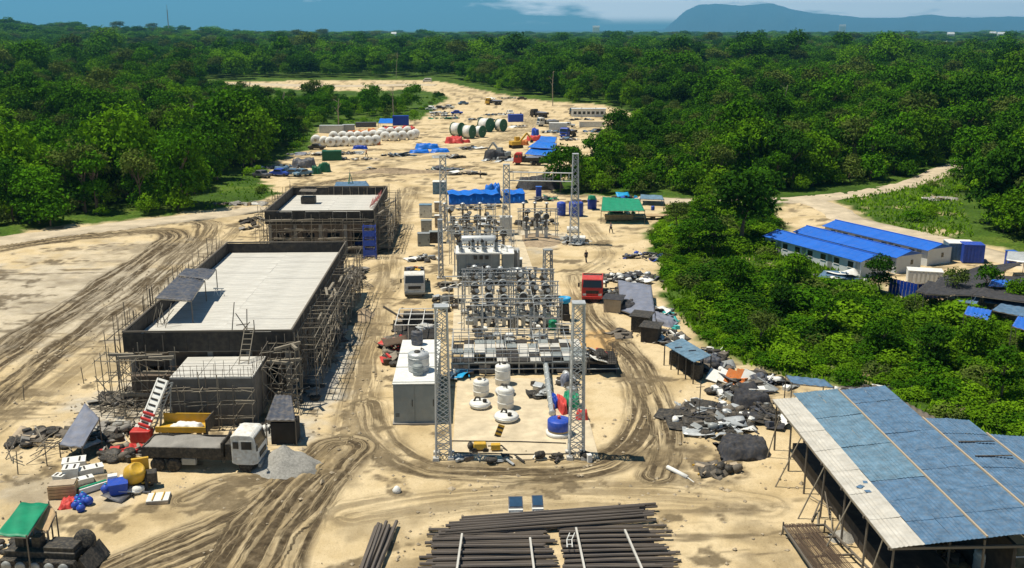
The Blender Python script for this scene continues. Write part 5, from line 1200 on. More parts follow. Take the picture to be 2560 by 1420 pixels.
for k, (px, py, r) in enumerate(((1432, 582, .5), (1447, 607, .55))):
    x, y = G(px, py); t = thing('steel_pipe', ('upper' if k == 0 else 'lower') + ' white steel pipe section lying left of the far right mast', 'pipe', (x, y, r)); A = Vector((-.9, .1, 0)); 
    MB().tube(A, -A, r, 16, cap=False).build('tube', 'white_paint', t, True); MB().tube(-A * .999, A * .999, r * .86, 16).build('bore', 'black_steel', t)
# yellow compressor and hoses at the front edge
t = thing('compressor', 'small yellow compressor at the front edge of the yard', 'compressor', (*G(1200, 1128), .0))
MB().box((0, 0, .45), (1.1, .6, .5), taper=.8).build('body', 'yellow_paint', t, bevel=.08); MB().box((1.15, -.1, .4), (.7, .45, .45)).build('engine_cover', 'yellow_paint', t, bevel=.06); MB().lathe([(.2, -.3), (.24, 0), (.2, .3)], 10, (-.7, 0, .45), Quaternion((1, 0, 0), PI / 2)).build('air_tank', 'black_steel', t, True)
for x in (-.4, .4): MB().lathe([(.05, -.05), (.2, -.05), (.2, .05), (.05, .05)], 10, (x, -.35, .2), Quaternion((1, 0, 0), PI / 2)).build('wheel', 'black_rubber', t)
MB().path([(.6, 0, .4), (1.6, .3, .3), (2.0, -.2, .1)], .05).build('hose', 'black_rubber', t)
t = thing('warning_board', 'black and yellow striped board standing on the yard slab', 'sign', (*G(1243, 1095), .09)); q = Quaternion((0, 1, 0), .35)
for i in range(6): MB().box(q @ Vector((0, 0, .1 + i * .17)), (.5, .04, .165), rot=q).build('stripe', 'yellow_paint' if i % 2 else 'black_steel', t)
pole('stay', (0, .02, 0), (.25, .5, 0), .03, 'steel_grey', t)
for lab, pts in (('front', [(1125, 1106), (1300, 1108), (1415, 1112)]), ('lower', [(1135, 1135), (1300, 1140), (1440, 1138)])):
    p = [Vector((*G(*q), .13)) for q in pts]; o = p[0]; MB_ = MB().path([q - o for q in p], .045, 5); ob = MB_.build('cable', 'black_rubber'); ob.location = o; tag(ob, f'{lab} black cable run across the yard slab between the masts', 'cable')
mat('blue_glass', (.03, .07, .13), .2, .25, 2, spec=.5)
# ------------------------------------------------------------------ vehicles
def wheel(t, x, y, r, w=.28):
    q = Quaternion((0, 1, 0), PI / 2)
    a = MB().lathe([(r * .55, -w / 2), (r * .92, -w / 2), (r, -w * .3), (r, w * .3), (r * .92, w / 2), (r * .55, w / 2)], 18, (x, y, r), q).build('wheel', 'black_rubber', t, True)
    MB().lathe([(r * .15, -w * .42), (r * .54, -w * .36), (r * .54, w * .36), (r * .15, w * .42)], 12, (x, y, r), q).build('rim', 'steel_grey', a, True)
def truck(label, x, y, rz, cab='white_paint', bed='steel_grey', L=6.6, load=None, W=2.35, name='truck', open_bed=True, group=None):
    """cab-over lorry, nose towards local +y, origin under the nose"""
    t = thing(name, label, 'truck', (x, y, 0), rz, group); w = W / 2
    prof = [(-1.85, .75), (-1.85, 2.75), (-1.55, 2.85), (-.45, 2.82), (-.25, 2.65), (-.02, 1.65), (0, .75), (-.35, .62), (-1.5, .62)]
    c = MB().extr(prof, 'x', -w, w).build('cab', cab, t, bevel=.06)
    A, B = Vector((0, -.235, 2.58)), Vector((0, -.05, 1.75)); off = Vector((0, .03, .008))
    MB().add([A + off + Vector((-w + .16, 0, 0)), A + off + Vector((w - .16, 0, 0)), B + off + Vector((w - .1, 0, 0)), B + off + Vector((-w + .1, 0, 0)), A - Vector((w - .16, .03, 0)), A + Vector((w - .16, -.03, 0)), B + Vector((w - .1, -.03, 0)), B - Vector((w - .1, .03, 0))], [(0, 1, 2, 3), (7, 6, 5, 4), (0, 4, 5, 1), (1, 5, 6, 2), (2, 6, 7, 3), (3, 7, 4, 0)]).build('windscreen', 'glass_dark', c)
    for s in (-1, 1):
        d = MB().box((s * (w + .012), -.82, 1.55), (.03, .95, 1.75)).build('door', cab, c); MB().box((s * (w + .035), -1.2, 1.6), (.03, .16, .05)).build('handle', 'black_steel', d) if False else None
        MB().box((s * (w + .035), -.75, 2.08), (.02, .72, .58)).build('side_window', 'glass_dark', c); MB().box((s * (w + .035), -1.5, 2.1), (.02, .38, .5)).build('rear_window', 'glass_dark', c)
        pole('mirror_arm', (s * w, -.1, 2.3), (s * (w + .35), .1, 2.3), .03, 'black_steel', t); MB().box((s * (w + .36), .1, 2.1), (.2, .08, .45)).build('mirror', 'black_steel', t)
        MB().box((s * (w - .3), .03, .95), (.38, .06, .22)).build('headlight', 'lamp_glass', t)
        MB().box((s * (w + .01), -.95, 1.0), (.06, 1.15, .18)).build('wheel_arch', cab, t)
    MB().box((0, .025, 1.25), (W * .62, .05, .35)).build('grille', 'black_steel', t); MB().box((0, .08, .62), (W, .2, .3)).build('bumper', cab if cab != 'truck_white' else 'steel_grey', t, bevel=.04)
    MB().box((0, -L / 2 - .6, .78), (.95, L - 1.2, .26)).build('chassis', 'black_steel', t); MB().box((0, -2.2, 1.4), (W * .7, .4, 1.2)).build('air_intake', 'black_steel', t)
    for s in (-1, 1): wheel(t, s * (w - .18), -.95, .5)
    for s in (-1, 1):
        for yy in (-L + 1.0, -L + 2.15): wheel(t, s * (w - .2), yy, .5, .42)
        MB().box((s * (w - .35), -L / 2 - .9, .72), (.4, 1.0, .5)).build('fuel_tank', 'steel_grey', t, bevel=.05)
    y0, y1 = -2.55, -L
    MB().bx(-w, w, y1, y0, 1.08, 1.22).build('bed_floor', bed, t)
    if open_bed:
        for s in (-1, 1): MB().bx(s * w - .05, s * w + .05, y1, y0, 1.222, 1.85).build('side_board', bed, t)
        MB().bx(-w + .06, w - .06, y0 - .05, y0 + .05, 1.222, 2.2).build('head_board', bed, t); MB().bx(-w + .06, w - .06, y1 - .04, y1 + .06, 1.222, 1.8).build('tail_board', bed, t)
    if load:
        lm, h = load; b = MB(); b.sheet((-w + .1, y1 + .12, 1.65), (w - .1, y1 + .12, 1.65), (w - .1, y0 - .1, 1.65), (-w + .1, y0 - .1, 1.65), 12, 18, lambda u, v: h * (.25 + .75 * math.sin(u * PI) ** .6 * math.sin(v * PI) ** .5) * (1 + .35 * math.sin(u * 9 + v * 13)) * .8, .4); b.build('load_cover', lm, t, True)
    return t
x, y = G(625, 1180); truck('white cab lorry with grey sheeted bed parked by the gravel cone', -15.3, 66.1, -PI / 2 - .08, 'truck_white', 'black_steel', 8.2, ('concrete', .5))
x, y = G(1037, 745); t = truck('white cab lorry with a piled load facing the camera', x, y, PI + .06, 'truck_white', 'black_steel', 8.0)
debris('colourful load of sacks and parts on the lorry facing the camera', 1035, 680, .9, 2.0, 24, 12, ('white_paint', 'orange_paint', 'red_paint', 'yellow_paint', 'black_steel', 'grey_tarp'), .8, 1.25, 'lorry_load', (.4, 1.2))
x, y = G(1480, 757); truck('red lorry parked beside the scrap on the right', x, y, PI - .12, 'red_paint', 'red_paint', 6.8, ('black_rubber', .3))
x, y = G(1425, 289); truck('dark lorry left of the white site office in the far yard', x, y, PI / 2 + .2, 'black_steel', 'black_steel', 6.5, ('grey_tarp', .7))
def pickup(label, px, py, rz, m, cover=None):
    x, y = G(px, py); t = thing('parked_car', label, 'car', (x, y, 0), rz)
    body = [(-2.2, .45), (-2.25, .95), (-1.0, 1.02), (-.65, 1.55), (.75, 1.58), (1.35, 1.0), (2.1, .88), (2.2, .5), (1.9, .38), (-2.0, .38)]
    c = MB().extr(body, 'x', -.88, .88).build('body', m, t, bevel=.09)
    for s in (-1, 1):
        MB().add([(s * .905, -.55, 1.08), (s * .905, .95, 1.08), (s * .905, .68, 1.48), (s * .905, -.48, 1.48), (s * .885, -.55, 1.08), (s * .885, .95, 1.08), (s * .885, .68, 1.48), (s * .885, -.48, 1.48)], [(0, 1, 2, 3), (7, 6, 5, 4), (0, 4, 5, 1), (1, 5, 6, 2), (2, 6, 7, 3), (3, 7, 4, 0)]).build('side_window', 'glass_dark', c)
        for yy in (-1.35, 1.4): wheel(t, s * .8, yy, .34, .22)
        MB().box((s * .6, 2.16, .72), (.35, .06, .16)).build('headlight', 'lamp_glass', c)
    MB().box((0, 1.08, 1.3), (1.5, .04, .62), rot=Quaternion((1, 0, 0), .82)).build('windscreen', 'glass_dark', c); MB().box((0, -.86, 1.3), (1.45, .04, .5), rot=Quaternion((1, 0, 0), -.55)).build('rear_window', 'glass_dark', c)
    return t
pickup('dark blue car with pale roof load at the left edge of the far yard', 655, 444, .9, 'dark_sheet'); pickup('blue car parked on the verge behind the shorter hall', 700, 440, 1.3, 'blue_paint'); pickup('light blue car parked nearest the dark green tarps', 733, 440, 1.5, 'shed_blue')
pickup('small pale blue car alone behind the shorter hall', 757, 440, 2.4, 'shed_blue_pale'); pickup('dark car parked at the end of the left bale row', 792, 374, 1.4, 'black_steel')
pickup('blue car in the far yard near the road bend', 1158, 262, 2.0, 'shed_blue'); pickup('dark car parked under the trees by the far road', 1305, 250, 1.5, 'black_steel')
def van(label, px, py, rz):
    x, y = G(px, py); t = thing('parked_van', label, 'van', (x, y, 0), rz)
    MB().extr([(-2.6, .5), (-2.6, 2.3), (-2.4, 2.45), (1.4, 2.45), (1.9, 1.7), (2.5, 1.35), (2.55, .5)], 'x', -1, 1).build('body', 'white_paint', t, bevel=.1)
    for s in (-1, 1): MB().box((s * 1.01, -.3, 1.85), (.03, 3.4, .5)).build('side_window', 'glass_dark', t); [wheel(t, s * .9, yy, .36) for yy in (-1.7, 1.7)]
van('white van parked where the far road enters the forest', 1068, 206, 1.5)

# ------------------------------------------------------------------ lower left corner: machines and stores
def conveyor():
    A = Vector((*G(358, 1100), .7)); B = Vector((*G(408, 948, 4.2), 4.2)); t = thing('belt_conveyor', 'red and white inclined belt conveyor rising to the long hall', 'conveyor', (A.x, A.y, 0)); o = Vector((A.x, A.y, 0)); A, B = A - o, B - o
    d = (B - A).normalized(); s = Vector((d.y, -d.x, 0)).normalized() * .55; n = d.cross(s).normalized(); n = n if n.z > 0 else -n
    for k in (-1, 1):
        pole('side_rail', A + s * k, B + s * k, .07, 'white_paint', t, 'bar'); pole('lower_rail', A + s * k - n * .5, B + s * k - n * .5, .05, 'steel_grey', t, 'bar')
        for i in range(12): pole('lattice_bar', A.lerp(B, i / 12) + s * k, A.lerp(B, (i + 1) / 12) + s * k - n * .5, .03, 'steel_grey', t, 'bar')
    b = MB(); b.add([A + s * .8 + n * .05, A - s * .8 + n * .05, B - s * .8 + n * .05, B + s * .8 + n * .05, A + s * .8, A - s * .8, B - s * .8, B + s * .8], [(0, 1, 2, 3), (7, 6, 5, 4), (0, 4, 5, 1), (1, 5, 6, 2), (2, 6, 7, 3), (3, 7, 4, 0)]); b.build('belt', 'white_paint', t)
    for i in range(9): p = A.lerp(B, (i + .5) / 9) + n * .09; pole('cleat', p - s * .7, p + s * .7, .05, 'black_rubber', t, 'bar')
    for i in range(4): p = A.lerp(B, i / 9); pole('red_cross_beam', p - s * 1.15 + n * .05, p + s * 1.15 + n * .05, .09, 'red_paint', t, 'bar')
    MB().box((A.x, A.y - .2, .5), (1.5, 1.0, .9)).build('feed_hopper', 'red_paint', t, bevel=.08)
    for f in (.45, .9):
        p = A.lerp(B, f)
        for k in (-1, 1): pole('support_leg', (p.x + s.x * k, p.y + s.y * k, -.1), p + s * k - n * .5, .06, 'steel_grey', t)
conveyor()
t = thing('tipper_body', 'yellow open tipper body behind the white lorry', 'tipper body', (*G(465, 1098), 0), -.06)
MB().bx(-1.9, 1.9, -.9, .9, .9, 1.02).build('floor', 'yellow_paint', t)
for yy in (-.9, .9): MB().bx(-1.9, 1.9, yy - .05, yy + .05, 1.022, 1.75 if yy > 0 else 1.35).build('side_board', 'yellow_paint', t)
MB().bx(1.9, 2.0, -.95, .95, .9, 1.95).build('head_board', 'black_steel', t)
for x in (-1.3, 1.3):
    for yy in (-.7, .7): wheel(t, x, yy, .45) if False else MB().box((x, yy, .42), (.3, .3, .96)).build('stand_leg', 'black_steel', t)
heap('tarpaulin', 'pale sheet crumpled inside the yellow tipper body', 465, 1070, 1.3, .55, .35, 'white_paint', 14, z=1.03)
def mixer():
    t = thing('concrete_mixer', 'yellow and black concrete mixer in the lower left corner', 'mixer', (*G(345, 1225), 0), .35)
    q = Vector((.3, -.6, .8)).to_track_quat('Z', 'Y'); MB().lathe([(.3, -.7), (.65, -.55), (.75, 0), (.6, .45), (.42, .75), (.36, .7)], 18, (-.1, .2, 1.15), q).build('drum', 'yellow_paint', t, True)
    for x in (-.7, .6):
        pole('frame_leg', (x, -.7, 0), (x * .8, .2, 1.2), .07, 'black_steel', t, 'bar'); pole('frame_leg', (x, .9, 0), (x * .8, .2, 1.2), .07, 'black_steel', t, 'bar')
    MB().box((.95, .1, .8), (.7, .8, .8)).build('engine_box', 'black_steel', t, bevel=.06); MB().box((.3, .9, 1.4), (1.1, .25, 1.0)).build('guard_plate', 'yellow_paint', t)
    MB().box((-1.2, -.3, .55), (1.0, 1.0, .9), taper=1.25).build('skip_hopper', 'blue_paint', t); MB().box((-1.5, .5, .9), (.6, .5, .5)).build('control_box', 'white_paint', t)
    for s in (-1, 1): wheel(t, s * .75, .5, .38)
mixer()
debris('machine parts and hoses round the yellow mixer', 335, 1225, 1.2, .9, 18, 15, ('black_steel', 'yellow_paint', 'dark_sheet', 'white_paint'), .5)
def lean_sheet(name, label, corners, zs, m, posts='old_wood', cat='shelter', nu=16, nv=10, sag=.12, corr=0):
    P = [G3(px, py, z) for (px, py), z in zip(corners, zs)]; o = Vector((P[0].x, P[0].y, 0)); t = thing(name, label, cat, o); Q = [p - o for p in P]
    MB().sheet(*Q, nu, nv, lambda u, v: -sag * math.sin(u * PI) * math.sin(v * PI) + (corr * math.sin(u * nu * 1.6) if corr else .03 * math.sin(u * 11 + v * 7)), .035).build('cover', m, t, True)
    for q in Q: pole('post', (q.x, q.y, -.1), (q.x, q.y, q.z + .1), .05, posts, t)
    for a, b in zip(Q, Q[1:] + Q[:1]): pole('rafter', a - Vector((0, 0, .08)), b - Vector((0, 0, .08)), .045, posts, t)
    return t
lean_sheet('tarp_shelter', 'sagging blue-grey tarpaulin on crooked poles at the left', [(148, 1112), (205, 1118), (248, 1045), (212, 1008)], (1.0, 1.1, 2.2, 2.3), 'grey_tarp', sag=.25)
t = lean_sheet('dark_lean_to', 'dark sheet lean-to at the right of the annex', [(664, 1050), (738, 1050), (728, 988), (688, 986)], (2.0, 2.0, 2.3, 2.3), 'dark_sheet', corr=.03)
MB().bx(.3, 2.2, .1, 1.6, -.05, 1.7).build('shade_block', 'dark_inside', t)  # dark block added in place of the shade under the sheet
lean('tangle of thin poles in front of the ragged scaffold', 300, 1020, 26, 21, (1.5, 4), 2.4)
debris('loose bricks and boards behind the white crates', 130, 1100, 3.2, 2.0, 40, 401, ('concrete', 'old_wood', 'tan_board', 'black_steel', 'pale_slab'), .4, L=(.5, 1.8))
debris('dark junk under the ragged scaffold', 330, 1000, 2.8, 2.0, 40, 402, ('black_steel', 'dark_form', 'old_wood', 'concrete'), .7, L=(.6, 2))
debris('boards and hoses between mixer and conveyor', 300, 1140, 1.8, 1.2, 30, 403, ('old_wood', 'bamboo', 'concrete', 'red_paint', 'black_steel'), .5, L=(.5, 1.8))
lean('crooked fence poles at the far lower left', 110, 1130, 14, 22, (1.2, 3), 2.2)
debris('grey rubble strewn left of the conveyor', 285, 1085, 2.6, 2.4, 46, 16, ('concrete', 'gravel', 'pale_slab', 'black_steel', 'old_wood'), .5, L=(.4, 1.4))
debris('planks and rubble beside the lorry and annex', 660, 1070, 1.4, .8, 16, 17, ('concrete', 'white_paint', 'bamboo', 'orange_paint'), .4, L=(.4, 1.2))
debris('broken concrete along the foot of the right wall', 760, 985, 1.6, 2.8, 34, 18, ('concrete', 'pale_slab', 'gravel', 'old_wood'), .35, L=(.4, 1.4))
random.seed(33)
for lab, px, py, w, d, h, rz in (('big rear', 187, 1170, 1.5, 1.1, .6, .3), ('right', 228, 1185, 1.6, .8, .5, .5), ('front', 180, 1195, 1.0, .9, .8, .2), ('small left', 150, 1205, .7, .6, .5, -.2), ('low', 208, 1208, 1.3, .6, .35, .6)):
    t = thing('white_crate', f'{lab} white crate in the stack near the blue floats', 'crate', (*G(px, py), 0), rz)
    MB().box((0, 0, h / 2), (w, d, h)).build('body', 'white_paint', t, bevel=.04); MB().box((0, 0, h + .03), (w + .06, d + .06, .06)).build('lid', 'white_paint', t)
    for x in (-w * .25, w * .25): MB().box((x, 0, h + .075), (.12, d * .7, .03)).build('strap', 'black_steel', t)
t = thing('wooden_box', 'brown wooden box in front of the white crates', 'box', (*G(160, 1240), 0), .15)
for k in range(4): MB().bx(-.85, .85, -.5, -.45, .05 + k * .22, .24 + k * .22).build('board', 'wood_box', t)
MB().bx(-.85, .85, -.448, .5, .0, .9).build('body', 'wood_box', t); MB().box((0, 0, .95), (1.6, .9, .08)).build('lid', 'tan_board', t)
t = thing('long_crate', 'white and green long crate beside the blue floats', 'crate', (*G(232, 1226), 0), .75); MB().box((0, 0, .22), (1.9, .45, .4)).build('body', 'white_paint', t, bevel=.03); MB().box((0, 0, .45), (1.92, .2, .05)).build('stripe', 'green_tarp', t)
for i, (px, py) in enumerate(((195, 1258), (208, 1252), (212, 1262), (222, 1262), (200, 1268), (190, 1272), (203, 1280), (265, 1232))):
    x, y = G(px, py); r = R(.24, .33); t = thing('blue_float', ('single blue plastic float right of the long crate' if i == 7 else 'round blue plastic float in the cluster by the crates'), 'float', (x, y, 0), R(0, 6), 'blue plastic floats by the crates')
    MB().lathe([(.05, 0), (r * .7, .06), (r, r * .8), (r * .95, r * 1.2), (r * .5, r * 1.75), (.06, r * 1.85)], 14).build('shell', 'blue_paint', t, True); MB().lathe([(.07, r * 1.83), (.07, r * 1.83 + .07)], 8).build('cap', 'cyan_tarp', t)
heap('tarpaulin', 'dark red cloth beside the blue floats', 172, 1262, .5, .7, .4, 'red_tarp', 15)
t = thing('board_stack', 'stack of yellow-white boards on the dirt near the mixer', 'boards', (*G(397, 1252), 0), .12)
for i in range(4): MB().box((R(-.03, .03), 0, .05 + i * .075), (1.45 - i * .02, 1.25, .065), rz=R(-.04, .04)).build('board', 'tan_board' if i < 3 else 'white_paint', t)
for x in (-.3, .3): pole('strap', (x, -.6, .36), (x, .6, .36), .03, 'yellow_paint', t, 'bar')
def crawler():
    t = thing('tracked_machine', 'black tracked machine at the lower left corner', 'machine', (*G(120, 1405), 0), -.12)
    for s in (-1, 1):
        b = MB(); pr = [(-2.4, .35), (-2.1, .05), (2.1, .05), (2.4, .35), (2.2, .7), (-2.2, .7)]
        b.extr([(u, z) for u, z in pr], 'y', 0, 1) if False else None
        m = MB(); m.add([(u, s * 1.0 + k * .22, z) for k in (-1, 1) for u, z in pr], [tuple(range(6))[::-1], tuple(range(6, 12))] + [(k, (k + 1) % 6, 6 + (k + 1) % 6, 6 + k) for k in range(6)]); tr = m.build('track', 'black_rubber', t, bevel=.05)
        for i in range(5): MB().lathe([(.08, -.06), (.3, -.06), (.3, .06), (.08, .06)], 14, (-1.75 + i * .85, s * 1.26, .37), Quaternion((1, 0, 0), PI / 2)).build('road_wheel', 'steel_grey', tr, True)
    MB().box((0, 0, .8), (4.2, 1.5, .5)).build('hull', 'black_steel', t, bevel=.06); MB().box((1.1, 0, 1.15), (1.8, 1.3, .35)).build('engine_deck', 'black_steel', t, bevel=.05)
    MB().lathe([(.25, -.2), (.62, -.18), (.7, 0), (.62, .18), (.25, .2)], 18, (2.1, .5, 1.2), Quaternion((1, 0, 0), PI / 2 - .3)).build('spare_wheel', 'black_rubber', t, True)
    MB().add([(2.4, -1.2, .1), (3.2, -1.2, .1), (2.6, -1.2, 1.0), (2.4, 1.2, .1), (3.2, 1.2, .1), (2.6, 1.2, 1.0)], [(0, 1, 2), (5, 4, 3), (0, 3, 4, 1), (1, 4, 5, 2), (2, 5, 3, 0)]).build('blade', 'black_steel', t)
    for x in (-1.4, -.4): MB().box((x, 0, 1.35), (.5, .6, .7)).build('control_stand', 'black_steel', t)
crawler()
t = lean_sheet('green_shelter', 'green sheet roof on posts at the lower left corner', [(-10, 1338), (66, 1342), (122, 1258), (52, 1256)], (2.5, 2.4, 2.7, 2.8), 'green_tarp', sag=.05)
lean_sheet('brown_screen', 'small brown board roof right of the green sheet roof', [(82, 1316), (118, 1330), (140, 1282), (122, 1256)], (2.0, 1.9, 2.3, 2.6), 'wood_box', sag=.03)
lean_sheet('grey_flap', 'pale grey flap sheet under the green sheet roof', [(62, 1336), (95, 1340), (118, 1316), (80, 1312)], (1.5, 1.4, 1.6, 1.7), 'grey_tarp', sag=.05)
debris('dark junk under the green sheet roof', 40, 1375, 1.8, 1.0, 18, 23, ('black_steel', 'old_wood', 'red_paint', 'steel_grey'), .9)
for i, (px, py) in enumerate(((45, 1185), (300, 950), (118, 1165), (210, 960), (60, 1000))):
    x, y = G(px, py); o = pole('stake', (0, 0, -.1), (R(-.1, .1), R(-.1, .1), R(1.2, 2.6)), .04, 'old_wood'); o.location = (x, y, -.1)
    tag(o, ['lone stake in the dirt at the far lower left', 'stake left of the ragged scaffold', 'stake behind the white crates', 'stake on the field edge left of the hall', 'stake beside the muddy field track'][i], 'stake')

# ------------------------------------------------------------------ foreground: pipes, boxes, rebar
def pipes():
    random.seed(44); grp = 'dark steel pipes stacked across the foreground'
    me = {}
    def one(x0, x1, y, z, r, rz, label):
        o = bpy.data.objects.new('steel_pipe', unit('pole', 'dark_pipe')); COL.objects.link(o); L = x1 - x0; o.location = (x0, y, z)
        o.rotation_mode = 'QUATERNION'; o.rotation_quaternion = Vector((math.cos(rz), math.sin(rz), R(-.004, .004))).to_track_quat('Z', 'Y'); o.scale = (r, r, L); tag(o, label, 'pipe', grp)
    for i in range(34):      # near bed, two lengths end to end
        y = 49.4 + i * .205; 
        one(-3.1 + R(-.5, .6), 4.45 + R(-.7, .2), y, .12 + R(0, .05), R(.07, .1), R(-.012, .012), 'dark steel pipe in the near left bed of the pipe stack')
        one(4.75 + R(0, .2), 11.1 + R(-1.3, .8), y + R(-.03, .03), .12 + R(0, .05), R(.07, .1), R(-.014, .014), 'dark steel pipe in the near right bed of the pipe stack')
    for i in range(20):      # rear bed lies skewed and higher at the right
        one(-2.5 + R(-.4, .5) + i * .08, 10.6 + R(-.6, .9), 56.0 + i * .11 - .9, .24 + (i % 3) * .13, R(.08, .11), .118 + R(-.02, .02), 'dark steel pipe in the skewed rear bed of the pipe stack')
    for i in range(10): one(4.6 + R(0, .3), 11.0 + R(-.8, .6), 50.0 + i * .58, .33, .1, R(-.025, .025), 'dark steel pipe lying on top of the right bed of the pipe stack')
    for i in range(7): one(-2.9 + R(0, .3), 4.3 + R(-.6, .2), 49.8 + i * .8, .33, .1, R(-.02, .02), 'dark steel pipe lying on top of the left bed of the pipe stack')
    for lab, a, b in (('left', (1325, 1345), (1335, 1425)), ('middle', (1440, 1320), (1462, 1425)), ('right', (1562, 1325), (1606, 1425)), ('far left', (1155, 1335), (1142, 1425))):
        A, B = G3(*a, .62), G3(*b, .62); o = pole('timber_bearer', Vector((0, 0, 0)), B - A, .06, 'pale_slab', None, 'bar'); o.location = A; tag(o, f'{lab} pale timber laid across the pipe stack', 'timber')
    for i in range(9):
        x, y = G(940 + i * 6.5, 1318 + R(-5, 14)); o = bpy.data.objects.new('steel_pipe', unit('pole', 'dark_pipe')); COL.objects.link(o); o.location = (x, y, .15 + (i % 3) * .12); o.rotation_mode = 'QUATERNION'
        o.rotation_quaternion = Vector((-.08 + R(-.015, .015) - .004 * i, -1, 0)).to_track_quat('Z', 'Y'); o.scale = (.12, .12, R(6.5, 8)); tag(o, 'dark pipe in the small bundle left of the big pipe stack', 'pipe', 'dark pipes in the small bundle')
pipes()
t = thing('twisted_wire', 'twisted white wire ladder lying on the pipe stack', 'wire', (*G(1415, 1350, .75), .72)); 
MB().path([(0, -.8, 0), (.05, 0, .05), (.3, .9, 0)], .03).path([(.3, -.8, 0), (.35, 0, .05), (.6, .9, 0)], .03).path([(0, -.5, .02), (.3, -.5, .02)], .025).path([(.06, 0, .05), (.35, 0, .05)], .025).path([(.18, .5, .02), (.46, .5, .02)], .025).build('wire', 'white_paint', t)
for lab, px, py, w in (('wider left', 1290, 1297, .92), ('narrower right', 1345, 1294, .72)):
    t = thing('equipment_box', f'{lab} white box with dark blue glass top in front of the pipe stack', 'box', (*G(px, py), 0))
    MB().bx(-w / 2, w / 2, 0, .8, .12, .62).build('body', 'white_paint', t, bevel=.03); MB().box((0, .62, .84), (w, .95, .06), rot=Quaternion((1, 0, 0), .38)).build('glass_top', 'dark_sheet', t)
    MB().box((0, .60, .885), (w * .86, .8, .03), rot=Quaternion((1, 0, 0), .38)).build('panel', 'blue_glass', t)
    for x in (-w / 2 + .06, w / 2 - .06): MB().bx(x - .05, x + .05, -.04, .85, -.02, .118).build('runner', 'black_steel', t)
    MB().bx(-w / 2 + .1, w / 2 - .1, -.03, -.004, .2, .48).build('front_plate', 'camp_wall', t)
x, y = G(992, 1232); o = MB().lathe([(.1, 0), (.26, .05), (.3, .22), (.16, .42), (.06, .5)], 10).build('white_sack', 'white_paint', None, True); o.location = (x, y, 0); tag(o, 'small white sack alone on the dirt track', 'sack')
t = thing('steel_pipe', 'white pipe lying in the dark mud on the right', 'pipe', (*G(1693, 1185), .14)); A = Vector((-.55, .75, .05)); MB().tube(A, -A, .16, 12).build('tube', 'white_paint', t, True); pole('rod', -A, -A + Vector((.35, -.6, -.1)), .04, 'white_paint', t)
def rack():
    P = [G3(1958, 1316, .5), G3(2062, 1312, .5), G3(2190, 1440, .5), G3(2050, 1450, .5)]; o = Vector((P[0].x, P[0].y, 0)); t = thing('rebar_rack', 'wooden rack holding long rusty bars beside the blue shed', 'rack', o); Q = [p - o for p in P]
    for a, b in ((0, 1), (1, 2), (3, 0)): pole('frame_rail', Q[a], Q[b], .06, 'old_wood', t, 'bar')
    for q in Q: pole('post', (q.x, q.y, -.6), (q.x, q.y, q.z + .3), .06, 'old_wood', t)
    for i in range(24): u = (i + .5) / 24; pole('bar', Q[0].lerp(Q[1], u * .72) + Vector((0, 0, .1 + R(0, .08))), Q[3].lerp(Q[2], u * .72) + Vector((0, 0, .1 + R(0, .08))), .028, 'rebar', t)
    for f in (.25, .6): pole('cross_bearer', Q[0].lerp(Q[3], f), Q[1].lerp(Q[2], f), .05, 'old_wood', t, 'bar')
rack()
mound('gravel_pile', 'small dark gravel heap beside the rebar rack', 2105, 1345, 1.0, .9, .6, 'gravel', 12)

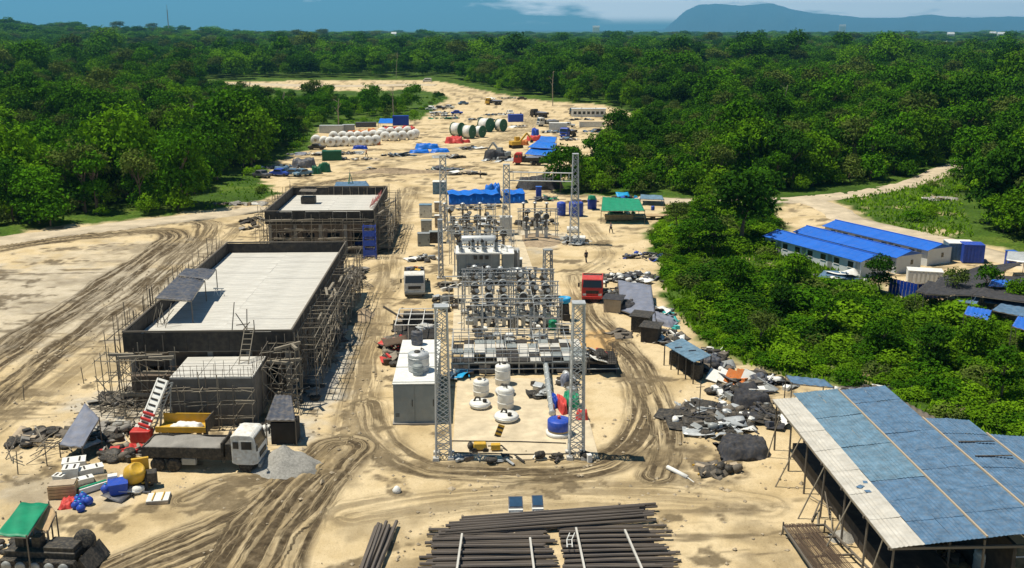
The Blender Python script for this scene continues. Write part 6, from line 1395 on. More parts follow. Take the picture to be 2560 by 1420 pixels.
# ------------------------------------------------------------------ big blue shed on the right
def shed():
    x0, y0 = 21.4, 46.4; t = thing('blue_shed', 'long open shed with blue and white sheet roof at the lower right', 'shed', (x0, y0, 0)); random.seed(55)
    strips = [(0, 1.75, 21.6, 'shed_white'), (1.75, 5.0, 22.4, None), (5.0, 8.4, 22.0, None), (8.4, 11.6, 15.6, 'shed_blue'), (11.6, 15.0, 13.2, 'shed_blue'), (15.0, 19.0, 10.5, 'shed_blue')]
    Z = lambda x: 3.85 + .10 * min(x, 9) - .09 * max(0, x - 9)
    for a, b, L, m in strips:
        n = 6 if m != 'shed_white' else 1; nrow = max(1, round(L / 2.6)) if m != 'shed_white' else 7
        for j in range(nrow):
            ya, yb = L * j / nrow, L * (j + 1) / nrow
            mm = m or ('shed_blue' if (j < 3 or a > 4) else 'shed_blue_pale')
            cols = [(a, b)] if m == 'shed_white' else [(a, (a + b) / 2), ((a + b) / 2, b)]
            for (p, q) in cols:
                dz = R(0, .018) + (j % 2) * .02; tilt = R(-.012, .012)
                o = MB(); o.sheet((p + .01, ya - .06, Z(p) + dz), (q - .01, ya - .06, Z(q) + dz + tilt), (q - .01, yb, Z(q) + dz + tilt - .02), (p + .01, yb, Z(p) + dz - .02), 14, 2, lambda u, v: .022 * math.sin(u * 40) + .02 * math.sin(u * 3 + v * 2 + ya), .02)
                o.build('roof_sheet', mm, t)
    for a, b, L, m in strips[2:]: pole('ridge_batten', (a, -.05, Z(a) + .06), (a, L, Z(a) + .06), .05, 'tan_board', t, 'bar')
    for i in range(7):
        y = .15 + i * 3.5
        pole('rafter', (-.1, y, Z(0) - .12), (8.4 if y > 15 else 19, y, Z(8.4 if y > 15 else 19) - .12), .07, 'old_wood', t, 'bar')
        for x in (.2, 5, 10, 15):
            if x > 8 and y > 13: continue
            pole('post', (x + R(-.1, .1), y, -.2), (x, y, Z(x) - .2), .07, 'old_wood', t)
    pole('edge_beam', (.05, 0, Z(0) - .1), (.05, 21.5, Z(0) - .1), .06, 'bamboo', t, 'bar')
    for i in range(5): pole('prop', (-R(.6, 1.4), 1.5 + i * 4.6, -.1), (.05, 1.2 + i * 4.6, Z(0) - .15), .05, 'bamboo', t)
    MB().bx(6.8, 7.0, .5, 21.5, 0, 3.6).build('rear_screen', 'dark_form', t)
    # loose goods inside
    MB().bx(1.2, 4.6, 2, 20, 0, 1.1).build('store_bench', 'dark_form', t)
    for k in range(3): o = MB().box((.9 + R(0, .6), 7.2 - k * .5 + R(0, .3), Z(1) + .06), (R(.3, .5), R(.25, .4), .02), rz=R(0, 2)).build('patch', 'shed_blue', t)
    for k in range(2): MB().bx(8.9, 11.2, 9.2 + k * 2.2, 9.35 + k * 2.2, Z(10) + .075, Z(10) + .10).build('gap_strip', 'black_steel', t)
shed()
lean_sheet('thatch_roof', 'dark weathered lean-to roof behind the blue shed', [(2250, 1060), (2480, 1165), (2400, 1075), (2235, 990)], (2.8, 2.6, 2.6, 2.8), 'old_wood', corr=.05, nu=40)
lean_sheet('blue_strip_roof', 'bright blue strip roof behind the top of the long shed', [(1980, 958), (2085, 968), (2060, 948), (1965, 938)], (2.4, 2.4, 2.5, 2.5), 'shed_blue', corr=.03)
t = vessel('grey water tank at the lower right corner', *G(2455, 1440), 0, .55, 1.6, 'galvanised')
pole('feed_pipe', (.5, 0, 1.2), (2.6, .6, 1.35), .06, 'galvanised', t)
lean('fence rails and poles in front of the blue shed', 2100, 1300, 12, 61, (1.5, 4), 1.8)
debris('brown goods under the near end of the blue shed', 2330, 1400, 1.6, 1.2, 14, 62, ('black_steel', 'old_wood', 'dark_sheet'), .8)
# ------------------------------------------------------------------ scrap strip on the right of the ring road
debris('long scrap heap with white frames beside the ring road bend', 1780, 1050, 3.3, 3.6, 130, 31, ('black_steel', 'white_paint', 'old_wood', 'galvanised', 'steel_grey', 'black_steel', 'shade_net'), .8)
heap('tarpaulin', 'black netting over scrap below the long scrap heap', 1858, 1128, 1.9, 1.7, .8, 'shade_net', 21, fold=.3)
debris('small offcuts in front of the black netting', 1790, 1180, 1.8, .8, 18, 32, ('old_wood', 'black_steel', 'tan_board', 'yellow_paint'), .3)
t = thing('tall_stake', 'tall thin pole standing in the scrap heap', 'pole', (*G(1746, 1055), 0)); pole('shaft', (0, 0, -.2), (.05, 0, 3.4), .045, 'old_wood', t); pole('cross_piece', (-.3, 0, 2.9), (.35, 0, 2.95), .03, 'old_wood', t)
t = thing('white_panel_stack', 'white and orange panels leaning at the edge of the bushes', 'panels', (*G(1800, 950), 0)); 
for k, (x, m) in enumerate(((-.6, 'white_paint'), (.35, 'white_paint'), (.9, 'orange_paint'), (1.6, 'orange_paint'), (2.2, 'white_paint'))): MB().box((x, -.2 * k, .45), (1.0, 1.5, .06), rot=Quaternion((1, 0, 0), .45 + .1 * k) @ Quaternion((0, 0, 1), -.5)).build('panel', m, t)
debris('orange and dark scrap between the panels and the blue shed', 1880, 950, 2.6, 1.6, 34, 33, ('orange_paint', 'black_steel', 'old_wood', 'dark_sheet', 'white_paint'), .9)
def hut(label, px, py, w, d, h, wall, roof, rz=0, name='site_hut', over=.2, pitch=.15, door=True, cat='hut'):
    x, y = G(px, py); t = thing(name, label, cat, (x, y, 0), rz)
    MB().bx(-w / 2, w / 2, 0, d, -.1, h).build('wall', wall, t)
    MB().sheet((-w / 2 - over, -over, h + .05), (w / 2 + over, -over, h + .05), (w / 2 + over, d + over, h + pitch + .05), (-w / 2 - over, d + over, h + pitch + .05), 16, 2, lambda u, v: .02 * math.sin(u * 50), .04).build('roof', roof, t)
    if door:
        dr = MB().bx(-w * .3, -w * .3 + .8, -.03, -.004, 0, min(1.9, h - .1)).build('door', 'black_steel', t); MB().bx(-w * .3 + .65, -w * .3 + .72, -.06, -.032, .9, 1.0).build('handle', 'galvanised', dr)
        if w > 2: MB().bx(w * .1, w * .1 + .8, -.03, -.004, .9, min(1.6, h - .2)).build('window', 'glass_dark', t)
    return t
hut('tan box hut with black sheet roof beside the red lorry', 1530, 782, 1.9, 1.5, 1.5, 'tan_board', 'shade_net', -.35, door=False)
hut('black shack below the grey curved sheet', 1598, 832, 1.8, 1.6, 1.7, 'black_steel', 'black_steel', -.45)
hut('second black shack nearer the blue-roofed shelter', 1622, 858, 1.7, 1.5, 1.6, 'dark_form', 'black_steel', -.45, door=False)
lean_sheet('curved_sheet', 'large blue-grey sheet curving over the scrap on the right', [(1552, 775), (1640, 805), (1628, 712), (1545, 700)], (.4, .7, 1.6, 1.3), 'grey_tarp', sag=-.3)
heap('tarpaulin', 'grey tarpaulin below the big curved sheet', 1640, 800, 1.1, 3.2, .6, 'grey_tarp', 24, rz=.5)
def blue_shelter():
    P = [(1662, 862), (1735, 905), (1778, 888), (1705, 845)]; Q3 = [G3(px, py, 2.0) for px, py in P]; o = Vector((Q3[0].x, Q3[0].y, 0)); t = thing('blue_roof_shelter', 'long low shelter with light blue roof along the ring road', 'shelter', o); Q = [q - o for q in Q3]
    MB().sheet(Q[0], Q[1], Q[2], Q[3], 24, 6, lambda u, v: .02 * math.sin(u * 60), .05).build('roof', 'shed_blue_pale', t)
    for k in range(5):
        f = k / 4; a = Q[0].lerp(Q[1], f); b = Q[3].lerp(Q[2], f); pole('post', (a.x, a.y, -.1), (a.x, a.y, 1.95), .06, 'black_steel', t); pole('post', (b.x, b.y, -.1), (b.x, b.y, 1.95), .06, 'black_steel', t)
        if k < 4: c = Q[0].lerp(Q[1], f + .12).lerp(Q[3].lerp(Q[2], f + .12), .45); MB().box((c.x, c.y, .65), (.85, .9, 1.35), rz=-.6).build('stored_cabinet', ('black_steel', 'dark_form', 'dark_inside', 'black_steel')[k], t)
    for k in range(2): MB().box(Q[0].lerp(Q[2], .3 + .3 * k) + Vector((0, 0, .06)), (.7, .12, .06), rz=.2).build('roof_weight', 'dark_sheet', t)
blue_shelter()
debris('scrap and tyres around the red lorry', 1530, 700, 3.2, 2.2, 40, 34, ('black_steel', 'steel_grey', 'old_wood', 'white_paint', 'dark_sheet'), .8)
debris('heap of white bags and dark bundles at the bush edge', 1610, 645, 3.0, 2.2, 46, 35, ('white_paint', 'dark_sheet', 'blue_paint', 'black_steel', 'concrete'), .9, L=(.4, 1.3))
debris('dark coils and sheets above the red lorry', 1590, 700, 3.4, 3.2, 52, 36, ('black_steel', 'shade_net', 'galvanised', 'dark_sheet', 'white_paint'), .9)
debris('turquoise and grey bundles along the bush edge', 1672, 802, .8, 3.4, 26, 37, ('aqua_sheet', 'grey_tarp', 'white_paint', 'aqua_sheet'), .6, L=(.4, 1.2))
heap('tarpaulin', 'turquoise tarpaulin half hidden in the bushes', 1690, 582, 1.3, 1.2, 1.1, 'aqua_sheet', 26)
DK = ('black_steel', 'shade_net', 'dark_sheet', 'steel_grey', 'old_wood', 'white_paint')
for i, (lab, px, py, rx, ry, n) in enumerate((('dark scrap band right of the red lorry', 1560, 735, 1.8, 2.6, 40), ('dark scrap band below the grey curved sheet', 1650, 790, 1.4, 3.0, 40), ('dark scrap band beside the black shacks', 1665, 845, 1.6, 2.4, 36), ('dark scrap band behind the light blue shelter roof', 1755, 890, 2.6, 1.4, 34), ('dark scrap band left of the white panels', 1790, 925, 1.4, 1.2, 22), ('dark scrap band above the long scrap heap', 1850, 985, 2.6, 1.6, 44), ('dark scrap between long scrap heap and blue shed', 1915, 1040, 1.2, 2.4, 36), ('dark sheets at the bush edge above the shed', 1930, 965, 1.8, 1.2, 26), ('dark heaps along the back of the shed roof', 2180, 985, 4.5, 1.0, 30))):
    debris(lab, px, py, rx, ry, n, 300 + i, DK, .9)
heap('tarpaulin', 'black tarpaulin over goods right of the tan hut', 1566, 778, 1.0, 1.2, 1.1, 'shade_net', 301); heap('tarpaulin', 'black tarpaulin mound above the long scrap heap', 1880, 1010, 1.6, 1.1, 1.0, 'shade_net', 302); heap('tarpaulin', 'dark cover at the bush edge beside the light blue shelter', 1775, 915, 1.0, .9, .9, 'dark_sheet', 303)
debris('sticks and earth left of the black shacks', 1560, 835, 1.2, 1.6, 14, 38, ('old_wood', 'earth', 'bamboo'), .3)
# ------------------------------------------------------------------ behind the substation
def long_tarp(label, a, b, d, h, m, seed, name='tarp_tent'):
    A = Vector((*G(*a), 0)); B = Vector((*G(*b), 0)); t = thing(name, label, 'tarp tent', A); e = B - A; L = e.length; e /= L; nrm = Vector((-e.y, e.x, 0)); random.seed(seed)
    f = lambda u, v: .12 * math.sin(u * L * 1.3 + seed) * (1 - v * .4) + .10 * math.sin(u * L * 3.1 + v * 4) - .15 * math.sin(v * PI) * abs(math.sin(u * L * .5))
    tp = lambda u, w, z: e * (u * L) + nrm * w + Vector((0, 0, z))
    MB().sheet(tp(0, -.12, h), tp(1, -.12, h), tp(1, d, h + .25), tp(0, d, h + .25), 40, 10, f, .04).build('roof_sheet', m, t, True)
    b_ = MB(); n = 60
    for i in range(n + 1):
        u = i / n; w = .06 * math.sin(u * L * 6) ; b_.v += [tuple(tp(u, w - .1, -.05)), tuple(tp(u, w * .4, h - .02 + f(u, 0) - .03)), tuple(tp(u, w - .06, -.05)), tuple(tp(u, w * .4 + .04, h - .02 + f(u, 0) - .03))]
    for i in range(n): k = 4 * i; b_.f += [(k, k + 4, k + 5, k + 1), (k + 3, k + 7, k + 6, k + 2), (k + 1, k + 5, k + 7, k + 3)]
    b_.build('side_sheet', m, t, True)
    for i in range(6):
        for w in (.1, d - .1): pole('post', tp(i / 5 * .98 + .01, w, -.1), tp(i / 5 * .98 + .01, w, h - .1), .05, 'old_wood', t)
    return t
long_tarp('long bright blue tarpaulin tent behind the switchgear', (1122, 512), (1250, 508), 3.6, 1.75, 'bright_blue_tarp', 1)
long_tarp('shorter bright blue tarpaulin tent right of the middle far mast', (1258, 508), (1312, 507), 3.2, 1.75, 'bright_blue_tarp', 2)
heap('tarpaulin', 'small blue hump of tarpaulin on top behind the long tent', 1232, 492, 1.6, 1.4, 2.3, 'bright_blue_tarp', 31)
cabinet('pale blue cabin beside the far left mast', 1098, 486, 2.4, 2.2, 2.3, 'shed_blue_pale', 'white_paint', name='site_cabin', cat='cabin')
cabinet('blue portable toilet right of the long blue tents', 1347, 495, 1.0, 1.0, 2.0, 'blue_paint', 'blue_roof', name='portable_toilet', cat='toilet', doors=1)
vessel('narrow blue water tank left of the far right mast', *G(1403, 538), 0, .75, 2.2, 'blue_paint', fittings=False)
vessel('broad blue water tank right of the far right mast', *G(1440, 540), 0, 1.2, 2.4, 'blue_paint')
vessel('dark blue tank with green lid left of the green stall', *G(1480, 522), 0, .8, 1.9, 'blue_tarp', fittings=False)
heap('tarpaulin', 'green cover on the dark blue tank', 1480, 497, .7, .7, .5, 'green_tarp', 32, z=1.95)
debris('red and pale goods between the far mast and green stall', 1460, 505, 2.4, 1.0, 16, 41, ('red_tarp', 'tan_board', 'white_paint', 'steel_grey'), .9)
debris('coloured goods behind the green stall', 1560, 497, 3.6, .9, 18, 42, ('blue_paint', 'cyan_tarp', 'black_steel', 'red_tarp'), .8)
lean_sheet('green_stall', 'open stall with green sheet roof on the right of the tanks', [(1503, 527), (1612, 527), (1598, 497), (1507, 492)], (2.1, 2.2, 2.7, 2.6), 'green_tarp', corr=.03, nu=30)
t = thing('timber_trailer', 'low brown timber trailer in front of the green stall', 'trailer', (*G(1512, 552), 0)); 
for k in range(3): MB().bx(0, 4.6, -.1, -.04, .15 + k * .28, .40 + k * .28).build('side_plank', 'wood_box', t)
MB().bx(0, 9.6, -.03, 2.2, .6, .75).build('deck', 'wood_box', t)
for x in (.6, 4.0, 8.0): MB().box((x, 1.0, .28), (.5, 2.0, .6)).build('bearer', 'dark_form', t)
MB().prism([(9.6, .2), (11.6, 1.2), (9.6, 2.1)], .6, .75).build('nose', 'wood_box', t)
vessel('small blue can on the timber trailer', *G(1632, 525, .8), .76, .3, .7, 'blue_paint', fittings=False)
debris('dark goods under the green stall', 1550, 535, 2.8, .9, 20, 43, ('black_steel', 'dark_form', 'green_tarp', 'white_paint'), 1.0, .0)
lean_sheet('blue_awning', 'flat pale blue awning by the road right of the stall', [(1600, 497), (1660, 499), (1655, 488), (1602, 486)], (1.2, 1.2, 1.3, 1.3), 'shed_blue_pale')
lean_sheet('teal_sheet', 'pale blue sheets behind the shorter hall', [(835, 468), (925, 466), (915, 452), (840, 455)], (.9, 1.0, 1.2, 1.0), 'shed_blue', sag=.2)
t = thing('derrick', 'small green derrick behind the shorter hall', 'derrick', (*G(876, 470), 0))
for k in range(3): a = k * 2.1; pole('leg', (math.cos(a) * .8, math.sin(a) * .8, -.1), (0, 0, 3.0), .08, 'green_tarp', t)
pole('cross_bar', (-.4, 0, 1.5), (.4, 0, 1.5), .05, 'green_tarp', t); pole('spike', (0, 0, 3), (0, 0, 3.6), .04, 'steel_grey', t)
debris('twisted bars on the earth bank behind the shorter hall', 930, 430, 1.8, 1.4, 22, 44, ('galvanised', 'steel_grey', 'old_wood', 'black_steel'), 1.4)

# ------------------------------------------------------------------ storage yard far back
def bale(label, px, py, r, w, rz, group, m='white_paint'):
    x, y = G(px, py); t = thing('wrapped_reel', label, 'reel', (x, y, 0), rz, group); q = Quaternion((1, 0, 0), PI / 2)
    MB().lathe([(r * .35, -w * .5), (r * .86, -w * .5), (r * .99, -w * .36), (r, 0), (r * .99, w * .36), (r * .86, w * .5), (r * .35, w * .5)], 20, (0, 0, r), q).build('wrapping', m, t, True)
    MB().lathe([(r * .1, -w * .52), (r * .3, -w * .52), (r * .3, w * .52), (r * .1, w * .52)], 12, (0, 0, r), q).build('core', 'tan_board', t); MB().box((0, 0, .08), (r * 1.3, w * .9, .22)).build('cradle', 'wood_box', t)
random.seed(71)
front = [790, 811, 826, 843, 862, 883, 902, 920, 940]; back = [834, 857, 876, 895, 913, 933, 950]
for i, px in enumerate(front): bale(f'white wrapped reel, number {i + 1} from the left in the front row of the far yard', px, 366 - (i == 0) * 4 - max(0, i - 5) * 1.2 + R(-1, 1), 1.32, 2.1, R(-.2, .2), 'white wrapped reels in the far yard')
for i, px in enumerate(back): bale(f'white wrapped reel, number {i + 1} from the left in the middle row of the far yard', px, 352 - i * .8 + R(-1, 1), 1.28, 2.1, R(-.2, .2), 'white wrapped reels in the far yard')
for i, (px, py) in enumerate(((963, 352), (985, 352), (1006, 350), (1028, 349), (955, 341), (976, 340), (997, 339), (1018, 338), (1038, 345))): bale(f'white wrapped reel in the right block of the far yard, {"nearer" if i < 4 else "farther"} row, number {i % 4 + 1}' if i < 8 else 'last white reel at the right end of the block in the far yard', px, py, 1.3, 2.1, R(-.2, .2), 'white wrapped reels in the far yard')
for i, (px, py) in enumerate(((966, 334), (990, 333), (1012, 332), (1032, 333))): heap('tarpaulin', ['leftmost', 'second', 'third', 'rightmost'][i] + ' red cover behind the right block of reels', px, py, .9, .8, 1.9, 'red_tarp', 40 + i)
for i, (px, py) in enumerate(((880, 338), (905, 337), (930, 333))): heap('tarpaulin', ['left', 'middle', 'right'][i] + ' orange cover behind the left reels', px, py, 1.3, .9, 1.3, 'orange_paint', 50 + i)
heap('tarpaulin', 'orange cloth hanging between the reels', 947, 362, .5, .9, 1.5, 'orange_paint', 54)
def reel(label, px, py, r, w, rz):
    x, y = G(px, py); t = thing('cable_reel', label, 'reel', (x, y, 0), rz, 'big white cable reels with green flanges'); q = Quaternion((0, 1, 0), PI / 2)
    MB().lathe([(.3, -w / 2), (r * .9, -w / 2), (r * .9, w / 2), (.3, w / 2)], 26, (0, 0, r), q).build('winding', 'white_paint', t, True)
    for s in (-1, 1): MB().lathe([(.2, s * w / 2), (r, s * w / 2), (r, s * (w / 2 + .14)), (.2, s * (w / 2 + .14))], 26, (0, 0, r), q).build('flange', 'reel_green', t)
    MB().tube((-w / 2 - .3, 0, r), (w / 2 + .3, 0, r), .12, 8).build('hub', 'steel_grey', t)
mat('reel_green', (.01, .10, .045), .5, .25, 1)
for lab, px, py, r, w in (('leftmost', 1144, 340, 2.0, 2.7), ('second', 1172, 346, 1.95, 2.4), ('third', 1200, 343, 1.7, 1.8), ('fourth', 1215, 329, 2.1, 3.2), ('rightmost', 1252, 328, 1.9, 2.0)): reel(f'{lab} of the big white cable reels with green flanges', px, py, r, w, R(-.75, -.5))
heap('tarpaulin', 'large red tarpaulin in front of the big cable reels', 1135, 357, 2.6, 2.2, 1.6, 'red_tarp', 61); heap('tarpaulin', 'small red tarpaulin trailing right of the larger one', 1160, 356, 1.8, 1.0, .7, 'red_tarp', 62)
heap('tarpaulin', 'crumpled blue tarpaulin, upper fold in the middle of the far yard', 1068, 371, 3.2, 2.6, 1.3, 'bright_blue_tarp', 63); heap('tarpaulin', 'crumpled blue tarpaulin, left wing in the middle of the far yard', 1048, 381, 2.6, 1.7, .6, 'bright_blue_tarp', 64); heap('tarpaulin', 'crumpled blue tarpaulin, right wing in the middle of the far yard', 1100, 380, 2.4, 1.6, .8, 'bright_blue_tarp', 65)
def container(label, px, py, w, d, h, m, rz=0, top=None, name='container'):
    x, y = G(px, py); t = thing(name, label, 'container', (x, y, 0), rz); n = max(6, int(w / .45))
    MB().bx(-w / 2, w / 2, 0, d, .05, h).build('body', m, t)
    for i in range(n): MB().bx(-w / 2 + w * (i + .2) / n, -w / 2 + w * (i + .75) / n, -.06, -.002, .2, h - .15).build('rib', m, t)
    MB().bx(-w / 2 - .03, w / 2 + .03, -.08, d + .03, h + .002, h + .09).build('roof', top or m, t)
    for sx in (-1, 1): MB().box((sx * (w / 2 - .05), -.03, h / 2), (.14, .13, h - .02)).build('corner_post', m, t); 
    return t
container('grey long container behind the left end of the reels', 828, 333, 7.0, 2.2, 2.2, 'galvanised'); container('pale grey container right of the long grey one', 872, 330, 3.6, 2.0, 2.1, 'steel_grey', .1, 'galvanised')
container('dark blue container standing behind the reels', 1002, 314, 5.2, 2.6, 3.0, 'blue_tarp', .05); container('low dark container behind the orange covers', 915, 318, 6.5, 2.0, 1.4, 'dark_sheet', .1)
lean_sheet('blue_awning', 'bright blue awning left of the dark blue container', [(946, 308), (982, 308), (982, 296), (950, 296)], (2.0, 2.2, 2.6, 2.3), 'bright_blue_tarp')
def site_office():
    x, y = G(1472, 292); t = thing('site_office', 'long white site office at the far edge of the yard', 'office', (x, y, 0), -.04)
    MB().bx(-6, 6, 0, 3.2, -.1, 2.7).build('wall', 'white_paint', t); MB().bx(-6.2, 6.2, -.3, 3.4, 2.702, 2.9).build('roof', 'camp_wall', t)
    for i in range(7):
        w = MB().bx(-5.4 + i * 1.6, -4.4 + i * 1.6, -.04, -.004, .9, 1.9).build('window', 'glass_dark', t); MB().bx(-5.45 + i * 1.6, -4.35 + i * 1.6, -.08, -.042, .82, .9).build('sill', 'white_paint', w)
    for x in (-2.5, 2.5): MB().box((x, 1.5, 3.0), (.4, .4, .3)).build('vent', 'steel_grey', t)
site_office()
container('low white store with dark goods in front of the site office', 1480, 318, 8.0, 2.4, 1.6, 'white_paint', -.03, 'tan_board')
PILES = [('stacked pale pipes along the far left road', 1085, 268, 5.5, 1.2), ('long heap of blue and grey bundles by the far road', 1110, 284, 6.0, 1.6), ('heap of dark bundles below the blue ones', 1110, 297, 6.5, 1.4), ('row of goods beside the far road bend', 1240, 288, 5.0, 1.6), ('dark boards in front of the front reels', 860, 386, 5.0, 1.0),
         ('dark sheets left of the boards near the verge', 760, 388, 6.0, 1.2), ('pale beams in a row on the far yard dirt', 990, 390, 4.0, 1.6), ('dark cylinder bundles near the cars', 840, 398, 2.6, .6), ('bags along the forest edge behind the far road', 1260, 247, 8.0, .8), ('rubbish at the verge by the parked cars', 700, 420, 5.0, 1.4),
         ('dark machine parts in front of the blue tents', 1250, 402, 4.2, 1.4), ('jumbled steel right of the dark machine', 1320, 400, 3.6, 1.6), ('row of dark bundles above the blue tents', 1390, 332, 7.0, 1.2), ('goods in front of the site office', 1450, 300, 4.0, 1.2), ('dark parts beside the dark earth cutting', 1110, 425, 4.0, 1.0), ('mixed scrap by the green-sheet corner', 1370, 392, 3.5, 1.4),
         ('white stones along the left verge of the yard', 600, 512, 4.5, 1.0), ('stones and sticks beside the right meadow road', 2350, 500, 3.0, 1.5), ('scrap below the barracks on the grass', 2110, 700, 3.0, 1.4), ('pale rubble at the far meadow edge', 1660, 300, 5.0, 1.0), ('goods left of the water tanks by the dark bank', 1370, 500, 2.6, 1.2)]
for i, (lab, px, py, rx, ry) in enumerate(PILES):
    pal = [('galvanised', 'white_paint', 'shed_blue', 'dark_sheet'), ('black_steel', 'steel_grey', 'dark_form', 'galvanised'), ('dark_sheet', 'green_tarp', 'grey_tarp', 'white_paint')][i % 3]
    if 'stone' in lab or 'rubble' in lab: pal = ('concrete', 'pale_slab', 'earth')
    debris(lab, px, py, rx, ry, 26, 100 + i, pal, 1.0 if 'stone' not in lab else .3, L=(1.0, 3.2))
for i, (lab, px, py, rx, ry, h, m) in enumerate((('pale blue roof over cars at the left verge', 706, 433, 1.8, 1.2, 1.5, 'shed_blue'), ('dark green tarpaulin hump at the left verge', 760, 418, 2.8, 1.6, 1.9, 'dark_sheet'), ('dark green box cover near the cars', 812, 430, 1.4, 1.2, 1.9, 'reel_green'), ('dark green cover left of the box cover', 792, 434, 1.0, 1.2, 1.6, 'reel_green'),
        ('dark tarpaulin mound behind the middle far mast', 1240, 398, 3.0, 2.0, 2.0, 'shade_net'), ('pink tarpaulin beside the blue tents', 1335, 352, 2.2, 1.2, 1.4, 'red_tarp'), ('yellow-brown cover left of the blue tents', 1305, 362, 1.8, 1.0, 1.3, 'orange_paint'), ('green cover below the blue tents', 1368, 388, 1.6, 1.2, 1.8, 'green_tarp'), ('blue cover near the row of dark bundles', 1338, 338, 1.2, 1.2, 1.8, 'blue_paint'),
        ('dark blue tarpaulin among the front reels', 900, 372, 2.0, .9, .8, 'blue_tarp'), ('black tarpaulin bank under the pipe beam', 1350, 470, 4.5, 3.0, 2.2, 'shade_net'), ('turquoise sheet at the far right of the yard', 1595, 310, 2.2, 1.0, .6, 'aqua_sheet'))): heap('tarpaulin', lab, px, py, rx, ry, h, m, 70 + i)
for lab, c, z in (('near', [(1312, 385), (1372, 390), (1392, 372), (1335, 362)], 2.0), ('middle', [(1320, 368), (1385, 372), (1392, 358), (1345, 350)], 2.4), ('far', [(1345, 355), (1388, 356), (1392, 342), (1352, 340)], 2.4)): lean_sheet('blue_canopy', f'{lab} bright blue canopy in the middle of the far yard', c, (z, z - .2, z, z + .2), 'bright_blue_tarp', sag=.3)
for i, (lab, px, py, rz, m) in enumerate((('white pickup in the row by the far left road', 1078, 276, 1.3, 'white_paint'), ('dark pickup in the row by the far left road', 1100, 274, 1.4, 'black_steel'), ('grey car at the end of the row by the far left road', 1122, 272, 1.2, 'galvanised'), ('white car beside the row of goods at the road bend', 1275, 286, .3, 'white_paint'), ('dark blue car below the pale pipes', 1142, 286, 1.5, 'blue_paint'), ('white car in front of the far site office', 1540, 298, .4, 'white_paint'), ('grey car near the far bundles row', 1420, 318, 1.4, 'galvanised'))): pickup(lab, px, py, rz, m)
for i, (lab, px, py, rz, c, b) in enumerate((('yellow lorry on the far road bend', 1215, 262, 1.2, 'yellow_paint', 'black_steel'), ('white lorry beside the far stored goods', 1345, 316, 1.9, 'truck_white', 'steel_grey'), ('blue lorry near the forest corner of the far yard', 1408, 345, 2.6, 'blue_paint', 'black_steel'), ('dark lorry between the big reels and the office', 1330, 292, .8, 'black_steel', 'black_steel'), ('red lorry behind the middle far mast', 1285, 412, 1.4, 'red_paint', 'black_steel'))): truck(lab, *G(px, py), rz, c, b, 6.8, ('grey_tarp', .5))
container('blue container by the far road right of the reels', 1290, 305, 5.0, 2.3, 2.4, 'blue_paint', .1); container('white container in the far yard behind the blue canopies', 1395, 328, 5.5, 2.3, 2.4, 'white_paint', -.1); container('green container near the left verge of the far yard', 830, 402, 4.5, 2.2, 2.2, 'reel_green', .1)
def excavator(label, px, py, rz, m):
    t = thing('excavator', label, 'excavator', (*G(px, py), 0), rz)
    for s in (-1, 1): MB().box((0, s * .95, .4), (3.2, .5, .8)).build('track', 'black_rubber', t, bevel=.15)
    MB().box((-.3, 0, 1.35), (2.6, 2.2, 1.0)).build('house', m, t, bevel=.08); c = MB().box((.6, .6, 2.2), (1.3, .95, 1.3)).build('cab', m, t, bevel=.06); MB().box((1.27, .6, 2.35), (.04, .8, .8)).build('window', 'glass_dark', c)
    pole('boom', (.9, -.3, 1.6), (3.0, -.3, 3.8), .2, m, t, 'bar'); pole('stick', (3.0, -.3, 3.8), (4.4, -.3, 2.0), .15, m, t, 'bar'); MB().box((4.4, -.3, 1.6), (.7, .8, .7), taper=.6).build('bucket', 'black_steel', t)
excavator('grey excavator standing behind the middle far mast', 1258, 398, 2.6, 'steel_grey'); excavator('yellow excavator beside the yellow-brown cover', 1290, 370, .4, 'yellow_paint')

for i, (lab, px, py, rx, ry, n, h) in enumerate((('cable coils and boxes among the left switchgear bay', 1200, 800, 2.2, 5.0, 40, .7), ('cable coils and boxes among the right switchgear bay', 1335, 800, 2.0, 5.0, 40, .7), ('parts spread under the near switchgear rows', 1270, 850, 5.0, 1.6, 26, .5), ('fittings stacked along the front of the transformer', 1210, 712, 3.6, 1.0, 26, .8),
        ('parts heap left of the breaker rows', 1115, 760, 1.6, 3.0, 26, .9), ('dark fittings behind the transformer on the left', 1150, 575, 2.2, 3.0, 30, 1.2), ('crates under the far switchgear', 1190, 520, 5.5, 2.2, 34, 1.1), ('hose coils on the yard slab by the ribbed pipe', 1350, 985, .9, 2.6, 22, .5), ('fittings right of the ribbed pipe', 1425, 960, 1.0, 2.2, 20, .7), ('rods and boards at the front edge of the yard', 1290, 1150, 6.0, .5, 22, .3))):
    debris(lab, px, py, rx, ry, n, 200 + i, ('black_steel', 'steel_grey', 'galvanised', 'white_paint', 'black_rubber', 'insulator'), h, .05, 'parts_heap', (.3, 1.3))
for i, (lab, px, py, rx, ry, n, h) in enumerate((('dark clutter at the foot of the right wall scaffold, near end', 820, 850, 1.2, 4.5, 40, .8), ('dark clutter at the foot of the right wall scaffold, far end', 885, 700, 1.2, 6.0, 40, .8), ('clutter at the foot of the shorter hall scaffold', 950, 545, 1.2, 8.0, 40, .8), ('boards strewn along the left wall of the shorter hall', 630, 560, 1.6, 6.0, 30, .6))):
    debris(lab, px, py, rx, ry, n, 420 + i, ('old_wood', 'bamboo', 'black_steel', 'concrete', 'dark_form'), h, 0, 'scrap_pile', (.8, 2.4))
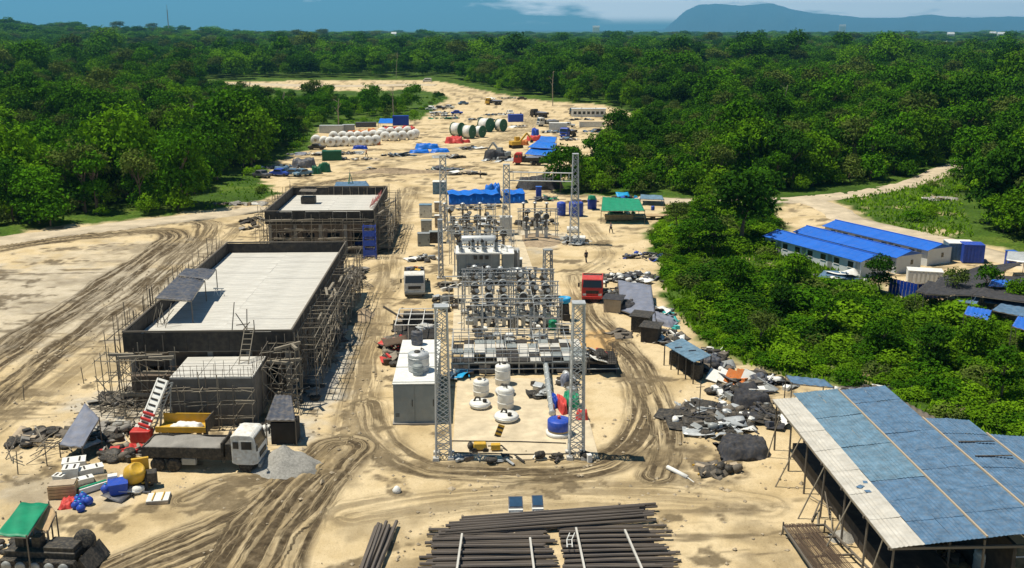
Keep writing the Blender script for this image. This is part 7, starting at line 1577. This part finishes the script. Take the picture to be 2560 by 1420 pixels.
for i, (lab, px, py, rx, ry, n) in enumerate((('stacked goods on the left of the far yard by the verge', 900, 400, 4.0, 1.2, 26), ('long timbers across the middle of the far yard', 1180, 372, 4.0, 1.6, 26), ('drums and bundles right of the big reels', 1300, 318, 3.0, 2.0, 26), ('bundles behind the big reels', 1200, 300, 5.0, 2.0, 30), ('pallets between the blue tarpaulins and the road', 1130, 395, 3.5, 1.6, 24), ('pale bundles along the far office front', 1500, 330, 5.0, 2.0, 30), ('dark goods along the earth bank', 1160, 436, 5.0, 1.2, 24), ('goods at the forest corner', 1420, 350, 2.5, 3.0, 28), ('blue bundles by the row of pickups', 1100, 290, 6.0, 1.6, 30))):
    debris(lab, px, py, rx, ry, n, 440 + i, ('black_steel', 'white_paint', 'shed_blue', 'old_wood', 'galvanised', 'blue_paint') if i % 2 else ('old_wood', 'dark_sheet', 'steel_grey', 'white_paint', 'tan_board'), 1.0, 0, 'stored_goods', (1.0, 3.0))
# ------------------------------------------------------------------ people
def person(label, px, py, rz=0, m='cloth_dark', step=.18):
    x, y = G(px, py); t = thing('person', label, 'person', (x, y, 0), rz)
    def skin(name, pts, edges, rad, mt):
        me = bpy.data.meshes.new(name); me.from_pydata(pts, edges, []); o = bpy.data.objects.new(name, me); COL.objects.link(o); o.parent = t
        md = o.modifiers.new('skin', 'SKIN')
        for v, r in zip(me.skin_vertices[0].data, rad): v.radius = (r, r)
        me.skin_vertices[0].data[0].use_root = True; sb = o.modifiers.new('sub', 'SUBSURF'); sb.levels = 1; sb.render_levels = 1; me.materials.append(MATS[mt])
    P = [(0, 0, .92), (0, 0, 1.15), (0, .01, 1.38), (0, .02, 1.50), (0, .04, 1.62), (0, .03, 1.72), (.1, 0, .88), (.11, step, .48), (.11, step * .6, .06), (.11, step + .1, .03), (-.1, 0, .88), (-.11, -step, .48), (-.11, -step * 1.6, .08), (-.11, -step * 1.2, .03),
         (.2, 0, 1.4), (.26, -.06, 1.14), (.24, .06, .92), (-.2, 0, 1.4), (-.26, .05, 1.14), (-.24, .16, .95)]
    E = [(0, 1), (1, 2), (2, 3), (3, 4), (4, 5), (0, 6), (6, 7), (7, 8), (8, 9), (0, 10), (10, 11), (11, 12), (12, 13), (2, 14), (14, 15), (15, 16), (2, 17), (17, 18), (18, 19)]
    skin('body', P, E, [.13, .13, .14, .055, .095, .085, .085, .06, .045, .04, .085, .06, .045, .04, .06, .045, .04, .06, .045, .04], 'skin')
    skin('shirt', P[:3] + [P[14], P[15], P[17], P[18]], [(0, 1), (1, 2), (2, 3), (3, 4), (2, 5), (5, 6)], [.15, .15, .165, .08, .06, .08, .06], m)
    skin('trousers', [P[0], P[6], P[7], P[8], P[10], P[11], P[12]], [(0, 1), (1, 2), (2, 3), (0, 4), (4, 5), (5, 6)], [.15, .10, .08, .065, .10, .08, .065], 'cloth_dark')
    skin('hair', [(0, .01, 1.70), (0, .02, 1.76)], [(0, 1)], [.1, .07], 'cloth_dark')
person('person in dark clothes walking on the dirt right of the trench path', 1465, 657, .6); person('small person standing on the dirt near the green stall', 1527, 583, 2.0, 'grey_tarp'); person('person in white walking on the dirt behind the tents', 1201, 446, 1.0, 'white_paint'); person('person on the far yard dirt below the reels', 916, 392, 2.2, 'orange_paint'); person('person in dark clothes by the far road bend', 1302, 292, .3)

# ------------------------------------------------------------------ camp with blue roofs on the right
def barracks():
    d = Vector((7.5, -16.3, 0)); L = d.length; d /= L; ang = math.atan2(d.y, d.x); n = Vector((-d.y, d.x, 0))   # n points away to the right
    for k, (lab, x, y, Lk) in enumerate((('nearest', 40.0, 135.7, 17.8), ('middle', 45.1, 138.4, 18.4), ('farthest', 50.8, 142.7, 18.7))):
        t = thing('barrack', f'{lab} of the three white barracks with bright blue roofs', 'barrack', (x, y, 0), ang); W = 4.9; h = 2.15; rh = .62
        MB().bx(0, Lk, .25, W - .25, -.1, h).build('wall', 'camp_wall', t)
        for e in (0, Lk): MB().extr([(.25, h), (W - .25, h), (W / 2, h + rh - .06)], 'x', e - (.12 if e else 0), e + (0 if e else .12)).build('gable', 'blue_roof', t)
        nn = 10
        for s in (0, 1):
            for i in range(nn):
                a, b = -.3 + (Lk + .6) * i / nn, -.3 + (Lk + .6) * (i + 1) / nn - .015; ye = -.12 if s == 0 else W + .12
                o = MB(); A, B, C, D = (a, ye, h - .04), (b, ye, h - .04), (b, W / 2, h + rh), (a, W / 2, h + rh)
                o.sheet(A, B, C, D, 12, 2, lambda u, v: .015 * math.sin(u * 38), .05); r = o.build('roof_sheet', 'blue_roof', t)
        pole('ridge_cap', (-.3, W / 2, h + rh + .03), (Lk + .3, W / 2, h + rh + .03), .07, 'blue_roof', t, 'bar')
        for i in range(7):
            xx = 1.2 + i * 2.4; w = MB().bx(xx, xx + .9, .215, .246, 1.0, 1.75).build('window', 'glass_dark', t); MB().bx(xx - .05, xx + .95, .17, .214, .93, 1.0).build('sill', 'white_paint', w)
            if i % 2 == 0: MB().bx(xx + 1.3, xx + 2.05, .215, .246, 0, 1.85).build('door', 'steel_grey', t)
        MB().bx(Lk + .004, Lk + .04, 2.8, 3.2, .9, 1.5).build('window', 'glass_dark', t)
barracks()
mat('camp_yard', (.40, .39, .36), .9, .25, .5)
container('pale blue cabin right of the barracks', 2402, 652, 3.4, 2.6, 2.3, 'shed_blue_pale', -.15, 'white_paint', 'cabin'); container('dark blue cabin with open door beside the pale blue one', 2432, 658, 2.6, 2.2, 2.4, 'blue_paint', -.2, None, 'cabin')
lean_sheet('grey_canopy', 'rounded pale canopy at the far right of the camp', [(2515, 650), (2600, 660), (2600, 630), (2520, 628)], (2.4, 2.4, 2.7, 2.7), 'galvanised', sag=-.3); cabinet('narrow blue toilet in front of the pale canopy', 2530, 668, 1.1, 1.1, 2.0, 'blue_paint', 'blue_roof', name='portable_toilet', cat='toilet', doors=1)
for lab, c, z in (('long rear', [(2345, 695), (2480, 690), (2560, 655), (2450, 665)], 2.4), ('front', [(2310, 735), (2430, 738), (2500, 690), (2350, 692)], 2.5), ('right', [(2430, 738), (2600, 760), (2620, 690), (2500, 690)], 2.6), ('small left', [(2290, 728), (2370, 742), (2400, 715), (2320, 702)], 2.3)):
    lean_sheet('shade_roof', f'{lab} black shade-net roof in the camp', c, (z, z, z, z), 'shade_net', sag=.25)
for lab, a, b in (('left', (2222, 735), (2290, 752)), ('right', (2292, 752), (2372, 745))):
    A, B = G3(*a), G3(*b); t = thing('sheet_fence', f'{lab} run of deep blue sheet fence in front of the camp', 'fence', A); e = B - A; n = 8
    for i in range(n): p, q = e * (i / n), e * ((i + 1) / n - .01); MB().sheet(p + Vector((0, 0, 1.95)), q + Vector((0, 0, 1.95)), q + Vector((.02, .05, 0)), p + Vector((.02, .05, 0)), 8, 1, None, .03).build('fence_sheet', 'blue_tarp', t)
    for i in range(n + 1): p = e * (i / n) + Vector((0, .12, 0)); pole('post', p - Vector((0, 0, .1)), p + Vector((0, 0, 2.0)), .05, 'steel_grey', t)
for lab, c in (('left', [(2395, 752), (2440, 762), (2455, 738), (2400, 728)]), ('middle', [(2460, 755), (2520, 762), (2530, 735), (2470, 730)]), ('right', [(2480, 775), (2600, 800), (2600, 760), (2520, 745)])): lean_sheet('blue_sheet_roof', f'{lab} small blue sheet roof below the shade nets', c, (1.9, 1.9, 2.3, 2.3), 'shed_blue', corr=.03, nu=20)
for lab, c in (('upper right', [(2470, 715), (2530, 718), (2535, 700), (2480, 698)]), ('lower', [(2410, 785), (2470, 800), (2480, 775), (2420, 765)]), ('far right lower', [(2530, 815), (2620, 840), (2620, 800), (2545, 790)])): lean_sheet('blue_sheet_roof', f'{lab} patch of blue sheeting among the camp nets', c, (2.7, 2.7, 2.9, 2.9), 'blue_roof', corr=.03, nu=20)
container('white box truck body among the shade nets', 2312, 712, 4.0, 2.0, 1.6, 'white_paint', -.3)
debris('pale rubble wall below the blue sheet roofs', 2440, 790, 5.0, 1.2, 24, 131, ('concrete', 'pale_slab', 'tan_board'), .5)
# ------------------------------------------------------------------ single trees that stand out
def big_tree():
    x, y = G(1858, 612); lb = lobes_round(5, 4.6, 7.2, 12, .85) + [(-2.5, .5, 5.0, 1.8, 1.5), (2.6, -.3, 5.2, 1.9, 1.5), (0, -1.5, 4.6, 1.8, 1.4)]; t = thing('forest_tree', 'large round tree standing alone beside the barracks', 'tree', (x, y, 0))
    for me, nm in ((crown_mesh('crown', 'leaf_dark', lb, 3600, .55, 5), 'crown'), (trunk_mesh('trunk', 6.0, .38, lb[1:9], 'bark', 55), 'trunk')):
        o = bpy.data.objects.new(nm, me); COL.objects.link(o); o.parent = t
    for i, (px, py, s, k) in enumerate(((2195, 735, .42, 1), (1690, 600, .5, 4), (1760, 560, .5, 2), (2460, 770, .42, 3), (2385, 765, .38, 4), (2540, 785, .4, 2), (1400, 480, .8, 0), (2470, 560, 1.0, 1), (1720, 640, .45, 0), (1780, 640, .5, 1), (1990, 720, .45, 2), (1840, 740, .42, 0), (1950, 800, .36, 1), (2060, 860, .4, 3), (2200, 900, .38, 0), (2330, 930, .42, 1), (1760, 780, .34, 2), (1900, 880, .36, 4), (2440, 900, .36, 5), (2120, 800, .32, 2), (2500, 1010, .42, 3))):
        x, y = G(px, py); lab = ['dark young tree at the corner of the nearest barrack', 'small olive tree at the bush edge by the turquoise sheet', 'small bright tree left of the large round tree', 'slim young tree between the blue sheet roofs', 'young olive tree left of the blue sheet roofs', 'bright young tree at the right of the blue sheet roofs', 'tree at the corner of the forest by the far mast', 'dark tree at the edge of the meadow', 'young tree among bushes left of the large round tree', 'young dark tree in the bushes below the large round tree', 'small bright tree on the slope below the barracks', 'round young tree in the middle of the slope', 'dark young tree low on the slope', 'slim young tree low in the middle of the slope', 'round young tree on the lower right slope', 'dark young tree on the right of the slope', 'bright young tree at the left of the slope', 'olive young tree behind the scrap band', 'wide bright young tree at the right of the slope', 'bright young tree below the sheet fence', 'slim young tree behind the far end of the shed'][i]
        t = thing('young_tree', lab, 'tree', (x, y, 0), R(0, 6)); t.scale = (s, s, s)
        for me, nm in ((TREE_KINDS[k][0], 'crown'), (TREE_KINDS[k][1], 'trunk')):
            o = bpy.data.objects.new(nm, me); COL.objects.link(o); o.parent = t
    for i, (px, py, h) in enumerate(((985, 300, 11), (1382, 265, 14), (847, 318, 9), (990, 200, 16), (620, 300, 13), (330, 420, 12), (1950, 330, 14), (480, 380, 12), (700, 330, 12))):
        x, y = G(px, py); t = thing('dead_tree', ['bare leaning tree trunk behind the dark blue container', 'bare pale tree at the forest edge above the dark lorry', 'thin pale dead trunk at the forest edge behind the grey container', 'tall pale dead tree in the far forest', 'bare tree poking out of the left forest', 'bare tree near the left forest edge', 'bare tree in the right forest', 'bare grey tree in the left forest middle', 'bare tree above the verge on the left'][i], 'tree', (x, y, 0)); top = Vector((R(-1, 1.6), 0, h))
        pole('trunk', (0, 0, -.3), top * .6, .2, 'dry_wood', t); pole('upper_trunk', top * .6, top + Vector((.5, 0, 0)), .13, 'dry_wood', t)
        for k in range(6): p = top * R(.45, .95); pole('branch', p, p + Vector((R(-1.6, 1.6), R(-1, 1), R(.6, 2))), .06, 'dry_wood', t)
big_tree()
# far marks on the horizon
for i, (px, py, h) in enumerate(((421, 62, 60), (915, 74, 22))):
    x, y = 0, 0; d = _fw + (px - 1280) / F * _rt - (66 - 710) / F * _up; k = 2600 / math.hypot(d[0], d[1]); x, y = d[0] * k, d[1] * k
    if i == 0:
        t = thing('radio_mast', 'thin dark radio mast on the left horizon', 'mast', (x, y, float(hill(np.array([x]), np.array([y]))[0]))); pole('shaft', (0, 0, 0), (0, 0, h), 1.3, 'steel_grey', t); pole('antenna', (0, 0, h), (0, 0, h + 12), .5, 'steel_grey', t)
for i, (px, py, w) in enumerate(((292, 92, 7), (985, 107, 7), (2375, 103, 9), (2480, 102, 8), (2500, 106, 9), (2105, 84, 9), (1490, 86, 10))):
    x, y = G(px, py); z = float(hill(np.array([x]), np.array([y]))[0]); s = math.hypot(x, y) / 1500; t = thing('far_house', ['white house in the left forest near the horizon', 'white roof in the middle forest near the horizon', 'tall white silo-like house by the far right field', 'small white house right of the far field', 'white barn at the far right edge of the field', 'long white building on the right horizon', 'long pale building on the centre horizon'][i], 'house', (x, y, z + 5 * s))
    w *= s; MB().bx(-w / 2, w / 2, -3, 3, -8 * s, 5 * s).build('wall', 'white_paint', t); MB().extr([(-3.4, 5 * s), (3.4, 5 * s), (0, 7.5 * s)], 'x', -w / 2 - .5, w / 2 + .5).build('roof', 'camp_wall', t)

# ------------------------------------------------------------------ stones, clods and litter on the dirt
def clods():
    rs = np.random.RandomState(8); b = MB(); n = 2600
    X = rs.uniform(-45, 45, n * 3); Y = 46 + rs.rand(n * 3) ** 1.6 * 110; k = (sdf(SITE, X, Y) > .5) & (np.abs(X) < Y * .58); X, Y = X[k], Y[k]
    dens = fbm(X / 6 + 4, Y / 6, 3); k = rs.rand(len(X)) < sstep(.4, .65, dens); X, Y = X[k], Y[k]
    for x, y in zip(X, Y):
        s = rs.uniform(.05, .17) * (1.6 if rs.rand() < .08 else 1); q = rs.uniform(.6, 1.4, 6) * s
        b.add([(x + q[0], y, .02), (x, y + q[1], .02), (x - q[2], y, .02), (x, y - q[3], .02), (x + rs.uniform(-.3, .3) * s, y, q[4] * .8), (x, y, -.1)], [(0, 1, 4), (1, 2, 4), (2, 3, 4), (3, 0, 4), (1, 0, 5), (2, 1, 5), (3, 2, 5), (0, 3, 5)])
    o = b.build('loose_stones', 'clod'); tag(o, 'loose stones and clods scattered over the dirt', 'stones', None, 'stuff')
mat('clod', (.40, .33, .23), .95, .5, .6); clods()

# ------------------------------------------------------------------ the air
def haze():
    m = bpy.data.materials.new('haze_air'); m.use_nodes = True; N, L = m.node_tree.nodes, m.node_tree.links; N.remove(N['Principled BSDF'])
    v = N.new('ShaderNodeVolumePrincipled'); v.inputs['Color'].default_value = (.20, .60, .95, 1); v.inputs['Density'].default_value = HAZE; v.inputs['Anisotropy'].default_value = .2
    L.new(v.outputs[0], N['Material Output'].inputs['Volume'])
    o = MB().bx(-32000, 32000, -500, 31000, -60, 820).build('haze', m); tag(o, 'thin blue air over the whole scene', 'haze', None, 'stuff')
HAZE = 6.4e-5
haze()
